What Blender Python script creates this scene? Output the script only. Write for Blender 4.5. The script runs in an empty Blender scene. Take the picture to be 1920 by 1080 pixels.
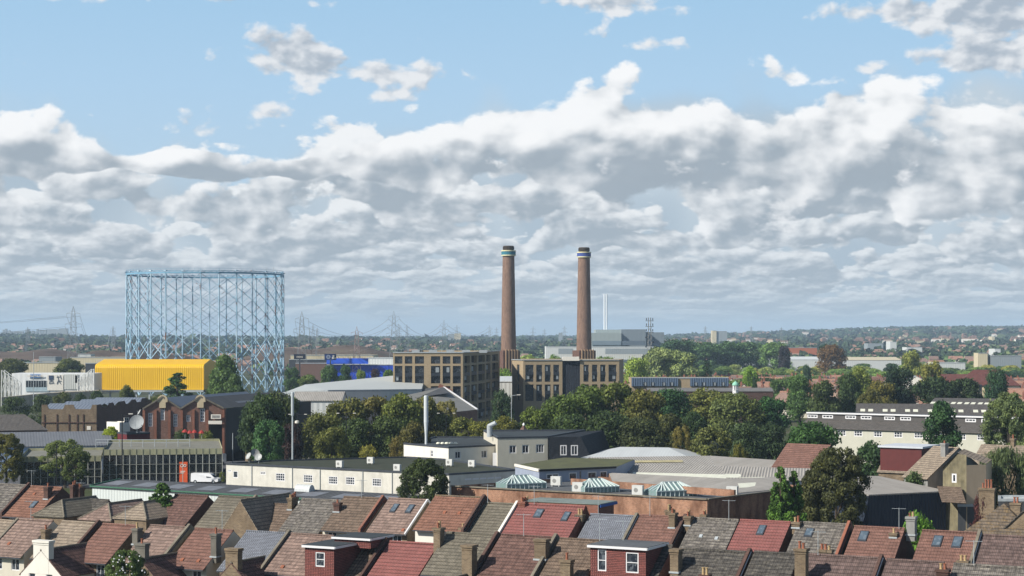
import bpy, bmesh, math, random
from mathutils import Vector, Matrix
random.seed(7)
S = bpy.context.scene
COL = S.collection
rad = math.radians
# ---------------------------------------------------------------- camera
F, HC, CX, CY = 3400.0, 28.0, 960.0, 632.0      # focal length in photo pixels, eye height, principal column, horizon row
cd = bpy.data.cameras.new("camera"); cam = bpy.data.objects.new("camera", cd); COL.objects.link(cam)
cam.location = (0, 0, HC); cam.rotation_euler = (rad(90), 0, 0)
cd.sensor_width = 36; cd.lens = 36*F/1920; cd.shift_y = (CY-540)/1920
cd.clip_start = 1; cd.clip_end = 40000
S.camera = cam
# ---------------------------------------------------------------- light, sky, exposure
SUN_AZ, SUN_EL = 62.0, 36.0                     # degrees to the left of straight behind the camera
sv = Vector((-math.sin(rad(SUN_AZ))*math.cos(rad(SUN_EL)), -math.cos(rad(SUN_AZ))*math.cos(rad(SUN_EL)), math.sin(rad(SUN_EL))))
ld = bpy.data.lights.new("sun", 'SUN'); ld.energy = 5.0; ld.angle = rad(0.5); ld.color = (1, .945, .86)
sun = bpy.data.objects.new("sun", ld); COL.objects.link(sun); sun.location = (-200, -100, 300)
sun.rotation_euler = (-sv).to_track_quat('-Z', 'Y').to_euler()
S.view_settings.view_transform = 'Standard'; S.view_settings.look = 'None'
EXPO = 0.46; S.view_settings.exposure = EXPO; S.view_settings.gamma = 1
W = bpy.data.worlds.new("World"); S.world = W; W.use_nodes = True

class NT:
    """tiny helper for wiring node trees"""
    def __init__(s, tree): s.t = tree; s.n = tree.nodes; s.l = tree.links
    def new(s, kind, **kw):
        n = s.n.new(kind)
        for k, v in kw.items(): setattr(n, k, v)
        return n
    def put(s, sock, v):
        if hasattr(v, 'is_linked'): s.l.new(v, sock)
        elif isinstance(v, (tuple, list)): sock.default_value = tuple(v)+((1,) if len(v) == 3 and len(sock.default_value) == 4 else ())
        else: sock.default_value = v
    def m(s, op, a, b=0.0, c=0.0, clamp=False):
        n = s.new('ShaderNodeMath', operation=op); n.use_clamp = clamp
        for i, v in enumerate((a, b, c)): s.put(n.inputs[i], v)
        return n.outputs[0]
    def vec(s, x, y, z=0.0):
        n = s.new('ShaderNodeCombineXYZ'); s.put(n.inputs[0], x); s.put(n.inputs[1], y); s.put(n.inputs[2], z); return n.outputs[0]
    def mix(s, f, a, b, mode='MIX'):
        n = s.new('ShaderNodeMix', data_type='RGBA', blend_type=mode)
        s.put(n.inputs[0], f); s.put(n.inputs[6], a); s.put(n.inputs[7], b); return n.outputs[2]
    def ss(s, x, a, b, o0=0.0, o1=1.0):
        n = s.new('ShaderNodeMapRange', interpolation_type='SMOOTHSTEP'); s.put(n.inputs[0], x)
        n.inputs[1].default_value = a; n.inputs[2].default_value = b; n.inputs[3].default_value = o0; n.inputs[4].default_value = o1; return n.outputs[0]
    def lin(s, x, a, b, o0=0.0, o1=1.0):
        n = s.new('ShaderNodeMapRange'); s.put(n.inputs[0], x)
        n.inputs[1].default_value = a; n.inputs[2].default_value = b; n.inputs[3].default_value = o0; n.inputs[4].default_value = o1; return n.outputs[0]
    def noise(s, v, scale, detail=4, rough=.5, dist=0, dim='3D'):
        n = s.new('ShaderNodeTexNoise', noise_dimensions=dim); s.put(n.inputs['Vector'], v)
        n.inputs['Scale'].default_value = scale; n.inputs['Detail'].default_value = detail
        n.inputs['Roughness'].default_value = rough; n.inputs['Distortion'].default_value = dist
        return n.outputs[0]
    def ramp(s, x, stops, interp='LINEAR'):
        n = s.new('ShaderNodeValToRGB'); s.put(n.inputs[0], x); cr = n.color_ramp; cr.interpolation = interp
        while len(cr.elements) < len(stops): cr.elements.new(0.5)
        for e, (p, c) in zip(cr.elements, stops):
            e.position = p; e.color = (c, c, c, 1) if isinstance(c, (int, float)) else tuple(c)+(1,)
        return n.outputs[0]

def build_world():
    g = NT(W.node_tree); g.n.clear()
    K = 0.07
    sky = g.new('ShaderNodeTexSky', sky_type='NISHITA', sun_disc=False)
    sky.sun_elevation = rad(SUN_EL); sky.sun_rotation = rad(180+SUN_AZ)
    sky.altitude = 50; sky.air_density = 1.0; sky.dust_density = 1.2; sky.ozone_density = 1.6
    tc = g.new('ShaderNodeTexCoord'); sep = g.new('ShaderNodeSeparateXYZ'); g.l.new(tc.outputs['Generated'], sep.inputs[0])
    x, y, z = sep.outputs
    az = g.m('ARCTAN2', x, y)                      # 0 straight ahead, positive to the right
    el = g.m('MAXIMUM', g.m('ARCSINE', z), 0.0)
    px = g.m('MULTIPLY', az, 34.0)                 # hundreds of small steps across the sky
    py = g.m('MULTIPLY', el, 34.0)
    # height of the top of the cloud bank, across the view (in steps above the horizon)
    t = g.lin(az, -.283, .283)
    bank = g.m('MULTIPLY', g.ramp(t, [(0, .40), (.06, .41), (.13, .34), (.27, .335), (.33, .37), (.42, .41), (.50, .43), (.56, .44), (.60, .475), (.70, .49), (.78, .48), (.84, .48), (.92, .47), (1, .48)]), 10.0)
    lowf = g.m('SUBTRACT', g.noise(g.vec(px, py), .55, 2, .5, dim='2D'), .5)
    under = g.ss(g.m('ADD', g.m('SUBTRACT', bank, py), g.m('MULTIPLY', lowf, 2.0)), -.1, .9)
    def blob(cx, cy, rx, ry, k):
        dx = g.m('DIVIDE', g.m('SUBTRACT', px, (cx-960)/100), rx); dy = g.m('DIVIDE', g.m('SUBTRACT', py, (632-cy)/100), ry)
        d2 = g.m('ADD', g.m('MULTIPLY', dx, dx), g.m('MULTIPLY', dy, dy))
        return g.m('MULTIPLY', g.m('EXPONENT', g.m('MULTIPLY', d2, -1.0)), k)
    def field(dx, dy, sx, sy, seed, det, puff=.26):
        p = g.vec(g.m('MULTIPLY', g.m('ADD', px, seed+dx), sx), g.m('MULTIPLY', g.m('ADD', py, dy+seed*.37), sy))
        n1 = g.noise(p, 1.0, det, .56, .1, dim='2D')
        if not puff: return n1
        vo = g.new('ShaderNodeTexVoronoi', feature='F1', voronoi_dimensions='2D'); g.put(vo.inputs['Vector'], p)
        vo.inputs['Scale'].default_value = 1.7; vo.inputs['Detail'].default_value = 2.0; vo.inputs['Roughness'].default_value = .5
        return g.m('ADD', n1, g.m('MULTIPLY', g.m('SUBTRACT', .45, vo.outputs['Distance']), puff))
    blue = g.ramp(g.m('DIVIDE', el, .22), [(0, (.47, .60, .71)), (.3, (.50, .66, .80)), (.62, (.43, .635, .84)), (1, (.325, .56, .80))])
    sc = g.new('ShaderNodeVectorMath', operation='SCALE'); g.l.new(sky.outputs[0], sc.inputs[0]); sc.inputs[3].default_value = K*2**EXPO
    col = g.mix(g.ss(el, .19, .5), blue, sc.outputs[0])
    col = g.mix(g.m('MULTIPLY', under, .80), col, g.mix(g.lin(lowf, -.15, .15), (.42, .50, .575), (.56, .635, .695)))
    # rows of cumulus, the far low ones first: base row, height, scale across and up, seed
    rows = [(598, .28, 1.2, 5.5, 41, 0), (571, .38, 1.0, 3.9, 35, 0), (539, .52, .9, 2.7, 29, .1), (500, .68, .75, 1.8, 23, .16), (448, .95, .62, 1.2, 17, .2), (386, 1.3, .48, .82, 12, .22), (325, None, .36, .56, 5, .25)]
    for i, (yb, H, sx, sy, seed, puff) in enumerate(rows):
        base = g.m('ADD', (632-yb)/100, g.m('MULTIPLY', g.noise(g.vec(g.m('ADD', px, seed*3.1), 0.0), .42, 1, .5, dim='2D'), .5 if H is None else H*.9)); base = g.m('SUBTRACT', base, .25 if H is None else H*.45)
        hh = g.m('SUBTRACT', bank, base) if H is None else H
        t_ = g.m('DIVIDE', g.m('SUBTRACT', py, base), hh)
        a = field(0, 0, sx, sy, seed, 6, puff); off = .11/sy
        b = field(-off*1.6, off*1.3, sx, sy, seed, 4, puff)
        hole = g.m('MULTIPLY', g.m('SUBTRACT', g.noise(g.vec(g.m('ADD', px, seed*1.7), py), .8, 1, .5, dim='2D'), .5), .55 if H else .38)
        prof = g.m('ADD', g.m('SUBTRACT', .29 if H else .42, g.m('MULTIPLY', g.m('MAXIMUM', t_, 0.0), .24 if H else .30)), hole)
        low = g.m('SUBTRACT', g.m('MULTIPLY', g.m('MINIMUM', t_, 0.0), .8), g.m('MULTIPLY', g.m('MAXIMUM', g.m('SUBTRACT', t_, 1.0), 0.0), .45))
        cov = g.m('ADD', g.m('ADD', a, prof), low)
        alpha = g.ss(cov, .525, .605)
        lit = g.m('ADD', g.m('MULTIPLY', g.m('SUBTRACT', a, b), 2.5), g.m('MULTIPLY', g.ss(t_, -.25, .95), .52))
        lit = g.m('ADD', g.m('SUBTRACT', lit, g.m('MULTIPLY', g.m('SUBTRACT', cov, .6), .62)), (.23+.07*i/6))
        f = i/6; dark = (.42-.06*f, .49-.07*f, .555-.075*f); lite = (.68+.30*f, .735+.25*f, .77+.22*f)
        col = g.mix(g.m('MULTIPLY', alpha, .97), col, g.mix(g.ss(lit, .02, .92), dark, lite))
    # scattered clouds in the blue
    extra = 0.0
    for b_ in [(555, 110, .85, .50, .42), (700, 140, 1.2, .30, .34), (720, 185, .7, .22, .22), (450, 0, .75, .28, .34), (1110, 12, 1.0, .33, .36), (1240, 85, .6, .2, .24), (1350, 0, .4, .15, .26),
              (1900, 60, 1.5, .8, .42), (1700, 40, 2.0, .28, .30), (1850, 130, 2.6, .25, .24), (320, 250, .9, .22, .20), (490, 215, .5, .25, .17), (60, 10, 1.6, .2, .24), (0, 190, .3, .25, .24), (1120, 75, .4, .2, .18), (1900, 190, 1.4, .4, .2)]:
        extra = g.m('ADD', blob(*b_), extra)
    a = field(0, 0, .8, 1.3, 61, 7, .2); b = field(-.12, .14, .8, 1.3, 61, 4, .2); cov = g.m('ADD', a, g.m('MINIMUM', g.m('MULTIPLY', extra, 1.15), .5)); alpha = g.ss(cov, .63, .80)
    lit = g.m('ADD', g.m('SUBTRACT', g.m('MULTIPLY', g.m('SUBTRACT', a, b), 3.0), g.m('MULTIPLY', g.m('SUBTRACT', cov, .8), 1.1)), .55)
    col = g.mix(g.m('MULTIPLY', alpha, .93), col, g.mix(g.ss(lit, 0, 1), (.42, .48, .555), (.86, .87, .885)))
    # far air over the horizon
    col = g.mix(g.ss(el, .0, .03, .45, 0.0), col, (.47, .57, .65))
    s2 = g.new('ShaderNodeVectorMath', operation='SCALE'); g.l.new(col, s2.inputs[0]); s2.inputs[3].default_value = 2**-EXPO/K
    bg = g.new('ShaderNodeBackground'); g.l.new(s2.outputs[0], bg.inputs[0]); bg.inputs[1].default_value = K
    out = g.new('ShaderNodeOutputWorld'); g.l.new(bg.outputs[0], out.inputs[0])
build_world()

# ---------------------------------------------------------------- helpers
import numpy as np
def hx(h, k=1.0):
    c = [int(h[i:i+2], 16)/255 for i in (1, 3, 5)]
    return tuple(k*(v/12.92 if v <= .04045 else ((v+.055)/1.055)**2.4) for v in c)
def Wp(px, py, z):                       # the point at height z seen in that direction
    D = (HC-z)*F/(py-CY); return Vector(((px-CX)*D/F, D, z))
def Ap(px, py, D):                       # the point at distance D seen in that direction
    return Vector(((px-CX)*D/F, D, HC-(py-CY)*D/F))
def sm(t): t = max(0.0, min(1.0, t)); return t*t*(3-2*t)
def gz(x, y):                            # height of the land
    D = max(y, 1.0); k = x/D
    h = 14*sm((D-1500)/2200)
    h += 46*sm((k-.04)/.22)*sm((D-3200)/3600) + 10*sm((-.2-k)/.1)*sm((D-2600)/3000)
    h += 5*math.sin(x*.0021+1)*math.sin(D*.0012)*sm((D-2500)/2500)
    return h

class MB:
    def __init__(s): s.v = []; s.f = []; s.mi = []
    def poly(s, pts, m=0):
        i = len(s.v); s.v += [tuple(p) for p in pts]; s.f.append(tuple(range(i, i+len(pts)))); s.mi.append(m); return s
    def prism(s, foot, z0, z1, m=0, top=True, bottom=False, mt=None):
        n = len(foot); lo = [(p[0], p[1], z0) for p in foot]; hi = [(p[0], p[1], z1) for p in foot]
        for i in range(n): j = (i+1) % n; s.poly([lo[i], lo[j], hi[j], hi[i]], m)
        if top: s.poly(hi, m if mt is None else mt)
        if bottom: s.poly(lo[::-1], m)
        return s
    def box(s, c, size, ang=0, m=0, M=None):
        hx_, hy, hz = (q/2 for q in size); ca, sa = math.cos(ang), math.sin(ang); P = []
        for z in (-hz, hz):
            for x, y in ((-hx_, -hy), (hx_, -hy), (hx_, hy), (-hx_, hy)):
                p = Vector((x, y, z)); p = (M @ p) if M else Vector((x*ca-y*sa, x*sa+y*ca, z))
                P.append((c[0]+p.x, c[1]+p.y, c[2]+p.z))
        for q in ((3, 2, 1, 0), (4, 5, 6, 7), (0, 1, 5, 4), (1, 2, 6, 5), (2, 3, 7, 6), (3, 0, 4, 7)): s.poly([P[i] for i in q], m)
        return s
    def bar(s, a, b, w, h=None, m=0):        # a straight square bar
        a, b = Vector(a), Vector(b); d = b-a; L = d.length
        if L < 1e-6: return s
        d.normalize(); up = Vector((0, 0, 1)) if abs(d.z) < .95 else Vector((1, 0, 0))
        x = d.cross(up).normalized(); y = x.cross(d); M = Matrix((x, d, y)).transposed()
        return s.box((a+b)/2, (w, L, h or w), m=m, M=M)
    def tube(s, a, b, r0, r1=None, n=6, m=0, cap=True):
        a, b = Vector(a), Vector(b); r1 = r0 if r1 is None else r1; d = (b-a).normalized()
        up = Vector((0, 0, 1)) if abs(d.z) < .95 else Vector((1, 0, 0)); x = d.cross(up).normalized(); y = d.cross(x)
        A = [a+(x*math.cos(t)+y*math.sin(t))*r0 for t in [k*2*math.pi/n for k in range(n)]]
        B = [b+(x*math.cos(t)+y*math.sin(t))*r1 for t in [k*2*math.pi/n for k in range(n)]]
        for i in range(n): j = (i+1) % n; s.poly([A[j], A[i], B[i], B[j]], m)
        if cap: s.poly(B[::-1], m); s.poly(A, m)
        return s
    def lathe(s, c, prof, n=24, m=0):        # prof: (radius, z)
        R = [[(c[0]+r*math.cos(k*2*math.pi/n), c[1]+r*math.sin(k*2*math.pi/n), c[2]+z) for k in range(n)] for r, z in prof]
        for a, b in zip(R, R[1:]):
            for i in range(n): j = (i+1) % n; s.poly([a[i], a[j], b[j], b[i]], m)
        s.poly(R[-1], m); return s
    def build(s, name, mats, parent=None, base=None, smooth=False):
        if not isinstance(mats, (list, tuple)): mats = [mats]
        if base is None: base = parent_base(parent) if parent else Vector((0, 0, 0))
        V = np.array(s.v, dtype=np.float64).reshape(-1, 3)
        me = bpy.data.meshes.new(name); Vl = V-np.array(base)
        me.from_pydata(Vl.tolist(), [], s.f)
        uv = me.uv_layers.new(name="metres"); data = np.empty((len(me.loops), 2)); k = 0
        for f in s.f:
            P = V[list(f)]; e1 = P[1]-P[0]; nn = np.zeros(3)
            for i in range(1, len(f)-1): nn += np.cross(P[i]-P[0], P[i+1]-P[0])
            L = np.linalg.norm(nn); nn = nn/L if L > 1e-12 else np.array((0, 0, 1.))
            t = np.array((-nn[1], nn[0], 0.)); tl = np.linalg.norm(t)
            t = t/tl if tl > .02 else np.array((TD[0], TD[1], 0.)); b = np.cross(nn, t)
            n = len(f); data[k:k+n, 0] = P@t; data[k:k+n, 1] = P@b; k += n
        uv.data.foreach_set('uv', data.ravel())
        for m in mats: me.materials.append(m)
        if len(mats) > 1: me.polygons.foreach_set('material_index', s.mi)
        if smooth: me.polygons.foreach_set('use_smooth', [True]*len(s.f))
        me.update(); o = bpy.data.objects.new(name, me); COL.objects.link(o)
        if parent: o.parent = parent
        else: o.location = base
        return o
TD = (math.cos(rad(-27)), math.sin(rad(-27)))
BASES = {}
def parent_base(p):
    b = BASES.get(p.name)
    if b is None: b = BASES[p.name] = Vector(p.location)+(parent_base(p.parent) if p.parent else Vector((0, 0, 0)))
    return b
def tag(o, label, cat, group=None, kind=None):
    o["label"] = label
    if cat: o["category"] = cat
    if group: o["group"] = group
    if kind: o["kind"] = kind
    return o
def T(name, label, cat, base, group=None):
    o = bpy.data.objects.new(name, None); COL.objects.link(o); o.location = base; o.empty_display_size = .5
    BASES[o.name] = Vector(base); return tag(o, label, cat, group)
def struct(o): o["kind"] = "structure"; return o
def copy_tree(src, parent=None):
    c = src.copy(); COL.objects.link(c)
    if parent: c.parent = parent; c.matrix_parent_inverse = src.matrix_parent_inverse
    for ch in src.children: copy_tree(ch, c)
    return c

# ---------------------------------------------------------------- materials
MATS = {}
def mat(name, fn):
    if name in MATS: return MATS[name]
    m = bpy.data.materials.new(name); m.use_nodes = True; g = NT(m.node_tree)
    b = g.n['Principled BSDF']; MATS[name] = m; fn(g, b); return m
def mp(g, sx=1, sy=1, sz=1, src='UV'):
    tc = g.new('ShaderNodeTexCoord'); n = g.new('ShaderNodeMapping'); g.l.new(tc.outputs[src], n.inputs[0]); n.inputs['Scale'].default_value = (sx, sy, sz); return n.outputs[0]
def bump(g, b, h, dist=.05, st=.6):
    n = g.new('ShaderNodeBump'); n.inputs['Strength'].default_value = st; n.inputs['Distance'].default_value = dist
    g.put(n.inputs['Height'], h); g.l.new(n.outputs[0], b.inputs['Normal'])
def sc(c, k): return tuple(min(1, x*k) for x in c)
def ds(c, k=.18, v=1.0): y = .3*c[0]+.55*c[1]+.15*c[2]; return tuple((x+(y-x)*k)*v for x in c)
def paint(name, c, dirt=.18, rough=.7, scale=.6, metal=0):
    def fn(g, b):
        n = g.noise(mp(g, 1, 1, 1, 'Object'), scale, 4, .6); n2 = g.noise(mp(g, 1, .18), 1.4, 3, .6)
        k = g.m('ADD', g.lin(n, .3, .7, 0, 1), g.lin(n2, .35, .75, 0, .8))
        g.put(b.inputs['Base Color'], g.mix(g.m('MULTIPLY', k, .5), c, sc(c, 1-dirt*1.6)))
        b.inputs['Roughness'].default_value = rough; b.inputs['Metallic'].default_value = metal
        b.inputs['Specular IOR Level'].default_value = .3
    return mat(name, fn)
def brick(name, c, c2, mortar, dirt=.35):
    c, c2 = ds(c, .12, .92), ds(c2, .12, .92)
    def fn(g, b):
        n = g.new('ShaderNodeTexBrick'); g.l.new(mp(g), n.inputs[0]); n.inputs['Scale'].default_value = 1
        n.inputs['Brick Width'].default_value = .34; n.inputs['Row Height'].default_value = .12; n.inputs['Mortar Size'].default_value = .012
        g.put(n.inputs['Color1'], c); g.put(n.inputs['Color2'], c2); g.put(n.inputs['Mortar'], mortar); n.inputs['Bias'].default_value = -.2
        st = g.noise(mp(g, 1, .4), .55, 5, .65)
        g.put(b.inputs['Base Color'], g.mix(g.lin(st, .4, .75, 0, dirt*1.6), n.outputs[0], sc(c, .38)))
        b.inputs['Roughness'].default_value = .9; b.inputs['Specular IOR Level'].default_value = .2
        bump(g, b, n.outputs['Fac'], .02, -.4)
    return mat(name, fn)
def tiles(name, c, mott=.35, lichen=None, w=.34, h=.50, seed=0):
    c = ds(c)
    def fn(g, b):
        uv = mp(g); n = g.new('ShaderNodeTexBrick'); g.l.new(uv, n.inputs[0]); n.inputs['Scale'].default_value = 1
        n.offset = 0.0 if w > .3 else .5
        n.inputs['Brick Width'].default_value = w; n.inputs['Row Height'].default_value = h; n.inputs['Mortar Size'].default_value = .035; n.inputs['Mortar Smooth'].default_value = .5
        g.put(n.inputs['Color1'], sc(c, 1+mott*.6)); g.put(n.inputs['Color2'], sc(c, 1-mott*.6)); g.put(n.inputs['Mortar'], sc(c, .30))
        big = g.noise(mp(g, 1, 1), .45, 5, .7, .3); fine = g.noise(mp(g, .45, 2.2), 2.2, 3, .75)
        col = g.mix(g.lin(big, .40, .66, 0, .55), n.outputs[0], sc(c, .5))
        col = g.mix(g.lin(fine, .50, .70, 0, .34 if lichen is None else .62), col, lichen or sc(c, 2.0))
        sp = g.new('ShaderNodeSeparateXYZ'); g.l.new(uv, sp.inputs[0])
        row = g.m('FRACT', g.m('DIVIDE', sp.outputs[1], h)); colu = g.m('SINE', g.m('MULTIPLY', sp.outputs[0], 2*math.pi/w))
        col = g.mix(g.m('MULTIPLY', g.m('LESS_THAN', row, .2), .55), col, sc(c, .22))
        g.put(b.inputs['Base Color'], col); b.inputs['Roughness'].default_value = .82; b.inputs['Specular IOR Level'].default_value = .25
        bump(g, b, g.m('ADD', g.m('MULTIPLY', colu, .5), g.m('MULTIPLY', row, -1.1)), .05, 1.0)
    return mat(name, fn)
def sheet(name, c, pitch=.3, along='x', dirt=.2, depth=.05, rough=.55, stain=None):
    def fn(g, b):
        uv = mp(g); sp = g.new('ShaderNodeSeparateXYZ'); g.l.new(uv, sp.inputs[0])
        w = g.m('SINE', g.m('MULTIPLY', sp.outputs[0 if along == 'x' else 1], 2*math.pi/pitch))
        n = g.noise(mp(g, .5, .12), 1.0, 5, .65); n2 = g.noise(mp(g, 3, .3), 1.0, 3, .6)
        col = g.mix(g.lin(n, .35, .7, 0, dirt*2), c, stain or sc(c, .55))
        col = g.mix(g.lin(n2, .5, .8, 0, dirt), col, sc(c, 1.5))
        g.put(b.inputs['Base Color'], col); b.inputs['Roughness'].default_value = rough; b.inputs['Specular IOR Level'].default_value = .3
        bump(g, b, w, depth, .9)
    return mat(name, fn)
def felt(name, c, spots=.3, moss=None):
    def fn(g, b):
        n = g.noise(mp(g), .35, 6, .7); n2 = g.noise(mp(g), 2.2, 4, .6)
        col = g.mix(g.lin(n, .38, .68), c, moss or sc(c, 1-spots)); col = g.mix(g.lin(n2, .5, .8, 0, .5), col, sc(c, 1.5))
        sp = g.new('ShaderNodeSeparateXYZ'); g.l.new(mp(g), sp.inputs[0])
        seam = g.m('LESS_THAN', g.m('FRACT', g.m('DIVIDE', sp.outputs[0], 1.05)), .05)
        col = g.mix(g.m('MULTIPLY', seam, .5), col, sc(c, .5))
        g.put(b.inputs['Base Color'], col); b.inputs['Roughness'].default_value = .85; b.inputs['Specular IOR Level'].default_value = .2
    return mat(name, fn)
def glassm(name, c, rough=.08, vary=.5):
    def fn(g, b):
        n = g.new('ShaderNodeTexVoronoi'); g.l.new(mp(g, .8, .7, 1), n.inputs['Vector']); sp = g.new('ShaderNodeSeparateColor'); g.l.new(n.outputs['Color'], sp.inputs[0])
        g.put(b.inputs['Base Color'], g.mix(g.m('MULTIPLY', g.m('POWER', sp.outputs[0], 3.0), vary), c, (.22, .25, .28)))
        b.inputs['Roughness'].default_value = rough; b.inputs['Specular IOR Level'].default_value = .6
    return mat(name, fn)
def leafm(name, trans=.3, spread=.38):
    def fn(g, b):
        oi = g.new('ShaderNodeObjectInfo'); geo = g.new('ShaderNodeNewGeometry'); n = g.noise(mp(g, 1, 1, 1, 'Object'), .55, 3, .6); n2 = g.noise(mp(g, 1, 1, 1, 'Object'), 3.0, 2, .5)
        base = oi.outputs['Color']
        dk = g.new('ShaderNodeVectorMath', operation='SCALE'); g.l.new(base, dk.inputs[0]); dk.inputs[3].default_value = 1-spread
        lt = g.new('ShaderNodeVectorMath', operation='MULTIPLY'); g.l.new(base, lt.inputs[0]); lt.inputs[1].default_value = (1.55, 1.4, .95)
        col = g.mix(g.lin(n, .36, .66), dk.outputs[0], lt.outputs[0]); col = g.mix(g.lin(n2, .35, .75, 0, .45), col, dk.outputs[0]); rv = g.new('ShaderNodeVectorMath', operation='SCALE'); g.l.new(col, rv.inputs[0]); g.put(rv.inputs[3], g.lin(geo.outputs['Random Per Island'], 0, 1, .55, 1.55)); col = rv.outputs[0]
        g.put(b.inputs['Base Color'], col); b.inputs['Roughness'].default_value = .65; b.inputs['Specular IOR Level'].default_value = .22
        tr = g.new('ShaderNodeBsdfTranslucent'); g.put(tr.inputs[0], lt.outputs[0]); mx = g.new('ShaderNodeMixShader'); mx.inputs[0].default_value = trans
        g.l.new(b.outputs[0], mx.inputs[1]); g.l.new(tr.outputs[0], mx.inputs[2]); g.l.new(mx.outputs[0], g.n['Material Output'].inputs[0])
    return mat(name, fn)
LEAF = leafm('foliage'); NEEDLE = leafm('needle_foliage', .08, .6)
BARK = paint('bark', hx('#4b4238'), .4, .9, 2)
RT = {
 'tan': tiles('tan_tiles', hx('#93836f'), .35), 'redbrown': tiles('red_brown_tiles', hx('#805a4c'), .3), 'brown': tiles('brown_tiles', hx('#73604f'), .5),
 'pink': tiles('pinkish_tiles', hx('#8c7366'), .5), 'orange': tiles('orange_tiles', hx('#885d48'), .35), 'red': tiles('bright_red_tiles', hx('#90564f'), .14, sc(hx('#8a504c'), 1.2)),
 'slate': tiles('grey_slates', hx('#7d828c'), .16, sc(hx('#7d828c'), 1.25), .25, .22), 'olive': tiles('olive_tiles', hx('#716a5a'), .35), 'darkred': tiles('dark_red_tiles', hx('#6e5046'), .55),
 'mottled': tiles('mottled_grey_tiles', hx('#6b655e'), .7, hx('#a39c8e')), 'dark': tiles('dark_mottled_tiles', hx('#4c4843'), .6, hx('#8b8578')),
 'purple': tiles('purple_brown_tiles', hx('#6a5650'), .55), 'yellowed': tiles('lichened_tiles', hx('#6c5f50'), .45, hx('#8f7238')),
}
CREAM = paint('cream_render', hx('#c2bdae'), .12); WHITE = paint('white_render', hx('#d6d2c8'), .12); WPVC = paint('white_frames', (.64, .64, .65), .05, .5)
GREYR = paint('grey_render', hx('#8f8f8c'), .3); TANR = paint('tan_stained_render', hx('#8f8669'), .6); STACKR = paint('grey_stack_render', hx('#6f6b62'), .35); PINKR = paint('pink_render', hx('#b9a48a'), .15)
STOCK = brick('yellow_stock_brick', hx('#826e55'), hx('#5c4c3d'), hx('#857c6a'), .45); REDB = brick('red_brick', hx('#8d4f3c'), hx('#6e3d30'), hx('#8a7a6c'))
ORB = brick('orange_brick_wall', hx('#a8765a'), hx('#865c46'), hx('#a5917b'), .85); DKB = brick('dark_brick', hx('#5d3f35'), hx('#47312b'), hx('#5d5550'))
BUFF = brick('buff_brick', hx('#a08e70'), hx('#8a785c'), hx('#a3937a'), .1); BRNB = brick('brown_brick', hx('#8c6454'), hx('#6e4a3d'), hx('#7a6c62'))
TILEHUNG = tiles('hung_red_tiles', hx('#80463f'), .3, sc(hx('#80463f'), 1.2), .2, .16)
LEAD = paint('lead_and_gutter', hx('#3f434a'), .3, .5); STONE = paint('coping_stone', hx('#7f786a'), .4, .9, 2.5); BLACK = paint('black_paint', (.012, .012, .014), .2, .5)
FELT = felt('grey_roof_felt', hx('#5a5d60')); FELTD = felt('dark_roof_felt', hx('#3b4144')); MOSS = felt('mossy_roof_felt', hx('#3d3f33'), .3, hx('#2e3324')); MOSSG = felt('green_moss_roof', hx('#4b4c38'), .3, hx('#5c5f3c'))
GLASS = glassm('window_glass', (.015, .02, .03)); GLASSD = glassm('dark_glass', (.01, .014, .02), .05, .25)
POT = paint('terracotta_pot', hx('#96604a'), .3, .9, 4); POTB = paint('buff_pot', hx('#b59c74'), .3, .9, 4)
STEEL = paint('galvanised_steel', hx('#a9b0b3'), .25, .45, 2); NAVY = sheet('navy_cladding', hx('#27303f'), .5)
ASPH = felt('asphalt', hx('#55565a'), .25)

# ---------------------------------------------------------------- building pieces
def on_edge(a, b, px):                   # parameter along a-b (plan) where it is seen in column px
    k = (px-CX)/F; dx, dy = b[0]-a[0], b[1]-a[1]
    return (k*a[1]-a[0])/(dx-k*dy)
def window(parent, a, b, f0, f1, z0, z1, depth=.12, fw=.09, bars=(1, 1), fm=None, gm=None, name='window', pane=True):
    """frame (a part) and pane (its sub-part) set back in the wall between a and b"""
    a, b = Vector((a[0], a[1], 0)), Vector((b[0], b[1], 0)); d = (b-a); L = d.length; d.normalize(); n = Vector((d.y, -d.x, 0))
    P = lambda s, z, o: a+d*s+Vector((0, 0, z))+n*o
    s0, s1 = f0*L, f1*L; fr = MB(); o1 = -depth+.05
    def rect(x0, x1, y0, y1, o): fr.box((P((x0+x1)/2, (y0+y1)/2, o)), (x1-x0, .07, y1-y0), math.atan2(d.y, d.x))
    rect(s0, s1, z0, z0+fw, o1); rect(s0, s1, z1-fw, z1, o1); rect(s0, s0+fw, z0+fw, z1-fw, o1); rect(s1-fw, s1, z0+fw, z1-fw, o1)
    nx, ny = bars; bw = fw*.6
    for i in range(1, nx+1): x = s0+(s1-s0)*i/(nx+1); rect(x-bw/2, x+bw/2, z0+fw, z1-fw, o1-.004)
    for i in range(1, ny+1): z = z0+(z1-z0)*i/(ny+1); rect(s0+fw, s1-fw, z-bw/2, z+bw/2, o1-.007)
    fo = fr.build(name, fm or WPVC, parent)
    g = MB().poly([P(s0, z0, -depth), P(s1, z0, -depth), P(s1, z1, -depth), P(s0, z1, -depth)])
    g.build('pane', gm or GLASS, fo)
    return fo
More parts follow.
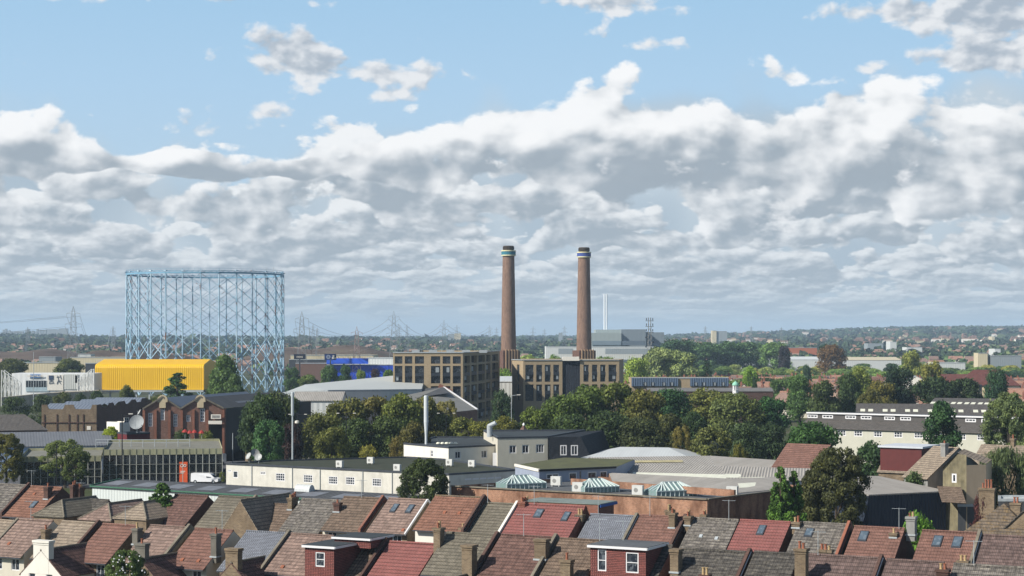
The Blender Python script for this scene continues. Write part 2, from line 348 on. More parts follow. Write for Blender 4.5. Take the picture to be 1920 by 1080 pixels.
def wall_holes(mb, a, b, z0, z1, holes, depth, m=0, mj=None):
    """wall quad a-b with rectangular openings (f0,f1,za,zb) and their reveals"""
    a, b = Vector((a[0], a[1], 0)), Vector((b[0], b[1], 0)); d = b-a; n = Vector((d.y, -d.x, 0)).normalized()
    P = lambda f, z, o=0: a+d*f+Vector((0, 0, z))+n*o
    xs = sorted({0.0, 1.0} | {h[0] for h in holes} | {h[1] for h in holes}); zs = sorted({z0, z1} | {h[2] for h in holes} | {h[3] for h in holes})
    zs = [z for z in zs if z0 <= z <= z1]; xs = [x for x in xs if 0 <= x <= 1]
    for x0, x1 in zip(xs, xs[1:]):
        for y0, y1 in zip(zs, zs[1:]):
            cx, cz = (x0+x1)/2, (y0+y1)/2
            if any(h[0] < cx < h[1] and h[2] < cz < h[3] for h in holes): continue
            mb.poly([P(x0, y0), P(x1, y0), P(x1, y1), P(x0, y1)], m)
    mj = m if mj is None else mj
    for f0, f1, y0, y1 in holes:
        q = [P(f0, y0), P(f1, y0), P(f1, y1), P(f0, y1)]; r = [P(f0, y0, -depth), P(f1, y0, -depth), P(f1, y1, -depth), P(f0, y1, -depth)]
        for i in range(4): j = (i+1) % 4; mb.poly([q[i], q[j], r[j], r[i]], mj)
def px_hole(a, b, x0, y0, x1, y1):
    f0, f1 = on_edge(a, b, x0), on_edge(a, b, x1); fm_ = (f0+f1)/2; D = a[1]+(b[1]-a[1])*fm_
    return (max(.002, f0), min(.998, f1), HC-(y1-CY)*D/F, HC-(y0-CY)*D/F)
def centre(pts): return sum((Vector((p[0], p[1], 0)) for p in pts), Vector())/len(pts)
def flat_block(name, label, cat, foot, z, wallm, roofm, z0=0, windows=(), coping=None, depth=.15, cop=(.35, .3), fm=None, gm=None, group=None, parapet=.25, thing=None, wn='wall', edgem=None, fw=.09):
    """flat roofed block; foot runs anticlockwise seen from above; windows: (edge, x0,y0,x1,y1, (bars)) in photo pixels"""
    foot = [Vector((p[0], p[1], 0)) for p in foot]; base = centre(foot)+Vector((0, 0, z0))
    t = thing or T(name, label, cat, base, group); w = MB(); byedge = {}
    for q in windows:
        e = q[0]; a, b = foot[e], foot[(e+1) % len(foot)]; byedge.setdefault(e, []).append((px_hole(a, b, *q[1:5]), q[5] if len(q) > 5 else (1, 1)))
    for i in range(len(foot)):
        a, b = foot[i], foot[(i+1) % len(foot)]; hs = byedge.get(i, [])
        wall_holes(w, a, b, z0, z, [h for h, _ in hs], depth)
        for h, bars in hs: window(t, a, b, *h, depth=depth, bars=bars, fm=fm, gm=gm, fw=fw)
    w.build(wn, wallm, t)
    MB().poly([(p.x, p.y, z-parapet) for p in foot]).build('roof', roofm, t)
    if coping:
        c = MB(); wd, ht = cop; n = len(foot); C0 = centre(foot)
        outer = []; inner = []
        for i in range(n):
            p, q, r = foot[i-1], foot[i], foot[(i+1) % n]; d1 = (q-p).normalized(); d2 = (r-q).normalized()
            n1 = Vector((d1.y, -d1.x, 0)); n2 = Vector((d2.y, -d2.x, 0)); k = (n1+n2); k = k/max(.3, k.dot(n1)) if k.length > .01 else n1
            outer.append(q+k*.06); inner.append(q-k*wd)
        for i in range(n):
            j = (i+1) % n; z1 = z+.05; zz = z-ht
            A, B, C, D = outer[i], outer[j], inner[j], inner[i]; up = Vector((0, 0, z1)); dn = Vector((0, 0, zz))
            c.poly([A+up, B+up, C+up, D+up]); c.poly([A+dn, B+dn, B+up, A+up]); c.poly([C+dn, D+dn, D+up, C+up]); c.poly([B+dn, A+dn, D+dn, C+dn])
        c.build('coping', coping, t)
    return t
def chimney_stack(parent, c, ang, size, z0, z1, m, pots=2, potm=None, name='chimney', poth=.5):
    s = MB(); s.box((c[0], c[1], (z0+z1-.2)/2), (size[0], size[1], z1-z0-.2), ang); s.box((c[0], c[1], z1-.36), (size[0]+.12, size[1]+.12, .1), ang); s.box((c[0], c[1], z1-.08), (size[0]+.2, size[1]+.2, .24), ang)
    o = s.build(name, m, parent)
    L = max(size); ax = 0 if size[0] >= size[1] else 1
    for i in range(pots):
        off = (i-(pots-1)/2)*min(.34, L/max(1, pots)); dx, dy = (off, 0) if ax == 0 else (0, off)
        q = (c[0]+dx*math.cos(ang)-dy*math.sin(ang), c[1]+dx*math.sin(ang)+dy*math.cos(ang), z1+.03); h = poth*random.choice((.75, 1, 1, 1.3))
        MB().lathe(q, [(.15, 0), (.12, h*.15), (.11, h*.85), (.15, h*.88), (.15, h), (.10, h), (.09, h-.1)], 8).build('chimney_pot', random.choice((POT, POTB)) if potm is None else potm, o)
    return o
def gable_block(name, label, cat, c, ang, L, Wd, ze, zr, wallm, roofm, over=.3, z0=0, group=None, hip=0, chim=None, thing=None, verge=None):
    """pitched roof block: ridge along local x (length L), width Wd"""
    c = Vector((c[0], c[1], z0)); t = thing or T(name, label, cat, c, group); ca, sa = math.cos(ang), math.sin(ang)
    P = lambda x, y, z: (c.x+x*ca-y*sa, c.y+x*sa+y*ca, z)
    l, w = L/2, Wd/2; m = MB(); q = [P(-l, -w, 0)[:2], P(l, -w, 0)[:2], P(l, w, 0)[:2], P(-l, w, 0)[:2]]; m.prism(q, z0, ze, top=False)
    if not hip: m.poly([P(l, -w, ze), P(l, w, ze), P(l, 0, zr)]); m.poly([P(-l, w, ze), P(-l, -w, ze), P(-l, 0, zr)])
    m.build('wall', wallm, t)
    r = MB(); k = (zr-ze)/w; wo = w+over; zo = ze-k*over; lo = l+over*.6; th = .14; hl = l-hip if hip else lo
    A, B = P(-hl, 0, zr+.02), P(hl, 0, zr+.02); e = [P(-lo, -wo, zo), P(lo, -wo, zo), P(lo, wo, zo), P(-lo, wo, zo)]
    r.poly([e[0], e[1], B, A]); r.poly([e[2], e[3], A, B])
    if hip: r.poly([e[1], e[2], B]); r.poly([e[3], e[0], A])
    lo_ = lambda p: (p[0], p[1], p[2]-th)
    for i in range(4):
        if hip or i in (0, 2): r.poly([lo_(e[i]), lo_(e[(i+1) % 4]), e[(i+1) % 4], e[i]])
    if not hip:
        for a_, b_, c_ in ((e[1], B, e[2]), (e[3], A, e[0])): r.poly([lo_(a_), lo_(b_), b_, a_]); r.poly([lo_(b_), lo_(c_), c_, b_])
    ro = r.build('roof', roofm, t)
    if chim:
        for cx, cy, pots in chim: chimney_stack(t, P(cx, cy, 0), ang, (.6, .9), ze, zr+1.1, STOCK if random.random() < .5 else REDB, pots)
    return t

# ---------------------------------------------------------------- the land
def ground():
    Ds = [-60, 0, 60, 120, 200, 300, 450, 700, 1000, 1300]+[1500+i*150 for i in range(60)]+[10800, 12500, 14200, 15900]
    ks = [(-.9+i*.03) for i in range(61)]; m = MB(); me_v = []; nx = len(ks)
    for D in Ds:
        for k in ks: x = max(-7900, min(7900, k*max(D, 250))); me_v.append((x, D, gz(x, D) if D > 1400 else 0))
    fs = [(r*nx+c, r*nx+c+1, (r+1)*nx+c+1, (r+1)*nx+c) for r in range(len(Ds)-1) for c in range(nx-1)]
    me = bpy.data.meshes.new('ground'); me.from_pydata(me_v, [], fs)
    def fn(g, b):
        p = mp(g, 1, 1, 1, 'Object'); n = g.noise(p, .012, 5, .65); n2 = g.noise(p, .15, 4, .7)
        vo = g.new('ShaderNodeTexVoronoi'); g.l.new(p, vo.inputs['Vector']); vo.inputs['Scale'].default_value = .011; sp = g.new('ShaderNodeSeparateColor'); g.l.new(vo.outputs['Color'], sp.inputs[0])
        col = g.ramp(g.m('ADD', g.m('MULTIPLY', n, .6), g.m('MULTIPLY', sp.outputs[0], .4)), [(.25, (.035, .05, .018)), (.42, (.06, .07, .03)), (.52, (.10, .09, .06)), (.62, (.045, .06, .022)), (.8, (.14, .14, .12))])
        g.put(b.inputs['Base Color'], g.mix(g.lin(n2, .3, .7, 0, .4), col, (.03, .035, .02))); b.inputs['Roughness'].default_value = .95; b.inputs['Specular IOR Level'].default_value = .1
    me.materials.append(mat('land', fn)); o = bpy.data.objects.new('ground', me); COL.objects.link(o); struct(o)
ground()
def patch(name, pts, m, z=.02):
    return struct(MB().poly([(p.x, p.y, z) for p in pts]).build(name, m))
patch('yard', [Wp(-160, 912, 0), Wp(480, 918, 0), Wp(470, 860, 0), Wp(-160, 826, 0)], ASPH, .02)
patch('road', [Wp(486, 872, 0), Wp(592, 874, 0), Wp(452, 826, 0), Wp(425, 826, 0)], ASPH, .04)
patch('pavement', [Wp(592, 874, 0), Wp(640, 876, 0), Wp(463, 824, 0), Wp(452, 826, 0)], felt('paving', hx('#8f8b84'), .15), .13)
patch('garden_strip', [Wp(-200, 1060, 0), Wp(2200, 1180, 0), Wp(2000, 1000, 0), Wp(-200, 960, 0)], felt('yard_earth', hx('#5b5244'), .4), .015)
HEATH = None
def mound(cx, wpx, D, top, label_m):
    """low heath hill"""
    x0 = (cx-CX)*D/F; hw = wpx*D/F/2; h = HC-(top-CY)*D/F; nx, ny = 36, 10; vs = []
    for j in range(ny+1):
        for i in range(nx+1):
            a = i/nx*2-1; b = j/ny*2-1; x = x0+a*hw; y = D+b*170
            k = max(0, 1-abs(a)**3)*max(0, 1-b*b)
            vs.append((x, y, -.5+gz(x, y)+(h-gz(x, D))*k*(.9+.1*math.sin(a*9+b*3))))
    fs = [(j*(nx+1)+i, j*(nx+1)+i+1, (j+1)*(nx+1)+i+1, (j+1)*(nx+1)+i) for j in range(ny) for i in range(nx)]
    me = bpy.data.meshes.new('heath_hill'); me.from_pydata(vs, [], fs); me.polygons.foreach_set('use_smooth', [True]*len(fs))
    def fn(g, b):
        p = mp(g, 1, 1, 1, 'Object'); n = g.noise(p, .02, 6, .7); col = g.ramp(n, [(.3, (.030, .036, .018)), (.45, (.085, .058, .045)), (.6, (.11, .085, .06)), (.75, (.05, .06, .03))])
        g.put(b.inputs['Base Color'], col); b.inputs['Roughness'].default_value = .95; b.inputs['Specular IOR Level'].default_value = .1
    me.materials.append(mat('heather', fn)); o = bpy.data.objects.new('heath_hill', me); COL.objects.link(o); struct(o)
mound(620, 420, 1650, 645, 0); mound(250, 260, 1450, 650, 0); mound(60, 360, 1750, 653, 0)

# ---------------------------------------------------------------- terraced rows in the foreground
TH = rad(27); RX, RY = math.cos(TH), -math.sin(TH); NX, NY = math.sin(TH), math.cos(TH); RANG = -TH
class Row:
    def __init__(s, px, py, z): o = Wp(px, py, z); s.o = (o.x, o.y)
    def u(s, px): k = (px-CX)/F; return (k*s.o[1]-s.o[0])/(RX-k*RY)
    def P(s, u, v, z): return Vector((s.o[0]+u*RX+v*NX, s.o[1]+u*RY+v*NY, z))
    def uv(s, px, v): k = (px-CX)/F; oy, ox = s.o[1]+v*NY, s.o[0]+v*NX; return (k*oy-ox)/(RX-k*RY)
    def z(s, px, py): u = s.u(px); return HC-(py-CY)*s.P(u, 0, 0).y/F
RUN, RISE = 5.0, 3.35
def slopebox(row, mb, u0, u1, v0, v1, zr, up, m=0, side=-1):
    """thin slab lying on the camera-side roof slope, from v0 (upper) down to v1"""
    zz = lambda v: zr-abs(v)*RISE/RUN+up
    mb.poly([row.P(u0, v1, zz(v1)), row.P(u1, v1, zz(v1)), row.P(u1, v0, zz(v0)), row.P(u0, v0, zz(v0))], m)
    for (a, b) in (((u0, v1), (u1, v1)), ((u1, v1), (u1, v0)), ((u1, v0), (u0, v0)), ((u0, v0), (u0, v1))):
        mb.poly([row.P(a[0], a[1], zz(a[1])-up), row.P(b[0], b[1], zz(b[1])-up), row.P(b[0], b[1], zz(b[1])), row.P(a[0], a[1], zz(a[1]))], m)
def house(row, x0, x1, y, roof, wall, label, par='', chim=(), sky=(), vents=(), run=RUN, wins=2, gable=None, verge=None, ridge=None, dish=None, aerial=None):
    u0, u1 = row.u(x0), row.u(x1)-.02; zr = row.z((x0+x1)/2, y); ze = zr-RISE; base = row.P((u0+u1)/2, 0, 0)
    t = T('terraced_house', label, 'house', base, 'terraced houses in the foreground'); w = MB(); P = row.P
    fl, fr_ = P(u0, -run+.25, 0), P(u1, -run+.25, 0); bl, br = P(u0, RUN-.25, 0), P(u1, RUN-.25, 0)
    hs = []
    for i in range(wins):
        f = (i+.5)/wins; hs.append((f-.12, f+.12, ze-1.75, ze-.45))
    wall_holes(w, fl, fr_, 0, ze+.12, hs, .14)
    for h in hs: window(t, fl, fr_, *h, depth=.14, bars=(1, 0))
    w.poly([(br.x, br.y, 0), (bl.x, bl.y, 0), (bl.x, bl.y, ze+.12), (br.x, br.y, ze+.12)])
    for (a, b, rid) in ((fr_, br, P(u1, 0, 0)), (bl, fl, P(u0, 0, 0))):
        w.poly([(a.x, a.y, 0), (b.x, b.y, 0), (b.x, b.y, ze+.12), (rid.x, rid.y, zr-.06), (a.x, a.y, ze+.12)])
    w.build('wall', wall, t)
    r = MB(); k = RISE/RUN; sa, sb = .0, .0
    zl = zr-(run+.3)*k
    a, b = u0+.01, u1-.01
    q = [P(a, -run-.3, zl), P(b, -run-.3, zl), P(b, 0, zr), P(a, 0, zr), P(a, RUN+.3, zr-(RUN+.3)*k), P(b, RUN+.3, zr-(RUN+.3)*k)]
    d = Vector((0, 0, -.13)); r.poly([q[0], q[1], q[2], q[3]]); r.poly([q[3], q[2], q[5], q[4]]); r.poly([q[0]+d, q[1]+d, q[1], q[0]])
    r.poly([q[1]+d, q[2]+d, q[2], q[1]]); r.poly([q[2]+d, q[5]+d, q[5], q[2]]); r.poly([q[3]+d, q[0]+d, q[0], q[3]])
    ro = r.build('roof', RT[roof], t)
    rt = MB(); rt.tube(P(a, 0, zr+.0), P(b, 0, zr+.0), .13, n=8); rt.build('ridge_tiles', ridge or RT[roof], ro)
    g = MB(); g.bar(P(a, -run-.36, zl-.1), P(b, -run-.36, zl-.1), .12, .12); g.build('gutter', LEAD, t)
    if par:                                     # raised party wall and its coping at the right hand end
        c = MB(); sides = [(-run-.35, 0), (0, RUN+.3)]
        for v0, v1 in sides:
            z0_, z1_ = zr-abs(v0)*k, zr-abs(v1)*k
            A = [P(u1-.02, v0, z0_-.5), P(u1+.28, v0, z0_-.5), P(u1+.28, v1, z1_-.5), P(u1-.02, v1, z1_-.5)]; B = [p+Vector((0, 0, .92)) for p in A]
            c.poly(B); c.poly([A[0], A[1], B[1], B[0]]); c.poly([A[1], A[2], B[2], B[1]]); c.poly([A[2], A[3], B[3], B[2]]); c.poly([A[3], A[0], B[0], B[3]])
        pm = {'s': STONE, 'd': DKB, 't': paint('terracotta_coping', hx('#95604c'), .3, .8), 'w': WHITE, 'r': REDB}[par[0]]
        c.build('party_wall', pm, t)
        f = MB(); f.bar(P(u1+.31, -run-.2, zr-(run+.2)*k+.06), P(u1+.31, -.05, zr+.06), .1, .05); f.build('flashing', LEAD if len(par) < 2 else paint('white_flashing', hx('#c9cbcc'), .1), t)
    if verge:
        f = MB(); f.bar(P(u1+.06, -run-.35, zl-.03), P(u1+.06, 0, zr+.02), .16, .26); f.bar(P(u1+.06, 0, zr+.02), P(u1+.06, RUN+.3, zl), .16, .26); f.build('verge_board', verge, t)
    for (cx, v, top, pots, m, sz) in chim:      # column, distance down the slope, top row, number of pots
        u = row.uv(cx, v); p = P(u, v, 0)
        ztop = HC-(top-CY)*p.y/F
        chimney_stack(t, p, RANG, sz, zr-abs(v)*k-.9, ztop, m, pots)
        fl_ = MB(); fl_.box((p.x, p.y, zr-abs(v)*k-sz[1]*.33+.05), (sz[0]+.16, sz[1]+.2, .16), RANG); fl_.build('flashing', STEEL, t)
    for (f, v, w_, h_) in sky:
        uu = u0+(u1-u0)*f; m = MB(); slopebox(row, m, uu-w_/2, uu+w_/2, -v, -v-h_, zr, .13); so = m.build('skylight', LEAD, t)
        m = MB(); slopebox(row, m, uu-w_/2+.1, uu+w_/2-.1, -v-.1, -v-h_+.1, zr, .145); m.build('pane', glassm('skylight_glass', hx('#4a5863'), .05, .5), so)
    for (f, v) in vents:
        uu = u0+(u1-u0)*f; m = MB(); slopebox(row, m, uu-.18, uu+.18, -v, -v-.3, zr, .12); m.build('roof_vent', POT if roof != 'mottled' else STEEL, t)
    if aerial is None and chim and random.random() < .6: aerial = random.choice((.1, .25, .75, .9))
    if aerial is not None:
        p = P(u0+(u1-u0)*aerial, -.3, zr); m = MB(); m.tube(p, p+Vector((0, 0, 2.2)), .03, n=5); q = p+Vector((0, 0, 2.1)); m.bar(q+Vector((-.7, .2, 0)), q+Vector((.7, -.2, 0)), .03)
        for i in range(7): c0 = q+Vector((-.6+i*.2, .17-i*.057, 0)); m.bar(c0+Vector((-.08, -.28, 0)), c0+Vector((.08, .28, 0)), .02)
        m.build('aerial', STEEL, t)
    return t, u0, u1, zr
def dormer(row, t, u0, u1, zr, vf, v1, wallm, wins, fascia=WPVC, zd=-.05, cut=None, name='dormer', roofm=None):
    """flat roofed box on the camera side slope, front face at distance vf down the slope"""
    P = row.P; k = RISE/RUN; z1 = zr+zd; z0 = zr-vf*k-.3; m = MB(); a, b = P(u0, -vf, 0), P(u1, -vf, 0)
    hs = [(f0, f1, z1-h1, z1-h0) for f0, f1, h0, h1 in wins]
    wall_holes(m, a, b, z0, z1, hs, .12)
    for (ua, flip) in ((u1, 0), (u0, 1)):
        q = [P(ua, -vf, z0), P(ua, -v1, zr-v1*k-.3), P(ua, -v1, z1), P(ua, -vf, z1)]; m.poly(q if not flip else q[::-1])
    d = m.build(name, wallm, t)
    for h in hs: window(d, a, b, *h, depth=.12, bars=(0, 1), fw=.11, name='window', pane=False)
    r = MB(); e = .22
    A = [P(u0-e, -vf-e, z1), P(u1+e, -vf-e, z1), P(u1+e, -v1, z1), P(u0-e, -v1, z1)]; r.prism([p[:2] for p in A], z1+.03, z1+.14, 0, bottom=True)
    r.build('dormer_roof', roofm or FELTD, d)
    f = MB(); f.bar(P(u0-e, -vf-e-.03, z1-.02), P(u1+e, -vf-e-.03, z1-.02), .06, .22); f.bar(P(u1+e+.03, -vf-e, z1-.02), P(u1+e+.03, -v1, z1-.02), .06, .22); f.build('fascia', fascia, d)
    return d
def wing(row, t, uc, w, v0, v1, ze, zr, wallm, roofm, wins=(), chim=None, hip=False, over=.2):
    """rear extension, its ridge running toward the camera; v0 is the near end"""
    P = row.P; h = w/2; m = MB(); a, b = P(uc-h, v0, 0), P(uc+h, v0, 0); hs = [(f0, f1, z0, z1) for f0, f1, z0, z1 in wins]
    wall_holes(m, a, b, 0, ze, hs, .14)
    if not hip: m.poly([P(uc-h, v0, ze), P(uc+h, v0, ze), P(uc, v0, zr)])
    for s in (-1, 1):
        q = [P(uc+s*h, v0, 0), P(uc+s*h, v1, 0), P(uc+s*h, v1, ze), P(uc+s*h, v0, ze)]; m.poly(q if s > 0 else q[::-1])
    e = m.build('rear_wing', wallm, t)
    for q in hs: window(e, a, b, *q, depth=.14, bars=(0, 1), pane=False)
    r = MB(); k = (zr-ze)/h; ho = h+over; zo = ze-k*over; vo = v0-(over if hip else .02); A, B = P(uc, v0+(h if hip else 0), zr+.03), P(uc, v1+1.5, zr+.03)
    L0, L1, R0, R1 = P(uc-ho, vo, zo), P(uc-ho, v1+1.5, zo), P(uc+ho, vo, zo), P(uc+ho, v1+1.5, zo); A = A if hip else P(uc, vo, zr+.03)
    r.poly([L1, L0, A, B]); r.poly([R0, R1, B, A]); d = Vector((0, 0, -.12)); r.poly([R0+d, R1+d, R1, R0]); r.poly([L1+d, L0+d, L0, L1])
    if hip: r.poly([L0, R0, A]); r.poly([L0+d, R0+d, R0, L0])
    else: r.poly([L0+d, A+d, A, L0]); r.poly([A+d, R0+d, R0, A])
    ro = r.build('wing_roof', roofm, e)
    rt = MB(); rt.tube(A, B, .12, n=6)
    if hip: rt.tube(L0, A, .1, n=6); rt.tube(R0, A, .1, n=6)
    rt.build('ridge_tiles', STONE, e)
    if chim: chimney_stack(e, P(uc+chim[0], v0+chim[1], 0), RANG, chim[3], ze, chim[2], chim[4], chim[5])
    return e
rC = Row(900, 944, 8.5); rB = Row(930, 1003, 8.5)
ST = (.95, .6); CREAMB = (CREAM, WHITE, STOCK)
# the farther row, left to right
def C(*a, **k): return house(rC, *a, **k)
def B(*a, **k): return house(rB, *a, **k)
C(-70, 53, 907, 'mottled', STOCK, 'grey tiled terraced house at the far left end of the farther row', par='d')
t, u0, u1, z = C(56, 117, 913, 'orange', DKB, 'orange tiled terraced house with one rooflight, second from the left in the farther row', chim=[(90, -1.7, 913, 1, DKB, (.7, .9))], sky=[(.62, 2.6, .8, 1.1)], vents=[(.35, 1.2), (.75, 1.3)])
t, u0, u1, z = C(136, 205, 936, 'dark', DKB, 'low dark tiled house between two brick stacks beside the orange roofed house', chim=[(139, -1, 909, 2, DKB, (.5, 1.1)), (151, -.4, 914, 2, DKB, (.5, 1.0))])
for px_, zr_, rf in ((116, 6.9, 'olive'), (203, 6.8, 'pink'), (268, 7.2, 'tan')):
    t2 = T('hipped_extension', {116: 'small hipped olive tiled extension in front of the orange roofed house', 203: 'small hipped pinkish extension, middle one behind the left terrace', 268: 'small hipped tan extension left of the mottled red roofed house'}[px_], 'extension', rC.P(rC.uv(px_, -6), -6, 0), 'small hipped extensions')
    wing(rC, t2, rC.uv(px_, -5.2), 5.0, -7.7, 0, zr_-1.7, zr_, STOCK, RT[rf], hip=True)
C(328, 391, 929, 'darkred', DKB, 'mottled red and grey tiled house behind the small dark conifer')
t, u0, u1, z = C(410, 478, 932, 'olive', STOCK, 'olive tiled house with a pale coping beside the hipped wing', par='s1')
t, u0, u1, z = C(482, 560, 945, 'brown', STOCK, 'house with a large hipped rear wing left of the paired cream pots', chim=[(549, -.2, 933, 4, STOCK, (.6, 1.4))])
wing(rC, t, rC.u(509)-.3, 6.6, -6.2, 3, z-3.6, z+.9, STOCK, RT['tan'])
C(566, 641, 937, 'mottled', STOCK, 'weathered grey-brown tiled house right of the four cream pots')
C(645, 716, 933, 'brown', CREAM, 'brown tiled house with a small low stack at its left edge', aerial=.5, par='r', chim=[(633, -2.2, 943, 1, DKB, (.8, .6))])
C(729, 801, 936, 'pink', STOCK, 'pinkish tiled house with two rooflights and a white verge', sky=[(.32, .9, .75, 1.25), (.72, .9, .75, 1.25)], verge=WPVC, vents=[(.9, 4.6)])
C(816, 906, 931, 'orange', WHITE, 'bright orange tiled house with a white rear wall', par='d', vents=[(.42, 2.4), (.72, 2.4)], ridge=RT['yellowed'], wins=1)
C(911, 968, 944, 'olive', STOCK, 'olive tiled house between the orange roof and the bright red roof', par='w', chim=[(868, -4.6, 990, 1, STOCK, (.7, .6))])
t, u0, u1, z = C(973, 1098, 947, 'red', REDB, 'wide bright red roofed house with two rooflights below a grey flat extension', chim=[(984, .3, 940, 5, REDB, (.8, 1.7)), (1088, -1.1, 965, 2, STOCK, (.8, .8))], sky=[(.38, .8, .95, 1.2), (.80, 1.0, .8, 1.3)])
m = MB(); p = [rC.P(u0+.6, .15, 0), rC.P(u1+1.5, .15, 0), rC.P(u1+1.5, 4.6, 0), rC.P(u0+.6, 4.6, 0)]; m.prism([q[:2] for q in p], z-2.5, z+.25, bottom=True)
e = m.build('flat_extension', REDB, t); MB().prism([tuple(rC.P(a, b, 0)[:2]) for a, b in ((u0+.4, .05), (u1+1.8, .05), (u1+1.8, 4.8), (u0+.4, 4.8))], z+.27, z+.36, bottom=True).build('extension_roof', felt('pale_green_felt', hx('#76807c')), e)
MB().bar(rC.P(u1+1.85, .0, z+.12), rC.P(u1+1.85, 4.8, z+.12), .06, .3).build('fascia', paint('blue_fascia', hx('#23519a'), .1, .5), e)
C(1107, 1192, 966, 'slate', STOCK, 'pale blue-grey slated house right of the bright red roof', aerial=.2, par='s1')
C(1200, 1283, 968, 'redbrown', DKB, 'red-brown tiled house left of the pair of stacks with cream pots', par='d', chim=[(1262, -1.2, 962, 2, STOCK, (.7, .9)), (1256, 1.8, 957, 3, STOCK, (.6, 1.2))])
C(1300, 1386, 973, 'mottled', STOCK, 'pale speckled grey tiled house right of the pair of stacks', aerial=.8, chim=[(1291, -.8, 968, 2, STOCK, (.7, .8)), (1321, 2.2, 965, 2, STOCK, (.6, .9))], vents=[(.35, 2.4), (.7, 2.6)])
C(1388, 1483, 977, 'red', DKB, 'bright red tiled house with one rooflight left of a brick stack', sky=[(.5, .7, .8, 1.3)])
C(1497, 1590, 981, 'mottled', STOCK, 'grey speckled house with a rooflight and terracotta coping', par='t', chim=[(1494, -.5, 979, 2, STOCK, (.8, .8))], sky=[(.3, .9, .9, 1.1)])
C(1602, 1697, 989, 'redbrown', DKB, 'red-brown house with a single rooflight left of the rendered twin-pot stack', chim=[(1676, -1.0, 1000, 1, STOCK, (.7, .7)), (1709, .6, 969, 2, GREYR, (.9, .9))], sky=[(.25, .7, .95, 1.3)])
t, u0, u1, z = C(1729, 1835, 997, 'redbrown', DKB, 'red-brown house with two rooflights at the right of the farther row', par='s1', sky=[(.33, .7, .95, 1.4), (.68, .7, .95, 1.4)])
C(1842, 1970, 1006, 'purple', STOCK, 'purple-brown tiled house at the far right end of the farther row')
# the nearer row, left to right
B(-75, 32, 974, 'tan', CREAM, 'tan tiled cream house at the bottom left corner', par='s')
t, u0, u1, z = B(36, 100, 975, 'pink', CREAM, 'pinkish tan house with a cream rear wall beside the white gable', aerial=.4, chim=[(86, -2.8, 993, 1, STOCK, (.6, .9))], vents=[(.35, 3.4)])
t, u0, u1, z = B(117, 183, 979, 'tan', STOCK, 'tan tiled house with a whitewashed gabled rear wing', par='d')
wing(rB, t, rB.uv(77, -10), 5.6, -10, 0, 2.9, 5.4, WHITE, RT['darkred'], wins=[(.2, .36, 1.7, 3.3), (.62, .78, 1.7, 3.3)], chim=(.0, .38, 6.4, (2.1, .8), WHITE, 0))
B(193, 258, 984, 'redbrown', STOCK, 'red-brown tiled house right of the whitewashed gable', aerial=.7, chim=[(257, -2.2, 991, 1, STACKR, (.7, .8))])
t, u0, u1, z = B(282, 353, 987, 'pink', STOCK, 'pinkish red house left of a raised party wall near the flowering bush', par='s')
wing(rB, t, rB.uv(262, -9.5), 5.0, -9.5, 0, 2.9, 5.1, STOCK, RT['darkred'], chim=(-.5, 1.0, 6.6, (1.3, .7), STACKR, 1))
B(366, 438, 993, 'redbrown', CREAM, 'red-brown tiled house with a tall rendered stack and cream rear wall', chim=[(405, -3.2, 1001, 1, STACKR, (.7, .9))], vents=[(.3, 4.1), (.72, 4.1)])
t, u0, u1, z = B(462, 540, 998, 'slate', STOCK, 'grey slated house in the nearer row left of the red box dormer', par='s')
wing(rB, t, rB.uv(433, -9), 5.2, -9, 0, 2.8, 5.3, STOCK, RT['darkred'], chim=(0, .5, 6.7, (1.5, .8), STOCK, 0))
B(546, 627, 1003, 'pink', STOCK, 'brown tiled house partly behind the red box dormer', vents=[(.35, 4.2)])
t, u0, u1, z = B(634, 722, 1012, 'brown', REDB, 'house with a wide red box dormer, black flat roof and one white window', par='d', wins=1)
dormer(rB, t, u0+.15, u0+3.6, z, 6.4, .8, TILEHUNG, [(.36, .68, .55, 2.0)], zd=-.1)
MB().prism([tuple(rB.P(a, b, 0)[:2]) for a, b in ((u0+1.2, -2.6), (u1-.1, -2.6), (u1-.1, 1.6), (u0+1.2, 1.6))], z-.5, z+.42, mt=0).build('upper_dormer', TILEHUNG, t)
MB().prism([tuple(rB.P(a, b, 0)[:2]) for a, b in ((u0+1.0, -2.8), (u1, -2.8), (u1, 1.8), (u0+1.0, 1.8))], z+.44, z+.54, bottom=True).build('dormer_roof', FELTD, t)
MB().bar(rB.P(u0+1.0, -2.84, z+.4), rB.P(u1, -2.84, z+.4), .06, .2).bar(rB.P(u1+.04, -2.8, z+.4), rB.P(u1+.04, 1.8, z+.4), .06, .2).build('fascia', WPVC, t)
B(731, 822, 1018, 'red', REDB, 'bright red tiled house between the box dormer and the tall twin-pot stack', chim=[(823, -1.5, 985+5, 2, STOCK, (.75, .9))])
t, u0, u1, z = B(838, 930, 1001, 'olive', STOCK, 'olive-grey tiled house with a low rounded stack and a rooflight', par='d', sky=[(.85, 3.8, .7, 1.2)])
wing(rB, t, rB.uv(852, -8), 3.2, -8, -3, 3.6, 5.2, STOCK, RT['darkred'], chim=(0, 3.0, 8.0, (1.1, 1.1), STOCK, 0))
B(940, 1040, 1005, 'darkred', STOCK, 'mottled dark red tiled house with a broad low stack', aerial=.45, par='s', chim=[(1016, -2.4, 1011, 0, STOCK, (1.2, .9))])
B(1050, 1136, 1012, 'brown', STOCK, 'brown mottled house with a single tall orange pot beside the tile hung dormer', chim=[(1063, -5.4, 1050, 1, STOCK, (1.0, .8))])
t, u0, u1, z = B(1141, 1262, 1020, 'dark', REDB, 'house with a tile hung dormer, two white windows and a grey flat roof', chim=[(1268, -2.6, 1030, 0, STOCK, (.8, 1.1))])
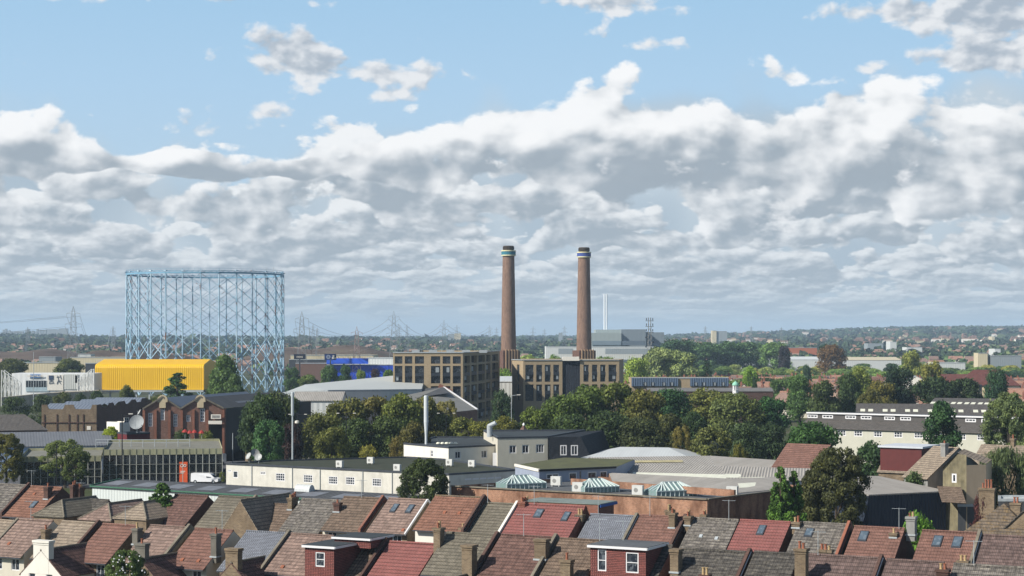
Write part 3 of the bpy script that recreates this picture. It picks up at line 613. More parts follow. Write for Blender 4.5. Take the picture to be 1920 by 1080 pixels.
dormer(rB, t, u0+.1, u1-.9, z, 4.4, -.6, TILEHUNG, [(.13, .29, .3, 2.3), (.64, .87, .4, 2.3)], zd=.12, roofm=FELT)
B(1283, 1403, 1032, 'dark', STOCK, 'dark mottled tiled house with a pale metal flashing at its right edge', par='d1', chim=[(1322, -5.6, 1078, 2, DKB, (.8, .7))])
B(1414, 1500, 1037, 'dark', DKB, 'dark mottled tiled house left of the tall brick twin-pot stack', chim=[(1503, -3.4, 1029, 2, STOCK, (1.0, .9)), (1548, 0.9, 1031, 3, STOCK, (1.2, .7))])
B(1516, 1650, 1043, 'purple', STOCK, 'purple-brown tiled house with an aerial right of the twin-pot stack', par='d1', aerial=.15)
B(1663, 1772, 1052, 'purple', DKB, 'purple-brown tiled house left of the twin cream pots at the bottom right', chim=[(1768, -2.0, 1068, 2, DKB, (1.0, .7)), (1806, 1.5, 1052, 2, STOCK, (.9, .7))])
B(1788, 1990, 1063, 'mottled', STOCK, 'grey-brown tiled house at the bottom right corner', aerial=.2)
up = lambda p, z: Vector((p.x, p.y, z))

# ---------------------------------------------------------------- works, shops and yards behind the terraces
SH = sheet('fibre_cement_sheet', hx('#96928c'), .45, dirt=.3, depth=.04, rough=.85, stain=hx('#75726c')); SHD = sheet('dark_fibre_cement', hx('#4b4d50'), .8, dirt=.3, depth=.08, rough=.85)
SHW = sheet('pale_metal_sheet', hx('#b4b8b8'), .6, dirt=.12, depth=.008, rough=.5); WALLW = sheet('pale_ribbed_wall', hx('#b9c0be'), .6, dirt=.12, depth=.03)
RLW = paint('translucent_rooflight', hx('#d6d6c4'), .15, .5); RLG = paint('dirty_rooflight', hx('#74777d'), .3, .6); GREEN = paint('green_trim', hx('#3f6a55'), .2)
def rect_from(a, b, depth):              # anticlockwise footprint from front left, front right and how far back it runs
    a, b = Vector((a[0], a[1], 0)), Vector((b[0], b[1], 0)); d = (b-a).normalized(); n = Vector((-d.y, d.x, 0))
    return [a, b, b+n*depth, a+n*depth]
def ridge_roof(t, q, ze, zr, roofm, wallm, over=.3, name='roof', hip=0):
    """ridge parallel to the front edge q0-q1"""
    a, b, c, d = [Vector((p[0], p[1], 0)) for p in q]; f = (a-d).normalized()*over; e = (b-a).normalized()*over*.6; m0, m1 = (a+d)/2-e, (b+c)/2+e; L = (b-a).normalized()
    U = lambda p, z: p+Vector((0, 0, z)); k = (zr-ze)/((a-d).length/2); zo = ze-k*over; r = MB(); A, B, C_, D_ = U(a+f-e, zo), U(b+f+e, zo), U(c-f+e, zo), U(d-f-e, zo); M0, M1 = U(m0+L*hip, zr), U(m1-L*hip, zr)
    r.poly([A, B, M1, M0]); r.poly([C_, D_, M0, M1]); dn = Vector((0, 0, -.18)); r.poly([A+dn, B+dn, B, A]); r.poly([C_+dn, D_+dn, D_, C_])
    if hip: r.poly([B, C_, M1]); r.poly([D_, A, M0])
    else:
        r.poly([B+dn, M1+dn, M1, B]); r.poly([M1+dn, C_+dn, C_, M1]); r.poly([D_+dn, M0+dn, M0, D_]); r.poly([M0+dn, A+dn, A, M0])
        g = MB(); g.poly([U(b, ze), U(c, ze), U((b+c)/2, zr-.15)]); g.poly([U(d, ze), U(a, ze), U((a+d)/2, zr-.15)]); g.build('gable', wallm, t)
    return r.build(name, roofm, t), (A, B, M1, M0, C_, D_)
def strips(parent, A, B, M1, M0, spec, m, name='rooflight', up=.05):
    """flat strips on the slope A-B (eaves) to M0-M1 (ridge): (f0,f1,g0,g1) along and up"""
    for f0, f1, g0, g1 in spec:
        P = lambda f, g: (A.lerp(B, f)).lerp(M0.lerp(M1, f), g)+Vector((0, 0, up)); MB().poly([P(f0, g0), P(f1, g0), P(f1, g1), P(f0, g1)]).build(name, m, parent)
def ac_unit(p, ang, label, s=1.0):
    t = T('air_conditioner', label, 'air conditioner', p, 'air conditioning units on flat roofs'); m = MB(); m.box((p.x, p.y, p.z+.55*s), (1.0*s, .45*s, .85*s), ang)
    for dx in (-.35, .35): m.box((p.x+dx*s*math.cos(ang), p.y+dx*s*math.sin(ang), p.z+.06*s), (.08, .5*s, .12*s), ang)
    m.build('casing', paint('unit_casing', hx('#c5c6c2'), .15, .5), t); n = Vector((math.sin(ang), -math.cos(ang), 0)); g = MB()
    c = Vector((p.x, p.y, p.z+.55*s))+n*(.235*s); e = Vector((math.cos(ang), math.sin(ang), 0)); r = .2*s
    g.poly([c-e*(.12*s)+(e*math.cos(a)+Vector((0, 0, 1))*math.sin(a))*r for a in [k*math.pi/8 for k in range(16)]]); g.build('fan_grille', GREYR, t)
    return t
def dish(p, label, r=.5, az=.6, mast=1.0, group=None, tilt=.5, m=None):
    t = T('satellite_dish', label, 'satellite dish', p, group); MB().tube(p, p+Vector((0, 0, mast)), .05*max(1, r), n=6).build('mast', STEEL, t)
    n = Vector((-math.sin(az)*math.cos(tilt), -math.cos(az)*math.cos(tilt), math.sin(tilt))); x = n.cross(Vector((0, 0, 1))).normalized(); y = x.cross(n)
    c = p+Vector((0, 0, mast+r*.2)); d = MB(); K = 16; rings = []
    for j in range(5):
        q = j/4; rings.append([c+(x*math.cos(a)+y*math.sin(a))*r*q+n*(r*.28*q*q) for a in [k*2*math.pi/K for k in range(K)]])
    for j in range(4):
        for k in range(K): l = (k+1) % K; d.poly([rings[j][k], rings[j][l], rings[j+1][l], rings[j+1][k]])
    d.build('reflector', m or paint('dish_white', hx('#a9aba9'), .15, .5), t)
    MB().bar(c-y*r*.9+n*(.25*r), c+n*r*.9, .04*max(1, r)).bar(c+n*r*.9-x*.05, c+n*r*.9+x*.05, .12*max(1, r)).build('feed_arm', STEEL, t); return t
def tr_lerp(a, b, f): return a+(b-a)*f

# long dark shed with green trim
a, b = Wp(173, 911, 4.6), Wp(735, 944, 4.6); q = rect_from(a, b, 13)
t = T('long_shed', 'long low shed with a dark sheeted roof, grey skylight panels and green gutters', 'shed', centre(q)); MB().prism(q, 0, 4.6, top=False).build('wall', WALLW, t)
ro, S_ = ridge_roof(t, q, 4.6, 5.2, SHD, WALLW); strips(ro, *S_[:4], [(i/9+.01, i/9+.075, .25, .78) for i in range(0, 9)], RLG)
MB().bar(S_[0], S_[1], .16, .2).build('gutter', GREEN, t); MB().bar(S_[0]+Vector((0, 0, .1)), S_[3]+Vector((0, 0, .05)), .14, .25).build('verge', GREEN, t)
p = S_[0].lerp(S_[1], .66).lerp(S_[3].lerp(S_[2], .66), .8); m = MB()
for k in range(8): a0, a1 = math.pi*k/8, math.pi*(k+1)/8; P = lambda al, s: p+Vector((TD[0]*s, TD[1]*s, 0))+Vector((-TD[1]*math.cos(al)*.8, TD[0]*math.cos(al)*.8, math.sin(al)*1.0)); m.poly([P(a0, -1.3), P(a0, 1.3), P(a1, 1.3), P(a1, -1.3)])
m.poly([P(math.pi*k/8, 1.3) for k in range(9)]); m.poly([P(math.pi*k/8, -1.3) for k in range(9)][::-1]); m.build('curved_rooflight', SHW, t)

# long cream building with lattice windows
z = 6.5; A, B_, C_, D_, E_, F_ = Wp(424, 869, z), Wp(842, 889, z), Wp(968, 881, z), Wp(830, 861, z), Wp(762, 857, z), Wp(505, 864, z)
wl = [(0, 427, 880, 434, 885), (0, 437, 883, 446, 896, (0, 0)), (0, 488, 884, 498, 890)]+[(0, x0, y0, x1, y0+15, (3, 2)) for x0, x1, y0 in ((517, 534, 887), (569, 586, 890), (616, 633, 893), (648, 665, 894), (698, 715, 897))]
wl += [(1, 872+i*14, 897-i*.7, 884+i*14, 900-i*.7, (0, 0)) for i in range(5)]
t = flat_block('cream_building', 'long single storey cream building with small paned windows and a dark mossy flat roof', 'building', [A, B_, C_, D_, E_, F_], z, paint('cream_wall', hx('#cbc8be'), .24), MOSS, windows=wl, coping=None, parapet=.12, depth=.1, fw=.12)
CREAMT = t; A0_, B0_ = A.copy(), B_.copy(); m = MB(); pts = [A, B_, C_, D_, E_, F_]
for i in range(6): p_, q_ = pts[i], pts[(i+1) % 6]; m.bar(Vector((p_.x, p_.y, z-.02)), Vector((q_.x, q_.y, z-.02)), .25, .3)
m.build('roof_edge', LEAD, t)
for i, (x, y, lb) in enumerate(((637, 877, 'white air conditioner alone on the mossy roof nearest the left'), (695, 870, 'white air conditioner at the back of the mossy roof'), (745, 884, 'white air conditioner near the front edge of the mossy roof'), (843, 874, 'white air conditioner at the rear corner of the mossy roof'), (885, 876, 'white air conditioner beside the roof corner near the leafy tree'))): ac_unit(Wp(x, y, 6.4), -.5, lb, 1.2)
dish(Wp(467, 868, 6.4), 'large pale satellite dish, left one on the cream building', .65, .9, 1.0, 'dishes on the cream building'); dish(Wp(485, 869, 6.4), 'large pale satellite dish, right one on the cream building', .65, .3, .9, 'dishes on the cream building'); dish(Wp(478, 866, 6.4), 'grey mesh satellite dish between two pale ones', .8, -.5, 1.3, 'dishes on the cream building', m=GREYR)
flat_block('equipment_cabinet', 'pale green equipment cabinet at the foot of the tall grey mast', 'cabinet', rect_from(Wp(533, 868, 0)+Vector((0, 0, 0)), Wp(543, 868, 0), 1), 5.2, paint('cabinet_green', hx('#9db0a5')), WHITE)

# white two storey block with mansard
D0 = 338; zt = 8.9
L0 = Ap(757, 820, D0+8); L1 = Ap(841, 838, D0-4); L2 = Ap(934, 834, D0+3); L3 = Ap(900, 822, D0+22)
wl = [(1, 853, 846, 864, 860, (1, 0)), (1, 902, 844, 913, 859, (1, 0)), (0, 807, 844, 812, 857)]
t = flat_block('white_block', 'white rendered two storey block with a dark flat roof and a slanting end wall', 'building', [L0, L1, L2, L3+Vector((6, 8, 0)), L0+Vector((5, 22, 0))], 7.8, WHITE, FELTD, windows=wl, coping=LEAD, fw=.15, parapet=.2)
for x in (882, 929): p = Ap(x, 852, D0+1); MB().prism([(p.x-.5, p.y-.7), (p.x+.5, p.y-.7), (p.x+.5, p.y-.5), (p.x-.5, p.y-.5)], 4.0, 6.4).build('door', WPVC, t)
M0 = Ap(933, 830, D0-1); M1 = Ap(1027, 826, D0+2); M2 = Ap(1092, 824, D0+5)
wl = [(0, 955, 835, 968, 850, (1, 0)), (0, 979, 834, 992, 850, (1, 0)), (0, 1005, 833, 1020, 849, (2, 0))]
t = flat_block('cream_upper_block', 'cream rendered two storey block with three white windows and a dark mansard end', 'building', [M0, M1, M1+Vector((8, 24, 0)), M0+Vector((-3, 26, 0))], 9.4, CREAM, FELTD, windows=wl, coping=LEAD, fw=.15)
m = MB(); a, b = M1+Vector((.05, -.1, 0)), M2; bk = [b+Vector((5, 22, 0)), a+Vector((8, 22, 0))]; lo = [a+Vector((.3, -.9, 0)), b+Vector((1.6, -.9, 0)), bk[0]+Vector((1.6, 0, 0)), bk[1]]; hi = [a, b+Vector((-.4, 0, 0)), bk[0], bk[1]]
for i in range(4): j = (i+1) % 4; m.poly([(lo[i].x, lo[i].y, 0), (lo[j].x, lo[j].y, 0), (lo[j].x, lo[j].y, 5.2), (lo[i].x, lo[i].y, 5.2)]); m.poly([(lo[i].x, lo[i].y, 5.2), (lo[j].x, lo[j].y, 5.2), (hi[j].x, hi[j].y, 9.2), (hi[i].x, hi[i].y, 9.2)])
m.poly([(p.x, p.y, 9.2) for p in hi]); m.build('mansard', RT['slate'] if 0 else tiles('mansard_slates', hx('#2c3139'), .2, None, .25, .22), t)
for x0, x1 in ((1050, 1062), (1070, 1083)): p, q = Ap(x0, 845, M1.y-.75), Ap(x1, 845, M1.y-.6); m = MB(); f = window(t, (p.x, p.y), (q.x, q.y), 0, 1, 5.9, 7.8, depth=-.25, bars=(1, 0), fw=.18)
p = Ap(918, 815, 345); m = MB(); m.tube((p.x, p.y, 9), (p.x, p.y, 11.2), .55, n=10); m.tube((p.x-.2, p.y, 11.0), (p.x+1.2, p.y-.3, 11.7), .45, n=10); tag(m.build('roof_cowl', STEEL, base=p), 'bent grey ventilation cowl on the white block', 'vent')
for i in range(5): p = Ap(822+i*8, 836-i*.8, 344); p.z = 7.75; tag(MB().lathe(p, [(.45, 0), (.42, .15), (.25, .32)], 10).build('roof_dome', RLW, base=p), ('leftmost', 'second from left', 'middle', 'second from right', 'rightmost')[i]+' of five small dome rooflights on the white block roof', 'rooflight', 'small dome rooflights')
# tall steel flue
p = Ap(799, 815, 341); tag(MB().lathe((p.x, p.y, 0), [(.24, 0), (.24, 9.5), (.42, 12.0), (.42, 16.9), (.36, 17)], 16).build('steel_flue', paint('flue_metal', hx('#c3c9cc'), .15, .4), base=Vector((p.x, p.y, 0))), 'tall silver flue rising in front of the olive trees, wider at its top', 'flue')

# grey-blue rendered flat block
z = 8.3; a, b, c = Wp(966, 872, z), Wp(1011, 882, z), Wp(1155, 876, z)
wl = [(1, 1024.5, 888, 1048, 898, (1, 0)), (1, 1067, 886, 1082, 899.5, (0, 0)), (1, 1102, 884.5, 1119, 898, (0, 0)), (1, 1125, 883.5, 1139, 897.5, (0, 0))]
t = flat_block('blue_grey_block', 'low blue-grey rendered block with an olive mossy roof and white windows', 'building', [a, b, c, c+Vector((4, 17, 0)), a+Vector((8, 17, 0))], z, paint('blue_grey_render', hx('#8e97a8'), .15), MOSSG, windows=wl, parapet=-.03, fw=.14)
m = MB(); m.bar(a+Vector((0, 0, 0)), b, .3, .4); m.build('white_fascia', WHITE, t); MB().bar(b+Vector((0, -.1, 0)), c+Vector((0, -.1, 0)), .3, .3).build('black_fascia', BLACK, t); MB().tube(Wp(1088, 884, z-.2)+Vector((0, -.3, 0)), Vector((Wp(1088, 884, z).x, Wp(1088, 884, z).y-.3, 3)), .12).build('downpipe', BLACK, t)

# brick works with glass lanterns
z = 7.0; a, b, c, d = Wp(846, 911, z), Wp(1326, 936, z), Wp(1532, 911, z), Wp(1100, 893, z)
t = flat_block('brick_works', 'long orange brick works with a grey flat roof carrying three glass lanterns', 'building', [a, b, c, d], z, ORB, FELT, coping=None, parapet=.55)
m = MB()
for p_, q_ in ((a, b), (b, c)): m.bar(Vector((p_.x, p_.y, z)), Vector((q_.x, q_.y, z)), .45, .16)
m.build('coping', STONE, t)
def lantern(x0, x1, y0, y1, label):
    zb = 6.5; a, b = Wp(x0, y1, zb), Wp(x1, y1-3, zb); d = (b-a); d.z = 0; L = d.length; d.normalize(); n = Vector((-d.y, d.x, 0)); w = 3.6; base = a+d*L/2+n*w/2; base.z = zb
    t = T('roof_lantern', label, 'rooflight', base, 'glazed roof lanterns'); P = lambda x, y, z: a+d*x+n*y+Vector((0, 0, z))
    g = MB(); hw = .75; hr = 1.75
    for p in (((0, 0), (L, 0)), ((L, 0), (L, w)), ((L, w), (0, w)), ((0, w), (0, 0))): g.poly([P(*p[0], 0), P(*p[1], 0), P(*p[1], hw), P(*p[0], hw)])
    g.poly([P(0, 0, hw), P(L, 0, hw), P(L-w/2, w/2, hr), P(w/2, w/2, hr)]); g.poly([P(L, w, hw), P(0, w, hw), P(w/2, w/2, hr), P(L-w/2, w/2, hr)]); g.poly([P(L, 0, hw), P(L, w, hw), P(L-w/2, w/2, hr)]); g.poly([P(0, w, hw), P(0, 0, hw), P(w/2, w/2, hr)])
    g.build('glazing', glassm('greenish_glass', hx('#6f8784'), .15, .8), t)
    f = MB(); N = 9; up = .06
    for i in range(N+1):
        x = L*i/N; xr = min(max(x, w/2), L-w/2); h = hr
        f.bar(P(x, -.03, 0), P(x, -.03, hw), .09); f.bar(P(x, -.03, hw+up), P(min(max(x, w/2), L-w/2) if 0 < i < N else (w/2 if i == 0 else L-w/2), w/2, hr+up), .13)
    for i in range(1, 4): y = w*i/4; f.bar(P(-.03, y, hw+up), P(w/2*(min(y, w-y)/(w/2)), y, hw+(hr-hw)*min(y, w-y)/(w/2)+up), .1); f.bar(P(L+.03, y, 0), P(L+.03, y, hw), .08)
    f.bar(P(0, -.04, hw), P(L, -.04, hw), .12); f.bar(P(w/2, w/2, hr+up), P(L-w/2, w/2, hr+up), .16); f.bar(P(L+.04, 0, hw), P(L+.04, w, hw), .12); f.build('glazing_bars', paint('pale_bars', hx('#c6d2cf'), .1, .5), t)
lantern(950, 1024, 899, 918, 'glazed roof lantern nearest the grey-blue block, leftmost of three'); lantern(1096, 1161, 902, 925, 'glazed roof lantern beside a white box unit, middle of three'); lantern(1231, 1307, 907, 932, 'glazed roof lantern furthest right, nearest the brick corner')
for x, y, lb in ((1043, 912, 'white box unit between the first two glass lanterns'), (1084, 924, 'white box unit against the left end of the middle glass lantern'), (1196, 930, 'white box unit between the middle and right glass lanterns'), (1373, 932, 'white box unit near the dark brick corner')): ac_unit(Wp(x, y, 6.45), -.4, lb, 1.5)
m = MB(); m.bar(Wp(1072, 903, 7.3), Wp(1378, 925, 7.3), .4, .9); tag(m.build('brick_parapet', ORB, base=Wp(1220, 914, 7.3)), 'low orange brick wall behind the glass lanterns', 'wall')

# big sheeted roofs behind
def big_roof(name, label, pl, pr, depth, ze, zr, nb=1, m=None, hip=0, wall=None, lights=(), lm=None, mm=None):
    a, b = Wp(pl[0], pl[1], ze), Wp(pr[0], pr[1], ze); q = rect_from(a, b, depth); t = T(name, label, 'building', centre(q)); wl = wall or GREYR
    MB().prism(q, 0, ze, top=False).build('wall', wl, t); n = (q[3]-q[0])/nb; out = []
    for i in range(nb):
        qq = [q[0]+n*i, q[1]+n*i, q[1]+n*(i+1), q[0]+n*(i+1)]; ro, S = ridge_roof(t, qq, ze, zr, m or SH, wl, over=.25 if nb == 1 or i == 0 else .0, hip=hip); out.append((ro, S))
        sp = [l[1:] for l in lights if l[0] == i]; strips(ro, S[0], S[1], S[2], S[3], sp, lm or RLW)
    return t, out
FR0 = [(1150, 902), (1382, 919), (1524, 906)]; BK0 = [(1096, 858), (1322, 852), (1520, 868)]; t = T('sheeted_factory', 'wide factory with grey corrugated multi-pitch roofs and pale rooflight strips', 'building', Vector((Wp(1330, 885, 7).x, 275, 0)))
NR = 6; G = []; zr_ = lambda j: 6.5+(1.0 if j % 2 else 0)
for j in range(NR+1): G.append([Wp(FR0[i][0]+(BK0[i][0]-FR0[i][0])*((j/NR)), CY+1/((1/(FR0[i][1]-CY))*(1-j/NR)+(1/(BK0[i][1]-CY))*(j/NR)), 6.9) for i in range(3)]); [setattr(p, 'z', zr_(j)) for p in G[-1]]
m = MB()
for j in range(NR):
    for i in range(2): m.poly([G[j][i], G[j][i+1], G[j+1][i+1], G[j+1][i]])
ro = m.build('roof', SH, t); w = MB(); per = [G[0][0], G[0][1], G[0][2]]+[G[j][2] for j in range(1, NR+1)]+[G[NR][1], G[NR][0]]+[G[j][0] for j in range(NR-1, 0, -1)]
for i in range(len(per)): p_, q_ = per[i], per[(i+1) % len(per)]; w.poly([up(p_, 0), up(q_, 0), up(q_, q_.z-.04), up(p_, p_.z-.04)])
w.build('wall', ORB, t)
def fl(j, i, f0, f1, g0, g1, mt):
    P = lambda f, g: (G[j][i].lerp(G[j][i+1], f)).lerp(G[j+1][i].lerp(G[j+1][i+1], f), g)+Vector((0, 0, .05)); MB().poly([P(f0, g0), P(f1, g0), P(f1, g1), P(f0, g1)]).build('rooflight', mt, ro)
YL = paint('yellowed_rooflight', hx('#b9ae85'), .3, .6); fl(2, 0, .25, 1, .0, .30, RLW); fl(2, 1, .0, .45, .05, .35, RLW); fl(0, 1, .05, .95, .3, .62, RLW); fl(3, 0, .3, .98, .5, .72, YL); fl(4, 0, .1, .75, .4, .6, YL); fl(3, 1, .1, .5, .4, .6, YL)
big_roof('pale_roofed_shed', 'low shed with a smooth pale roof against the dark trees', (1090, 858), (1300, 861), 20, 5.4, 6.9, 1, SHW, hip=6)
t, o_ = big_roof('navy_shed', 'navy clad shed with a light grey corrugated roof', (1628, 927), (1774, 920), 30, 6.8, 7.8, 1, SH, wall=NAVY)
flat_block('dark_timber_store', 'small dark flat roofed store with a pale edge left of the hipped roof', 'shed', [Wp(1796, 946, 5), Wp(1848, 946, 5), Wp(1852, 940, 5), Wp(1800, 940, 5)], 5, paint('dark_boards', hx('#4a4d50'), .3), FELT, coping=STEEL)
flat_block('grey_flat_shed', 'grey flat roofed shed behind the four pot chimney stack', 'shed', [Wp(1872, 936, 6), Wp(1960, 936, 6), Wp(1960, 929, 6), Wp(1872, 929, 6)], 6, paint('dark_boards', hx('#4a4d50'), .3), SHW, coping=STEEL)

# hipped house with lichened roof, bottom right
c = Wp(1868, 945, 8.8); t = gable_block('hipped_house', 'house with a steep hipped roof covered in orange lichen behind the farther row', 'house', (c.x+1.5, c.y+1.5), rad(63), 12, 10.5, 4.6, 8.8, STOCK, RT['yellowed'], hip=5.0)
p = Wp(1851, 935, 8.0); chimney_stack(t, (p.x, p.y), RANG, (1.9, .9), 4, 9.3, STOCK, 4, POT, poth=.8)
p = Wp(1916, 955, 8.6); t = gable_block('gabled_house', 'brick house with a gable and two orange pots at the right edge', 'house', (p.x+3, p.y+6), rad(63), 11, 7, 5, 8.4, STOCK, RT['dark']); chimney_stack(t, Wp(1905, 948, 8.6), RANG, (1.1, .8), 4, 8.9, STOCK, 2, POT)
# houses on the right beyond the navy shed
def back_house(x0, x1, y, D, run, roof, wall, label, **k):
    a, b = Ap(x0, y, D), Ap(x1, y, D*.985); zr = a.z; u = (b-a); L = Vector((u.x, u.y)).length; c = (a+b)/2; ang = math.atan2(u.y, u.x)
    return gable_block('rear_house', label, 'house', (c.x, c.y), ang, L, run*2, zr-run*.66, zr, wall, RT[roof], **k), c, ang, L, zr
back_house(1478, 1556, 831, 300, 5.6, 'redbrown', STOCK, 'house with a roof half bright red and half grey left of the brownish tree', hip=.0)
t, c, ang, L, zr = back_house(1670, 1760, 838, 283, 5, 'tan', STOCK, 'house with a wide maroon box dormer beside the tan roof'); P = lambda x, y: (c.x+x*math.cos(ang)-y*math.sin(ang), c.y+x*math.sin(ang)+y*math.cos(ang))
MB().prism([P(-3.6, -5), P(3.0, -5), P(3.0, 2), P(-3.6, 2)], zr-3.3, zr+.2, 0).build('dormer', paint('maroon_cladding', hx('#5a2927'), .2), t); MB().prism([P(-3.9, -5.3), P(3.3, -5.3), P(3.3, 2.2), P(-3.9, 2.2)], zr+.22, zr+.5, bottom=True).build('dormer_roof', paint('pale_roof_edge', hx('#b9bec4'), .1), t)
t, c, ang, L, zr = back_house(1752, 1797, 836, 268, 6.2, 'tan', GREYR, 'tan tiled house with a slim stack and one orange pot'); chimney_stack(t, Ap(1771, 848, 264), ang, (.9, .7), zr-4, zr+.6, GREYR, 1, POT)
# stained cream gable end, facing the camera
c = Ap(1798, 860, 255); g0 = Ap(1768, 860, 251); g1 = Ap(1812, 860, 249)
t = T('cream_gable_house', 'house with a stained cream gable wall and a white framed window', 'house', Vector((c.x, c.y, 0))); m = MB(); A_, B1 = Vector((g0.x, g0.y, 0)), Vector((g1.x, g1.y, 0))
hs = [px_hole(A_, B1, 1784.5, 888, 1793.5, 905)]; wall_holes(m, A_, B1, 0, 9.9, hs, .1); up = lambda p, z: Vector((p.x, p.y, z)); m.poly([up(A_, 9.9), up(B1, 9.9), up(B1, 11.8), up(A_.lerp(B1, .6), 11.9)]); m.build('wall', TANR, t)
for h in hs: window(t, A_, B1, *h, depth=.1, bars=(0, 0), fw=.2)
B2 = B1+Vector((3.0, 1.2, 0)); m = MB(); wall_holes(m, B1, B2, 0, 10.4, [], .1); bk = Vector((3.2, 9, 0)); m.poly([up(B2, 0), up(B2+bk, 0), up(B2+bk, 10.4), up(B2, 10.4)]); m.poly([up(A_+bk, 0), up(A_, 0), up(A_, 9.9), up(A_+bk, 9.9)]); m.build('side_wall', PINKR, t)
m = MB(); m.poly([up(A_-Vector((.3, .2, 0)), 9.75), up(A_.lerp(B1, .6)-Vector((0, .2, 0)), 12.05), up(A_.lerp(B1, .6)+bk, 12.05), up(A_+bk, 9.75)]); m.poly([up(A_.lerp(B1, .6)-Vector((0, .2, 0)), 12.05), up(B2, 10.5), up(B2+bk, 10.5), up(A_.lerp(B1, .6)+bk, 12.05)]); m.build('roof', RT['tan'], t)
a, b = Ap(1766, 910, 246), Ap(1812, 908, 244); m = MB(); m.poly([up(a, 5.6), up(b, 5.6), up(b+Vector((.5, 5, 0)), 7.4), up(a+Vector((.5, 5, 0)), 7.4)]); m.build('porch_roof', RT['brown'], t)
back_house(1842, 1925, 833, 300, 4.5, 'tan', STOCK, 'tan tiled house half hidden behind the willow', chim=[(1.5, 0, 1)])

# long cream terrace with dormer strip on the right
D0 = 375; a, b = Ap(1500, 815, D0+14), Ap(1905, 822, D0-12); q = rect_from(a, b, 13); ze = HC-(806-CY)*375/F; zr = ze+2.5
t = T('cream_terrace', 'long cream rendered terrace with a dark roof and a strip of white dormer windows', 'building', centre(q)); m = MB(); hs = []
for x in (1570, 1601, 1638, 1676, 1714, 1752, 1795, 1832, 1868): h = px_hole(q[0], q[1], x, 811, x+16, 820); hs.append((h[0], h[1], ze-1.7, ze-.5))
wall_holes(m, q[0], q[1], 0, ze, hs, .12)
for i in (1, 2, 3): m.poly([up(q[i], 0), up(q[(i+1) % 4], 0), up(q[(i+1) % 4], ze), up(q[i], ze)])
m.build('wall', paint('pale_yellow_render', hx('#b5b4a6'), .1), t)
for h in hs: window(t, q[0], q[1], *h, depth=.12, bars=(2, 1), fw=.16)
SLD = tiles('dark_slates', hx('#66615c'), .3, None, .3, .25); ro, S_ = ridge_roof(t, q, ze, zr, SLD, CREAM, .4)
dstrip = MB(); n = (q[3]-q[0]).normalized(); k0, k1 = q[0]+n*3.6, q[1]+n*3.6; zd = zr+.25; wl = []
for x in (1513, 1542, 1585, 1614, 1658, 1688, 1735, 1766, 1810, 1840, 1880): wl.append(px_hole(k0, k1, x, 783, x+20, 789)[:2]+(zd-1.0, zd-.25))
wall_holes(dstrip, k0, k1, ze+.6, zd, wl, .1); d1 = dstrip.build('dormer_strip', paint('dark_hanging', hx('#514e4c'), .2), t)
MB().prism([tuple((k0-n*.3)[:2]), tuple((k1-n*.3)[:2]), tuple((k1+n*4)[:2]), tuple((k0+n*4)[:2])], zd+.01, zd+.22, bottom=True).build('dormer_roof', FELT, d1); MB().bar(up(k0-n*.34, zd+.1), up(k1-n*.34, zd+.1), .06, .3).build('fascia', WPVC, d1)
for h in wl: window(d1, k0, k1, *h, depth=.06, bars=(2, 0), fw=.22, pane=False, gm=GLASSD)
def slate_range(px0, px1, y, D, dep, rise, label, ze_=None, sky=0):
    a, b = Ap(px0, y, D), Ap(px1, y, D*.985); ze = a.z; q = rect_from(a, b, dep); t = T('slate_range', label, 'building', centre(q)); MB().prism(q, 0, ze, top=False).build('wall', GREYR, t); ro, S_ = ridge_roof(t, q, ze, ze+rise, SLD, WHITE); L = (q[1]-q[0]).length
    strips(ro, *S_[:4], [((i+.5)/sky+dx, (i+.5)/sky+dx+1.1/L, .45, .62) for i in range(sky) for dx in (-1.5/L, .3/L)], RLW); return t
slate_range(1605, 1860, 784, 420, 24, 3.0, 'wide dark slate roof with paired rooflights behind the cream terrace', sky=6)
slate_range(1735, 1860, 766, 470, 26, 2.4, 'second dark slate roof with rooflights, higher and further back', sky=5)

# glass fronted showrooms on the left
FASC = paint('stained_fascia', hx('#a5a484'), .3); CURT = sheet('tinted_curtain_glass', (.012, .014, .015), 3, dirt=.0, depth=0, rough=.08)
def showroom(label, x0, x1, yt0, yt1, yb, D0, D1, dep, n, nr=3):
    a, b = Ap(x0, yt0, D0), Ap(x1, yt1, D1); z = a.z; q = rect_from(a, b, dep); t = T('showroom', label, 'building', centre(q), 'glass fronted showrooms'); th = 1.1
    m = MB(); m.prism(q, z-th, z, top=False); m.build('fascia', FASC, t); MB().poly([up(p, z-.5) for p in q]).build('roof', felt('gravelly_roof', hx('#77766c'), .25), t)
    ins = [q[0]+(q[2]-q[0])*.004, q[1]+(q[3]-q[1])*.004, q[2], q[3]]; MB().prism(ins, 0, z-th, top=False).build('glazing', glassm('showroom_glass', (.012, .015, .018), .06, .12), t)
    mm = MB(); L = (q[1]-q[0]).length; d = (q[1]-q[0]).normalized(); nn = Vector((d.y, -d.x, 0))
    for i in range(n+1): p = q[0]+d*(L*i/n)+nn*.02; w = .22 if i % 6 == 0 else .06; mm.bar(up(p, 0), up(p, z-th), w, .12)
    for j in range(1, nr): zz = (z-th)*j/nr; mm.bar(up(q[0]+nn*.03, zz), up(q[1]+nn*.03, zz), .12, .05)
    mm.build('mullions', paint('grey_mullions', hx('#a3a59d'), .2), t)
    f = MB()
    for i in range(n+1): p = q[0]+d*(L*i/n)+nn*.03; f.bar(up(p, z-th), up(p, z), .04, .05)
    f.build('fascia_joints', LEAD, t); return t, q, z
showroom('right hand glass fronted showroom with a pale green fascia, before the brick hall', 193, 417, 843, 837, 905, 346, 350, 34, 18)
showroom('left hand glass showroom behind the roadside trees', 38, 190, 856, 851, 905, 342, 345, 26, 12)
m = MB(); pr = Ap(193, 842, 347)
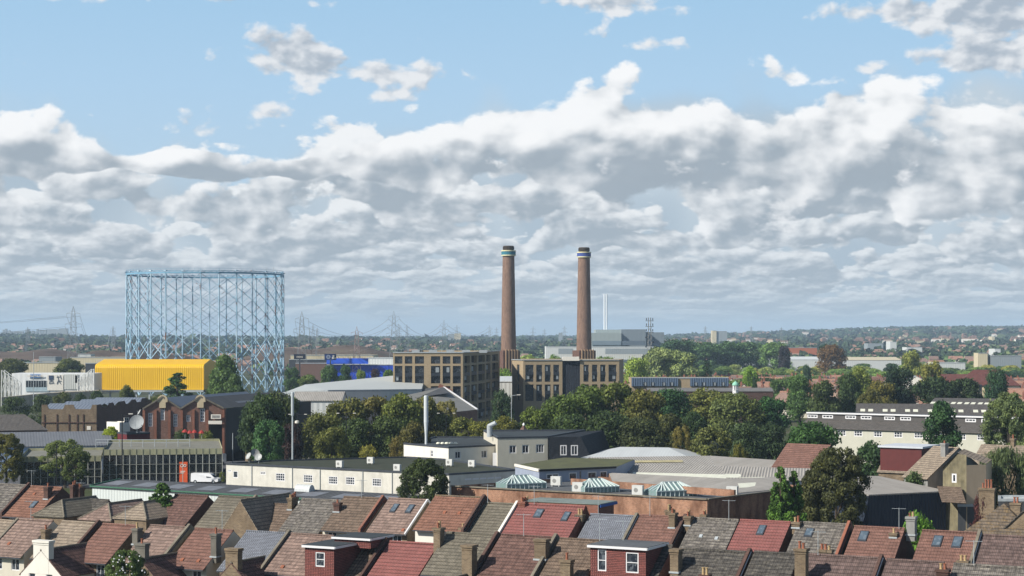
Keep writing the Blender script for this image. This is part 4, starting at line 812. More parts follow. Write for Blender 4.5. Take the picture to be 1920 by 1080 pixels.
for i in range(9):
    p = Ap(180+i*22, 838-i*.6, 362); m.tube((p.x, p.y, 5.9), (p.x, p.y, 7.6), .07)
    if i: m.tube((lp.x, lp.y, 7.5), (p.x, p.y, 7.5), .06); m.tube((lp.x, lp.y, 6.9), (p.x, p.y, 6.9), .05)
    lp = p
tag(m.build('roof_railing', STEEL, base=Ap(260, 835, 362)), 'grey tubular railing along the showroom roof', 'railing')
# low grey metal roofed sheds on the left
t, o_ = big_roof('blue_edged_shed', 'low shed with a grey hipped metal roof and a pale blue wall', (-40, 838), (212, 834), 30, 5.2, 7.4, 1, sheet('grey_seamed_roof', hx('#66696e'), .6, depth=.015, rough=.7), hip=0, wall=paint('pale_blue_wall', hx('#8fa3bd'), .15))
gable_block('slate_corner_building', 'dark slate roofed building at the left edge', 'building', Ap(-16, 800, 455)[:2], rad(20), 26, 13, 5, 8.5, DKB, SLD, hip=5)
# plant machinery yard bits
flat_block('portable_cabin', 'white portable cabin behind the big mesh dish', 'cabin', rect_from(Ap(224, 790, 400), Ap(244, 790, 402), 5), 9.2, WHITE, WHITE, windows=[(0, 233, 783, 242, 793)])
flat_block('red_site_office', 'dark red glazed site office below the big mesh dish', 'cabin', rect_from(Ap(238, 812, 385), Ap(281, 812, 388), 5), 7.6, paint('red_panels', hx('#5d1f22'), .2), FELTD, coping=LEAD)
dish(Wp(257, 812, 7.6), 'big pale mesh satellite dish on a lattice mount beside the brick hall', 1.6, .1, 1.9, tilt=.35, m=paint('dish_mesh', hx('#94999b'), .25))
dish(Wp(262, 782, 12), 'small white dish left of the brick hall', .6, 1.2, .8)

# twin gabled brick hall
D0 = 405; gp = lambda px, y=760: Ap(px, y, D0)
def hall():
    X = [268, 339, 420]; apex = [305, 376]; z_e = [HC-(768-CY)*D0/F, HC-(764-CY)*D0/F, HC-(771-CY)*D0/F]; z_a = HC-(744-CY)*D0/F
    q0 = gp(268); t = T('brick_hall', 'twin gabled red brick hall with pale rounded gable tops', 'building', Vector((gp(345).x, D0+15, 0))); A0, A2 = gp(268), gp(420); back = 46
    m = MB(); hs = []; a, b = Vector((A0.x, D0, 0)), Vector((A2.x, D0+3, 0)); zc = z_e[1]-.3
    for x0, x1, y0, y1 in ((278, 286, 774, 800), (301, 309, 764, 788), (325, 333, 776, 800), (349, 357, 778, 791), (375, 384, 766, 791)): hs.append(px_hole(a, b, x0, y0, x1, y1))
    big = px_hole(a, b, 392, 796, 417, 826); big = (big[0], big[1], 0.0, big[3])
    wall_holes(m, a, b, 0, zc, hs+[big], .35); P = lambda f, z: Vector((a.x+(b.x-a.x)*f, a.y+(b.y-a.y)*f, z)); tot = b.x-a.x
    fr = lambda px: on_edge(a, b, px)
    for l, ap, r in ((268, 305, 339), (339, 376, 420)): m.poly([P(max(0, fr(l)), zc), P(min(1, fr(r)), zc), P(fr(ap), z_a)])
    m.poly([(b.x, b.y, 0), (b.x+14, b.y+back, 0), (b.x+14, b.y+back, zc), (b.x, b.y, zc)], 1); m.poly([(a.x+10, a.y+back, 0), (a.x, a.y, 0), (a.x, a.y, zc), (a.x+10, a.y+back, zc)]); m.build('wall', [BRNB, paint('near_black_side_wall', hx('#2b2c30'), .2)], t)  # right side wall gets an even near-black colour, the rest brown brick
    for h in hs: window(t, a, b, *h, depth=.3, bars=(1, 3), fw=.22)
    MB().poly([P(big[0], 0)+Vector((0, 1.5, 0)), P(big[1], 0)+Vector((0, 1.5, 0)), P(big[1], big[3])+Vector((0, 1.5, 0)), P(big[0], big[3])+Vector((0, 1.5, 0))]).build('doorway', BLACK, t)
    pil = MB(); n = Vector((0, -.25, 0))
    for px in (270, 292, 318, 341, 363, 389, 419): p = P(min(.99, max(.01, fr(px))), 0); pil.box((p.x, p.y-.12, (zc-.5)/2+.2), (.55, .3, zc-.5))
    pil.build('pilaster', brick('orange_pilasters', hx('#85503d'), hx('#6b4233'), hx('#7a6252'), .3), t)
    for ap in (305, 376):
        p = P(fr(ap), 0); c = MB(); pts = [(p.x+math.cos(al)*1.15, z_a-.75+math.sin(al)*1.15) for al in [math.pi*k/12 for k in range(13)]]; fp = [(x, z) for x, z in pts]+[(p.x-1.15, z_a-1.2), (p.x-.72, z_a-1.25), (p.x-.72, z_a-2.5), (p.x+.72, z_a-2.5), (p.x+.72, z_a-1.25), (p.x+1.15, z_a-1.2)]
        c.poly([(x, p.y-.3, z) for x, z in fp[::-1]]); k = len(fp)
        for i in range(k): j = (i+1) % k; c.poly([(fp[i][0], p.y-.3, fp[i][1]), (fp[j][0], p.y-.3, fp[j][1]), (fp[j][0], p.y+.3, fp[j][1]), (fp[i][0], p.y+.3, fp[i][1])])
        c.build('gable_top', paint('pale_stone_top', hx('#b3a68a'), .2), t)
    cp = MB()
    for l, ap, r in ((268, 305, 339), (339, 376, 420)):
        cp.bar(P(max(0, fr(l)), zc)+n, P(fr(ap), z_a)+n, .3, .35); cp.bar(P(fr(ap), z_a)+n, P(min(1, fr(r)), zc)+n, .3, .35)
        R = MB(); bv = Vector((12, back, 0)); L_, R_, T_ = P(max(0, fr(l)), zc), P(min(1, fr(r)), zc), P(fr(ap), z_a-.2); R.poly([L_, T_, T_+bv, L_+bv]); R.poly([T_, R_, R_+bv, T_+bv]); ro = R.build('roof', SHD if ap == 376 else sheet('blue_grey_roof', hx('#6c7480'), .9, dirt=.15), t)
        if ap == 376: MB().poly([(T_+bv*.25).lerp(R_+bv*.25, .55)+Vector((0, 0, .05)), (T_+bv*.25).lerp(R_+bv*.25, .7)+Vector((0, 0, .05)), (T_+bv*.95).lerp(R_+bv*.95, .7)+Vector((0, 0, .05)), (T_+bv*.95).lerp(R_+bv*.95, .55)+Vector((0, 0, .05))]).build('rooflight', RLG, ro)
    cp.build('coping', STONE, t)
    sg = MB(); p, q = P(fr(396), 0), P(fr(415), 0); zc2 = HC-(782-CY)*D0/F; sg.box(((p.x+q.x)/2, p.y-.35, zc2), (q.x-p.x, .1, 1.0)); p2, q2 = P(fr(391), 0), P(fr(417), 0); sg.box(((p2.x+q2.x)/2, p.y-.35, zc2-1.3), (q2.x-p2.x, .12, .75)); sg.build('sign_board', WHITE, t)
    lt = MB()
    for i in range(8): w = (q.x-p.x)*.8; lt.box((p.x+(q.x-p.x)*.1+w*(i+.5)/8, p.y-.42, zc2+.15), (w/8*.7, .03, .22)); lt.box((p.x+(q.x-p.x)*.1+w*(i+.5)/8, p.y-.42, zc2-.2), (w/8*.6, .03, .16))
    lt.build('sign_lettering', LEAD, t)
hall()
# yellow-brown parapet brick building
D0 = 470; a, b = Ap(78, 770, D0), Ap(181, 770, D0); t = T('parapet_brick_building', 'yellow-brown brick building with a scooped parapet', 'building', Vector(((a.x+b.x)/2, D0+10, 0)))
zt = HC-(759-CY)*D0/F; m = MB(); N = 52; zz = lambda f: zt-(1.15 if (.12 < f < .40 or .60 < f < .90) else (0 if not (.10 <= f <= .42 or .58 <= f <= .92) else .7)); bx = b.x-a.x; TP = [(f, zz(f)) for f in [i/N for i in range(N+1)]]
for (f0, z0), (f1, z1) in zip(TP, TP[1:]): m.poly([(a.x+bx*f0, D0, 0), (a.x+bx*f1, D0, 0), (a.x+bx*f1, D0, z1), (a.x+bx*f0, D0, z0)]); m.poly([(a.x+bx*f0, D0, z0), (a.x+bx*f1, D0, z1), (a.x+bx*f1, D0+.5, z1), (a.x+bx*f0, D0+.5, z0)])
m.build('front_wall', STOCK, t); m = MB(); c2 = Ap(285, 755, D0+62); N = 40; prev = None
for i in range(N+1):
    f = i/N; p = Vector((b.x+(c2.x-b.x)*f, D0+62*f, zt-(.0 if int(f*5*2) % 2 == 0 else .9)))
    if prev is not None: m.poly([(prev.x, prev.y, 0), (p.x, p.y, 0), p, prev])
    prev = p
m.build('side_wall', DKB, t)
for k in range(4):
    f0, f1 = k/4+.01, (k+1)/4-.01; A1 = Vector((b.x+(c2.x-b.x)*f0, D0+62*f0, zt-1.2)); A2 = Vector((b.x+(c2.x-b.x)*f1, D0+62*f1, zt-1.2)); am = (A1+A2)/2+Vector((0, 0, 1.3)); lv = Vector((-bx, 0, 0)); r = MB(); r.poly([A1, am, am+lv, A1+lv]); r.poly([am, A2, A2+lv, am+lv]); r.build('roof', sheet('blue_grey_roof', hx('#6c7480'), .9, dirt=.15), t)
m = MB()
for f in (.05, .28, .50, .65, .76): m.box((a.x+bx*f, D0-.1, 4), (.25, .15, 8))
m.box((a.x+bx/2, D0-.1, zt-4.6), (bx, .25, .22)); m.build('pier', DKB, t); MB().box((a.x+bx*.86, D0-.08, zt-6), (1, .1, 1)).build('notice', WHITE, t)

# road wall, person, vans and small street things
m = MB(); m.bar(Wp(440, 828, 2.6)-Vector((0, 0, 1.5)), Wp(500, 869, 2.6)-Vector((0, 0, 1.5)), .4, 3.4); tag(m.build('roadside_wall', STOCK, base=Wp(470, 850, 0)), 'yellow-brown brick wall beside the road below the dark trees', 'wall')
def person(p):
    t = T('person', 'person in an orange vest and dark trousers walking beside the road', 'person', p, None); sk = bpy.data.meshes.new('body'); J = [(0, 0, .95), (0, 0, 1.2), (0, 0, 1.42), (0, 0, 1.52), (0, 0, 1.68), (.1, .02, .9), (.12, -.08, .5), (.12, .05, .06), (.12, -.1, .03), (-.1, 0, .9), (-.12, .1, .5), (-.12, .25, .08), (-.12, .12, .03), (.2, 0, 1.4), (.27, .06, 1.12), (.25, -.06, .88), (-.2, 0, 1.4), (-.27, -.02, 1.12), (-.25, -.14, .9)]
    E = [(0, 1), (1, 2), (2, 3), (3, 4), (0, 5), (5, 6), (6, 7), (7, 8), (0, 9), (9, 10), (10, 11), (11, 12), (2, 13), (13, 14), (14, 15), (2, 16), (16, 17), (17, 18)]
    R = [.15, .14, .15, .06, .11, .1, .07, .05, .04, .1, .07, .05, .04, .07, .05, .04, .07, .05, .04]; sk.from_pydata(J, E, []); o = bpy.data.objects.new('body', sk); COL.objects.link(o); o.parent = t
    md = o.modifiers.new('skin', 'SKIN'); sv_ = sk.skin_vertices[0].data if sk.skin_vertices else sk.attributes
    bm = bmesh.new(); bm.from_mesh(sk); lay = bm.verts.layers.skin.verify(); bm.verts.ensure_lookup_table()
    for v, r in zip(bm.verts, R): v[lay].radius = (r, r*.8)
    bm.verts[0][lay].use_root = True; bm.to_mesh(sk); bm.free(); o.modifiers.new('sub', 'SUBSURF').levels = 1; sk.materials.append(paint('dark_clothes', (.02, .02, .03), .1))
    MB().lathe(p+Vector((0, 0, .98)), [(.17, 0), (.19, .2), (.2, .4), (.12, .5)], 12).build('vest', paint('orange_vest', (.85, .16, .04), .05), t); MB().lathe(p+Vector((0, 0, 1.6)), [(.07, 0), (.1, .08), (.1, .16), (.04, .22)], 10).build('head', paint('skin', hx('#9c7a63'), .05), t)
person(Wp(433, 838, 0.14))
def vehicle(name, label, p, ang, L, Wd, H, col, van=True, group=None):
    t = T(name, label, 'van' if van else 'car', p, group); ca, sa = math.cos(ang), math.sin(ang); P = lambda x, y, z: (p.x+x*ca-y*sa, p.y+x*sa+y*ca, p.z+z); w = Wd/2
    prof = [(-L/2, .35), (L/2-.1, .35), (L/2, .55), (L/2, .95), (L/2-.75, 1.15), (L/2-1.5, H-.12), (L/2-1.8, H), (-L/2+.1, H), (-L/2, H-.15)] if van else [(-L/2, .3), (L/2, .3), (L/2, .75), (L/2-1.1, .9), (L/2-1.8, H), (-L/2+1.1, H), (-L/2+.3, .95), (-L/2, .85)]
    ins = lambda z: .12 if z > 1.3 else 0; m = MB(); n = len(prof)
    m.poly([P(x, -w+ins(z), z) for x, z in prof]); m.poly([P(x, w-ins(z), z) for x, z in prof][::-1])
    for i in range(n): j = (i+1) % n; (x0, z0), (x1, z1) = prof[i], prof[j]; m.poly([P(x0, -w+ins(z0), z0), P(x0, w-ins(z0), z0), P(x1, w-ins(z1), z1), P(x1, -w+ins(z1), z1)])
    m.build('body', paint('paint_'+col[1], hx(col[0]), .05, .3), t); g = MB()
    if van: g.poly([P(L/2-.74, -w+.15, 1.22), P(L/2-.74, w-.15, 1.22), P(L/2-1.42, w-.25, H-.25), P(L/2-1.42, -w+.25, H-.25)]); g.v = [(x+.03*ca, y+.03*sa, z) for x, y, z in g.v]
    xs = (L/2-1.35, L/2-2.3) if van else (L/2-1.5, -L/2+.9)
    for s in (-1, 1): y = s*(w-.02); g.poly([P(xs[0], y+s*.03, 1.15 if van else .95), P(xs[1], y+s*.03, 1.15 if van else .95), P(xs[1]+(0 if van else .4), y-s*.08, H-.3 if van else H-.08), P(xs[0]-.3, y-s*.08, H-.3 if van else H-.08)][::s])
    g.build('windows', GLASSD, t)
    for s in (-1, 1):
        hl = MB(); hl.box(P(L/2-.02, s*(w-.25), .75), (.1, .3, .16), ang); hl.build('headlight', WHITE, t)
        for x in (-L/2+.9, L/2-.95): wh = MB(); c = Vector(P(x, s*(w-.12), .34)); ax = Vector((-sa, ca, 0))*.12; wh.tube(c-ax, c+ax, .34, n=14); wo = wh.build('wheel', BLACK, t); MB().tube(c+ax*s*1.02-ax*.0, c+ax*s*1.1, .18, n=10).build('rim', STEEL, wo)
    return t
vehicle('parked_van', 'white van facing the camera in front of the glass showroom', Wp(312, 902, 0), rad(-75), 5.6, 2.0, 2.5, ('#d9dadb', 'white'), group='white vans'); vehicle('parked_van', 'white van parked behind another in the showroom yard', Wp(302, 893, 0), rad(-80), 5.6, 2.0, 2.5, ('#b9bcbd', 'offwhite'), group='white vans')
vehicle('parked_van', 'long white van parked side on behind the long dark shed', Wp(386, 906, 0), rad(-8), 5.4, 2.0, 1.95, ('#d9dadb', 'white'), group='white vans')
vehicle('parked_van', 'white van parked outside the big doorway of the brick hall', Ap(400, 826, 398)-Vector((0, 0, Ap(400, 826, 398).z)), rad(200), 5.4, 2.0, 2.4, ('#d9dadb', 'white'), group='white vans')
cols = [('#c9cacc', 'silver'), ('#d9dadb', 'white'), ('#2a2c31', 'black'), ('#4a5560', 'grey'), ('#7a2020', 'red')]
for i, (x, y) in enumerate([(60, 838), (76, 839), (45, 845), (282, 830), (300, 829), (30, 770+60), (106, 842), (443, 822)]): vehicle('parked_car', ['silver car parked at the left behind the showroom trees', 'white car parked among others at the left behind the showroom', 'black car parked nearest the left edge', 'grey car parked behind the showroom roof', 'red car parked beside the brick hall', 'silver car parked beside the pale blue shed', 'white car parked behind the airy roadside tree', 'black car parked in the road by the hall'][i], Wp(x, y, 0), rad((20, 22, 18, 10, 12, 30, 15, -60)[i]), 4.3, 1.8, 1.45, cols[i % 5], False, 'parked cars')
# orange sign board in the yard
p = Wp(344, 905, 0); t = T('sign_board', 'orange free standing sign with white marks in front of the showroom', 'sign', p); MB().box((p.x, p.y, 2.0), (1.55, .3, 4.0)).build('panel', paint('orange_panel', hx('#c8552c'), .08, .5), t); m = MB(); 
for k in range(14): a0 = k*2*math.pi/14; m.bar((p.x-.25+math.cos(a0)*.28, p.y-.18, 3.3+math.sin(a0)*.28), (p.x-.25+math.cos(a0+.45)*.28, p.y-.18, 3.3+math.sin(a0+.45)*.28), .1); m.bar((p.x+.32+math.cos(a0)*.22, p.y-.18, 3.3+math.sin(a0)*.22), (p.x+.32+math.cos(a0+.45)*.22, p.y-.18, 3.3+math.sin(a0+.45)*.22), .1)
m.box((p.x-.1, p.y-.17, 2.2), (.9, .03, .12)); m.box((p.x-.2, p.y-.17, 1.9), (.7, .03, .12)); m.build('lettering', WHITE, t)
# masts and lamps
def mast(px, y0, D, label, r=.15, m=None, name='mast', z0=0, head=None, cat='mast', group=None):
    p = Ap(px, y0, D); t = T(name, label, cat, Vector((p.x, p.y, z0)), group); MB().tube((p.x, p.y, z0), (p.x, p.y, p.z), r, r*.7, n=8).build('pole', m or STEEL, t)
    if head == 'lamp': m_ = MB(); m_.bar((p.x-1.6, p.y, p.z-.1), (p.x+1.6, p.y, p.z-.1), .1); m_.build('bracket', m or STEEL, t); [MB().box((p.x+s*1.6, p.y, p.z-.08), (.55, .25, .12)).build('lamp_head', WHITE, t) for s in (-1, 1)]
    if head == 'ant': m_ = MB(); m_.lathe((p.x, p.y, p.z-4.5), [(.26, 0), (.28, .3), (.28, 4.3), (.2, 4.5)], 12); m_.build('antenna_shroud', paint('mast_grey', hx('#a7afb3'), .1), t); MB().lathe((p.x+.9, p.y-.4, p.z-6), [(.1, 0), (.4, .1), (.4, .5), (.1, .6)], 12).build('dish', WHITE, t)
    if head == 'side': MB().bar((p.x, p.y, p.z), (p.x+1.4, p.y, p.z+.2), .1).build('bracket', m or STEEL, t); MB().box((p.x+1.6, p.y, p.z+.2), (.8, .3, .15)).build('lamp_head', WHITE, t)
    return t
mast(548.5, 735, 345, 'tall pale grey telephone mast in front of the dark trees', .19, paint('mast_grey', hx('#a7afb3'), .1), 'phone_mast', head='ant')
mast(558, 776, 365, 'dark street lamp left of the olive trees', .1, BLACK, 'street_lamp', 0, 'lamp', 'street lamp', 'street lamps'); mast(649, 774, 352, 'dark street lamp standing before the middle of the olive trees', .1, BLACK, 'street_lamp', 0, 'lamp', 'street lamp', 'street lamps'); mast(836.5, 774, 372, 'dark street lamp right of the silver flue', .1, BLACK, 'street_lamp', 0, 'lamp', 'street lamp', 'street lamps')
mast(229, 778, 338, 'thin black pole in front of the right hand showroom', .13, BLACK, 'lamp_pole', 0, 'side', 'street lamp', 'street lamps'); mast(436.5, 812, 380, 'thin grey lamp pole beside the person in orange', .12, STEEL, 'lamp_pole', 0, None, 'pole', 'street lamps')
mast(63, 660, 700, 'tall thin pole in front of the white store', .16, STEEL, 'lamp_pole', 0, None, 'pole'); mast(106, 832, 330, 'black pole among the airy roadside tree', .1, BLACK, 'lamp_pole', 0, None, 'pole'); mast(959, 742, 400, 'slim grey lamp column left of the chamfered flats', .1, STEEL, 'street_lamp', 0, 'side', 'street lamp', 'street lamps')
mast(934, 745, 470, 'white slim pole above the olive bushes between the two blocks of flats', .12, WHITE, 'lamp_pole', 0, None, 'pole')

for i, (x, y) in enumerate(((347, 806), (356, 808), (365, 807), (378, 808))): p = Ap(x, y, 392); t = T('parasol', ('leftmost', 'second', 'third', 'rightmost')[i]+' red canopy of four outside the brick hall', 'parasol', Vector((p.x, 392, 0)), 'red canopies by the hall'); MB().lathe((p.x, 392, 0), [(.75, p.z-.5), (.45, p.z-.1), (.05, p.z+.15)], 8).build('canopy', paint('red_cloth', hx('#96302a'), .1), t); MB().tube((p.x, 392, 0), (p.x, 392, p.z), .05).build('pole', STEEL, t)

for px_ in (472, 548, 600, 680, 735): p = Wp(px_, 880, 6.5); k_ = on_edge(A0_, B0_, px_); p = A0_.lerp(B0_, k_); MB().tube((p.x, p.y-.12, 0), (p.x, p.y-.12, 6.3), .06, n=6).build('downpipe', STEEL, CREAMT)

# ---------------------------------------------------------------- two blocks of flats
BAL = paint('dark_panel', hx('#2a3038'), .15, .5); FRM = paint('dark_frames', (.03, .033, .038), .1, .4)
def flats_face(t, a, b, z, cols, rows, m, deep=.6):
    hs = [(on_edge(a, b, x0), on_edge(a, b, x1), za, zb) for x0, x1 in cols for za, zb in rows]; wall_holes(m, a, b, 0, z, hs, deep)
    for h in hs:
        tall = h[3]-h[2] > 4; f = window(t, a, b, *h, depth=deep, bars=(2 if (h[1]-h[0])*(b-a).length > 2 else 1, 1 if tall else 0), fw=.12, fm=FRM, gm=glassm('flat_glass', (.02, .025, .032), .08, .3), pane=True)
        if tall:
            d = (b-a).normalized(); n = Vector((d.y, -d.x, 0)); L = (b-a).length; zc = (h[2]+h[3])/2; p, q = a+d*(L*h[0]+.05)+n*(-.25), a+d*(L*h[1]-.05)+n*(-.25)
            pm = MB(); pm.bar(up(p, zc), up(q, zc), .5, 1.0); pm.build('spandrel', BAL, t)
            if random.random() < .75: r0 = random.choice((.1, .5)); w0, w1 = p.lerp(q, r0), p.lerp(q, r0+.38); zb = random.choice((zc+.7, h[2]+.9)); c = MB(); c.poly([up(w0, zb), up(w1, zb), up(w1, zb+1.5), up(w0, zb+1.5)]); c.build('blind', paint('pale_blind', hx('#8f979b'), .2), t)
def rows_px(D, ys): return [(HC-(y1-CY)*D/F, HC-(y0-CY)*D/F) for y0, y1 in ys]
D0 = 546.; zt = HC-(661-CY)*D0/F; A, B_, C_ = Ap(737, 661, D0), Ap(868, 661, D0), Ap(937, 661, 618); A, B_, C_ = [Vector((p.x, p.y, 0)) for p in (A, B_, C_)]
t = T('flats', 'larger buff brick block of flats on the left with dark double height window bays', 'flats', (A+C_)/2); m = MB()
rw = rows_px(D0, ((668, 682), (686, 719), (724, 757), (762, 795))); rw = [r for r in rw if r[0] > .5]
flats_face(t, A, B_, zt, [(740, 754.5), (759, 773), (778, 795), (808, 825.5), (830, 844.5), (849, 864)], rw, m)
flats_face(t, B_, C_, zt, [(871, 881), (884, 894), (897, 909), (912, 919.5), (923, 934)], rw, m, 1.1)
D_ = C_+Vector((-27, 14, 0)); m.poly([up(C_, 0), up(D_, 0), up(D_, zt), up(C_, zt)]); m.poly([up(D_, 0), up(A, 0), up(A, zt), up(D_, zt)]); m.build('wall', BUFF, t); MB().poly([up(p, zt-.4) for p in (A, B_, C_, D_)]).build('roof', FELT, t)
MB().bar(up(A, zt), up(B_, zt), .5, .25).bar(up(B_, zt), up(C_, zt), .5, .25).build('coping', STEEL, t)
[MB().box((A.x+6+i*5.2, D0+16+(i % 3)*4, zt+.2), (2.4, 2, .9)).build('roof_plant', STEEL, t) for i in range(5)]
m = MB(); [m.bar((A.x+.5+i*2, D0+1.5, zt), (A.x+.5+i*2, D0+1.5, zt+1.0), .06) for i in range(15)]; m.bar((A.x+.5, D0+1.5, zt+1), (B_.x-.5, D0+1.5, zt+1), .06); m.build('railing', STEEL, t)
D0 = 600.; zt = HC-(675-CY)*D0/F; P0, P1, P2 = [Vector((p.x, p.y, 0)) for p in (Ap(960, 675, 612), Ap(981, 675, D0), Ap(1161, 675, D0+3))]
t = T('flats', 'smaller buff brick block of flats on the right with a navy tiled centre bay', 'flats', (P0+P2)/2); m = MB(); rw = [r for r in rows_px(D0, ((684, 716), (721, 752), (757, 790))) if r[0] > .3]
flats_face(t, P0, P1, zt, [(969, 974)], rw, m, .4)
n1, n2 = P1.lerp(P2, on_edge(P1, P2, 1054.5)), P1.lerp(P2, on_edge(P1, P2, 1087.5))
flats_face(t, P1, n1, zt, [(985, 1000.5), (1005.5, 1016.5), (1021.5, 1032.5), (1037.5, 1048.5)], rw, m); flats_face(t, n2, P2, zt, [(1094, 1104), (1110, 1120), (1125.5, 1135.5), (1141, 1156)], rw, m)
bk = Vector((3, 26, 0)); m.poly([up(P2, 0), up(P2+bk, 0), up(P2+bk, zt), up(P2, zt)]); m.poly([up(P2+bk, 0), up(P0+bk, 0), up(P0+bk, zt), up(P2+bk, zt)]); m.poly([up(P0+bk, 0), up(P0, 0), up(P0, zt), up(P0+bk, zt)]); m.build('wall', BUFF, t)
iw = Vector((0, .5, 0)); MB().poly([up(n1+iw, 0), up(n2+iw, 0), up(n2+iw, zt-.3), up(n1+iw, zt-.3)]).poly([up(n1, 0), up(n1+iw, 0), up(n1+iw, zt), up(n1, zt)]).poly([up(n2+iw, 0), up(n2, 0), up(n2, zt), up(n2+iw, zt)]).build('tiled_bay', tiles('navy_tiles', hx('#262c37'), .2, None, .6, .45), t)
MB().poly([up(p, zt-.4) for p in (P0, P1, P2, P2+bk, P0+bk)]).build('roof', FELT, t); MB().bar(up(P0, zt), up(P1, zt), .5, .25).bar(up(P1, zt), up(n1, zt), .5, .25).bar(up(n2, zt), up(P2, zt), .5, .25).build('coping', STEEL, t)
m = MB(); m.box((n1.x+2.8, D0+3, zt+.4), (5.5, 4, 1.3)); m.build('lift_housing', WHITE, t)

# ---------------------------------------------------------------- power station chimneys
def power_chimney(px, D, ytop, label, bandc, w):
    p = Ap(px, ytop, D); s = D/F; top = p.z; t = T('power_station_chimney', label, 'chimney', Vector((p.x, D, 0)), 'brick power station chimneys'); c = (p.x, D, 0); r0, r1 = 14.2*s, 11*s
    zb = HC-(657-CY)*s; z1 = HC-(ytop+19-CY)*s; prof = [(r0*1.0, zb)]+[(r0+(r1-r0)*k/8, zb+(z1-zb)*k/8) for k in range(1, 9)]
    b = brick('chimney_brick', hx('#8c6e5e'), hx('#715647'), hx('#83705f'), .55); MB().lathe(c, prof, 40).build('shaft', b, t, smooth=False)
    y = lambda q: HC-(ytop+q-CY)*s
    m = MB(); m.lathe(c, [(w*s, y(19)), (w*s, y(17))], 40); m.build('lower_ring', paint('ring_cream', hx('#cfc9a2'), .1), t)
    MB().lathe(c, [(w*s-.05, y(17)), (w*s-.05, y(10.5))], 40).build('band', paint('band_'+label[:4], bandc, .12), t)
    MB().lathe(c, [(w*s+.1, y(10.5)), (w*s+.1, y(8.5)), (9.6*s, y(8.4))], 40).build('upper_ring', paint('ring_cream', hx('#cfc9a2'), .1), t)
    cr = MB(); cr.lathe(c, [(9.7*s, y(8.5)), (9.9*s, y(.8)), (9.2*s, y(0)), (8*s, y(0))], 40)
    for k in range(20): a = k*math.pi/10; cr.box((c[0]+math.cos(a)*10*s, c[1]+math.sin(a)*10*s, (y(7)+y(1.5))/2), (.35, .35, y(1.5)-y(7)), a)
    cr.build('crown', brick('sooty_brick', hx('#4f443a'), hx('#3d342d'), hx('#4a443e')), t)
    q = MB(); hw = 17.0*s; q.box((c[0], D, zb/2), (2*hw*.98, 2*hw, zb), rad(20)); q.build('plinth', brick('plinth_brick', hx('#6e4d40'), hx('#553a30'), hx('#63544a'), .3), t)
    f = MB()
    for k in range(5): a = rad(20); off = (k-2)*1.45; f.box((c[0]+off*math.cos(a)+math.sin(a)*(hw+.2), D+off*math.sin(a)-math.cos(a)*(hw+.2), zb/2+.2), (.6, .7, zb+.5), a)
    f.build('buttress', paint('buttress_stone', hx('#a88a6c'), .2), t); return t
power_chimney(953.5, 880, 461, 'teal banded brick power station chimney, the left one', hx('#2f6f80'), 13.6); power_chimney(1095, 885, 464, 'blue banded brick power station chimney, the right one', hx('#3a4c8c'), 13.2)

# ---------------------------------------------------------------- gas holder guide frame
def gasholder():
    D, R, N = 900.0, 38.6, 28; cx = (385-CX)*D/F; ztop = HC+125*(D-R)/F; t = T('gas_holder_frame', 'tall circular pale blue lattice gas holder frame with rust marks', 'gas holder', Vector((cx, D, 0)))
    def fn(g, b):
        n = g.noise(mp(g, 1, 1, .35, 'Object'), .35, 4, .7); b.inputs['Roughness'].default_value = .5; g.put(b.inputs['Base Color'], g.mix(g.ss(n, .57, .64), g.mix(g.lin(n, .3, .55), hx('#bccfd9'), hx('#80a5bb')), hx('#6e4a38')))
    M = mat('pale_blue_paint', fn); TG = paint('mid_blue_paint', hx('#6f9bb5'), .2, .5); P = lambda a, z, r=R: Vector((cx+math.cos(a)*r, D+math.sin(a)*r, z)); nl, nu = 3, 5; zs = [i*8.8 for i in range(nl+1)]; zs += [zs[-1]+(ztop-1.2-zs[-1])*k/nu for k in range(1, nu+1)]
    for i in range(N):
        a = i*2*math.pi/N+.112; m = MB(); m.tube(P(a, 0), P(a, ztop-1), .34, .30, n=6); m.bar(P(a, 0, R-.9), P(a, ztop-1, R-.7), .14); m.box(P(a, ztop+.1), (1.3, 1.3, .5), a)
        for z in zs[1:]: m.bar(P(a, z-.6), P(a, z-.6, R-1.0), .35)
        m.build('column', M, t); b2 = a+2*math.pi/N; m = MB()
        for k, (z0, z1) in enumerate(zip(zs, zs[1:])): w = .33 if k < nl else .21; m.bar(P(a, z0), P(b2, z1), w, w); m.bar(P(b2, z0), P(a, z1), w, w)
        m.build('bracing', M, t); g = MB(); r0 = R+.1
        g.bar(P(a, ztop-.9), P(b2, ztop-.9), .6, .8); g.bar(P(a, ztop), P(b2, ztop), .5, .25); g.bar(P(a, ztop-.9, R-1.2), P(b2, ztop-.9, R-1.2), .3, .4)
        for k in range(3): q0, q1 = P(a, 0).lerp(P(b2, 0), k/3), P(a, 0).lerp(P(b2, 0), (k+1)/3); g.bar(up(q0, ztop-.9), up(q1, ztop), .1); g.bar(up(q0, ztop), up(q0, ztop+1.1), .08)
        g.bar(P(a, ztop+1.1), P(b2, ztop+1.1), .09); g.build('top_girder', TG, t)
    m = MB()
    for px in (486, 501): p = Ap(px, 488, D); q = Vector((p.x, D+math.sqrt(max(0, R*R-(p.x-cx)**2)), 0)); m.tube(up(q, ztop), up(q, ztop+4.2), .1, n=5)
    m.build('lightning_rods', STEEL, t)
gasholder()

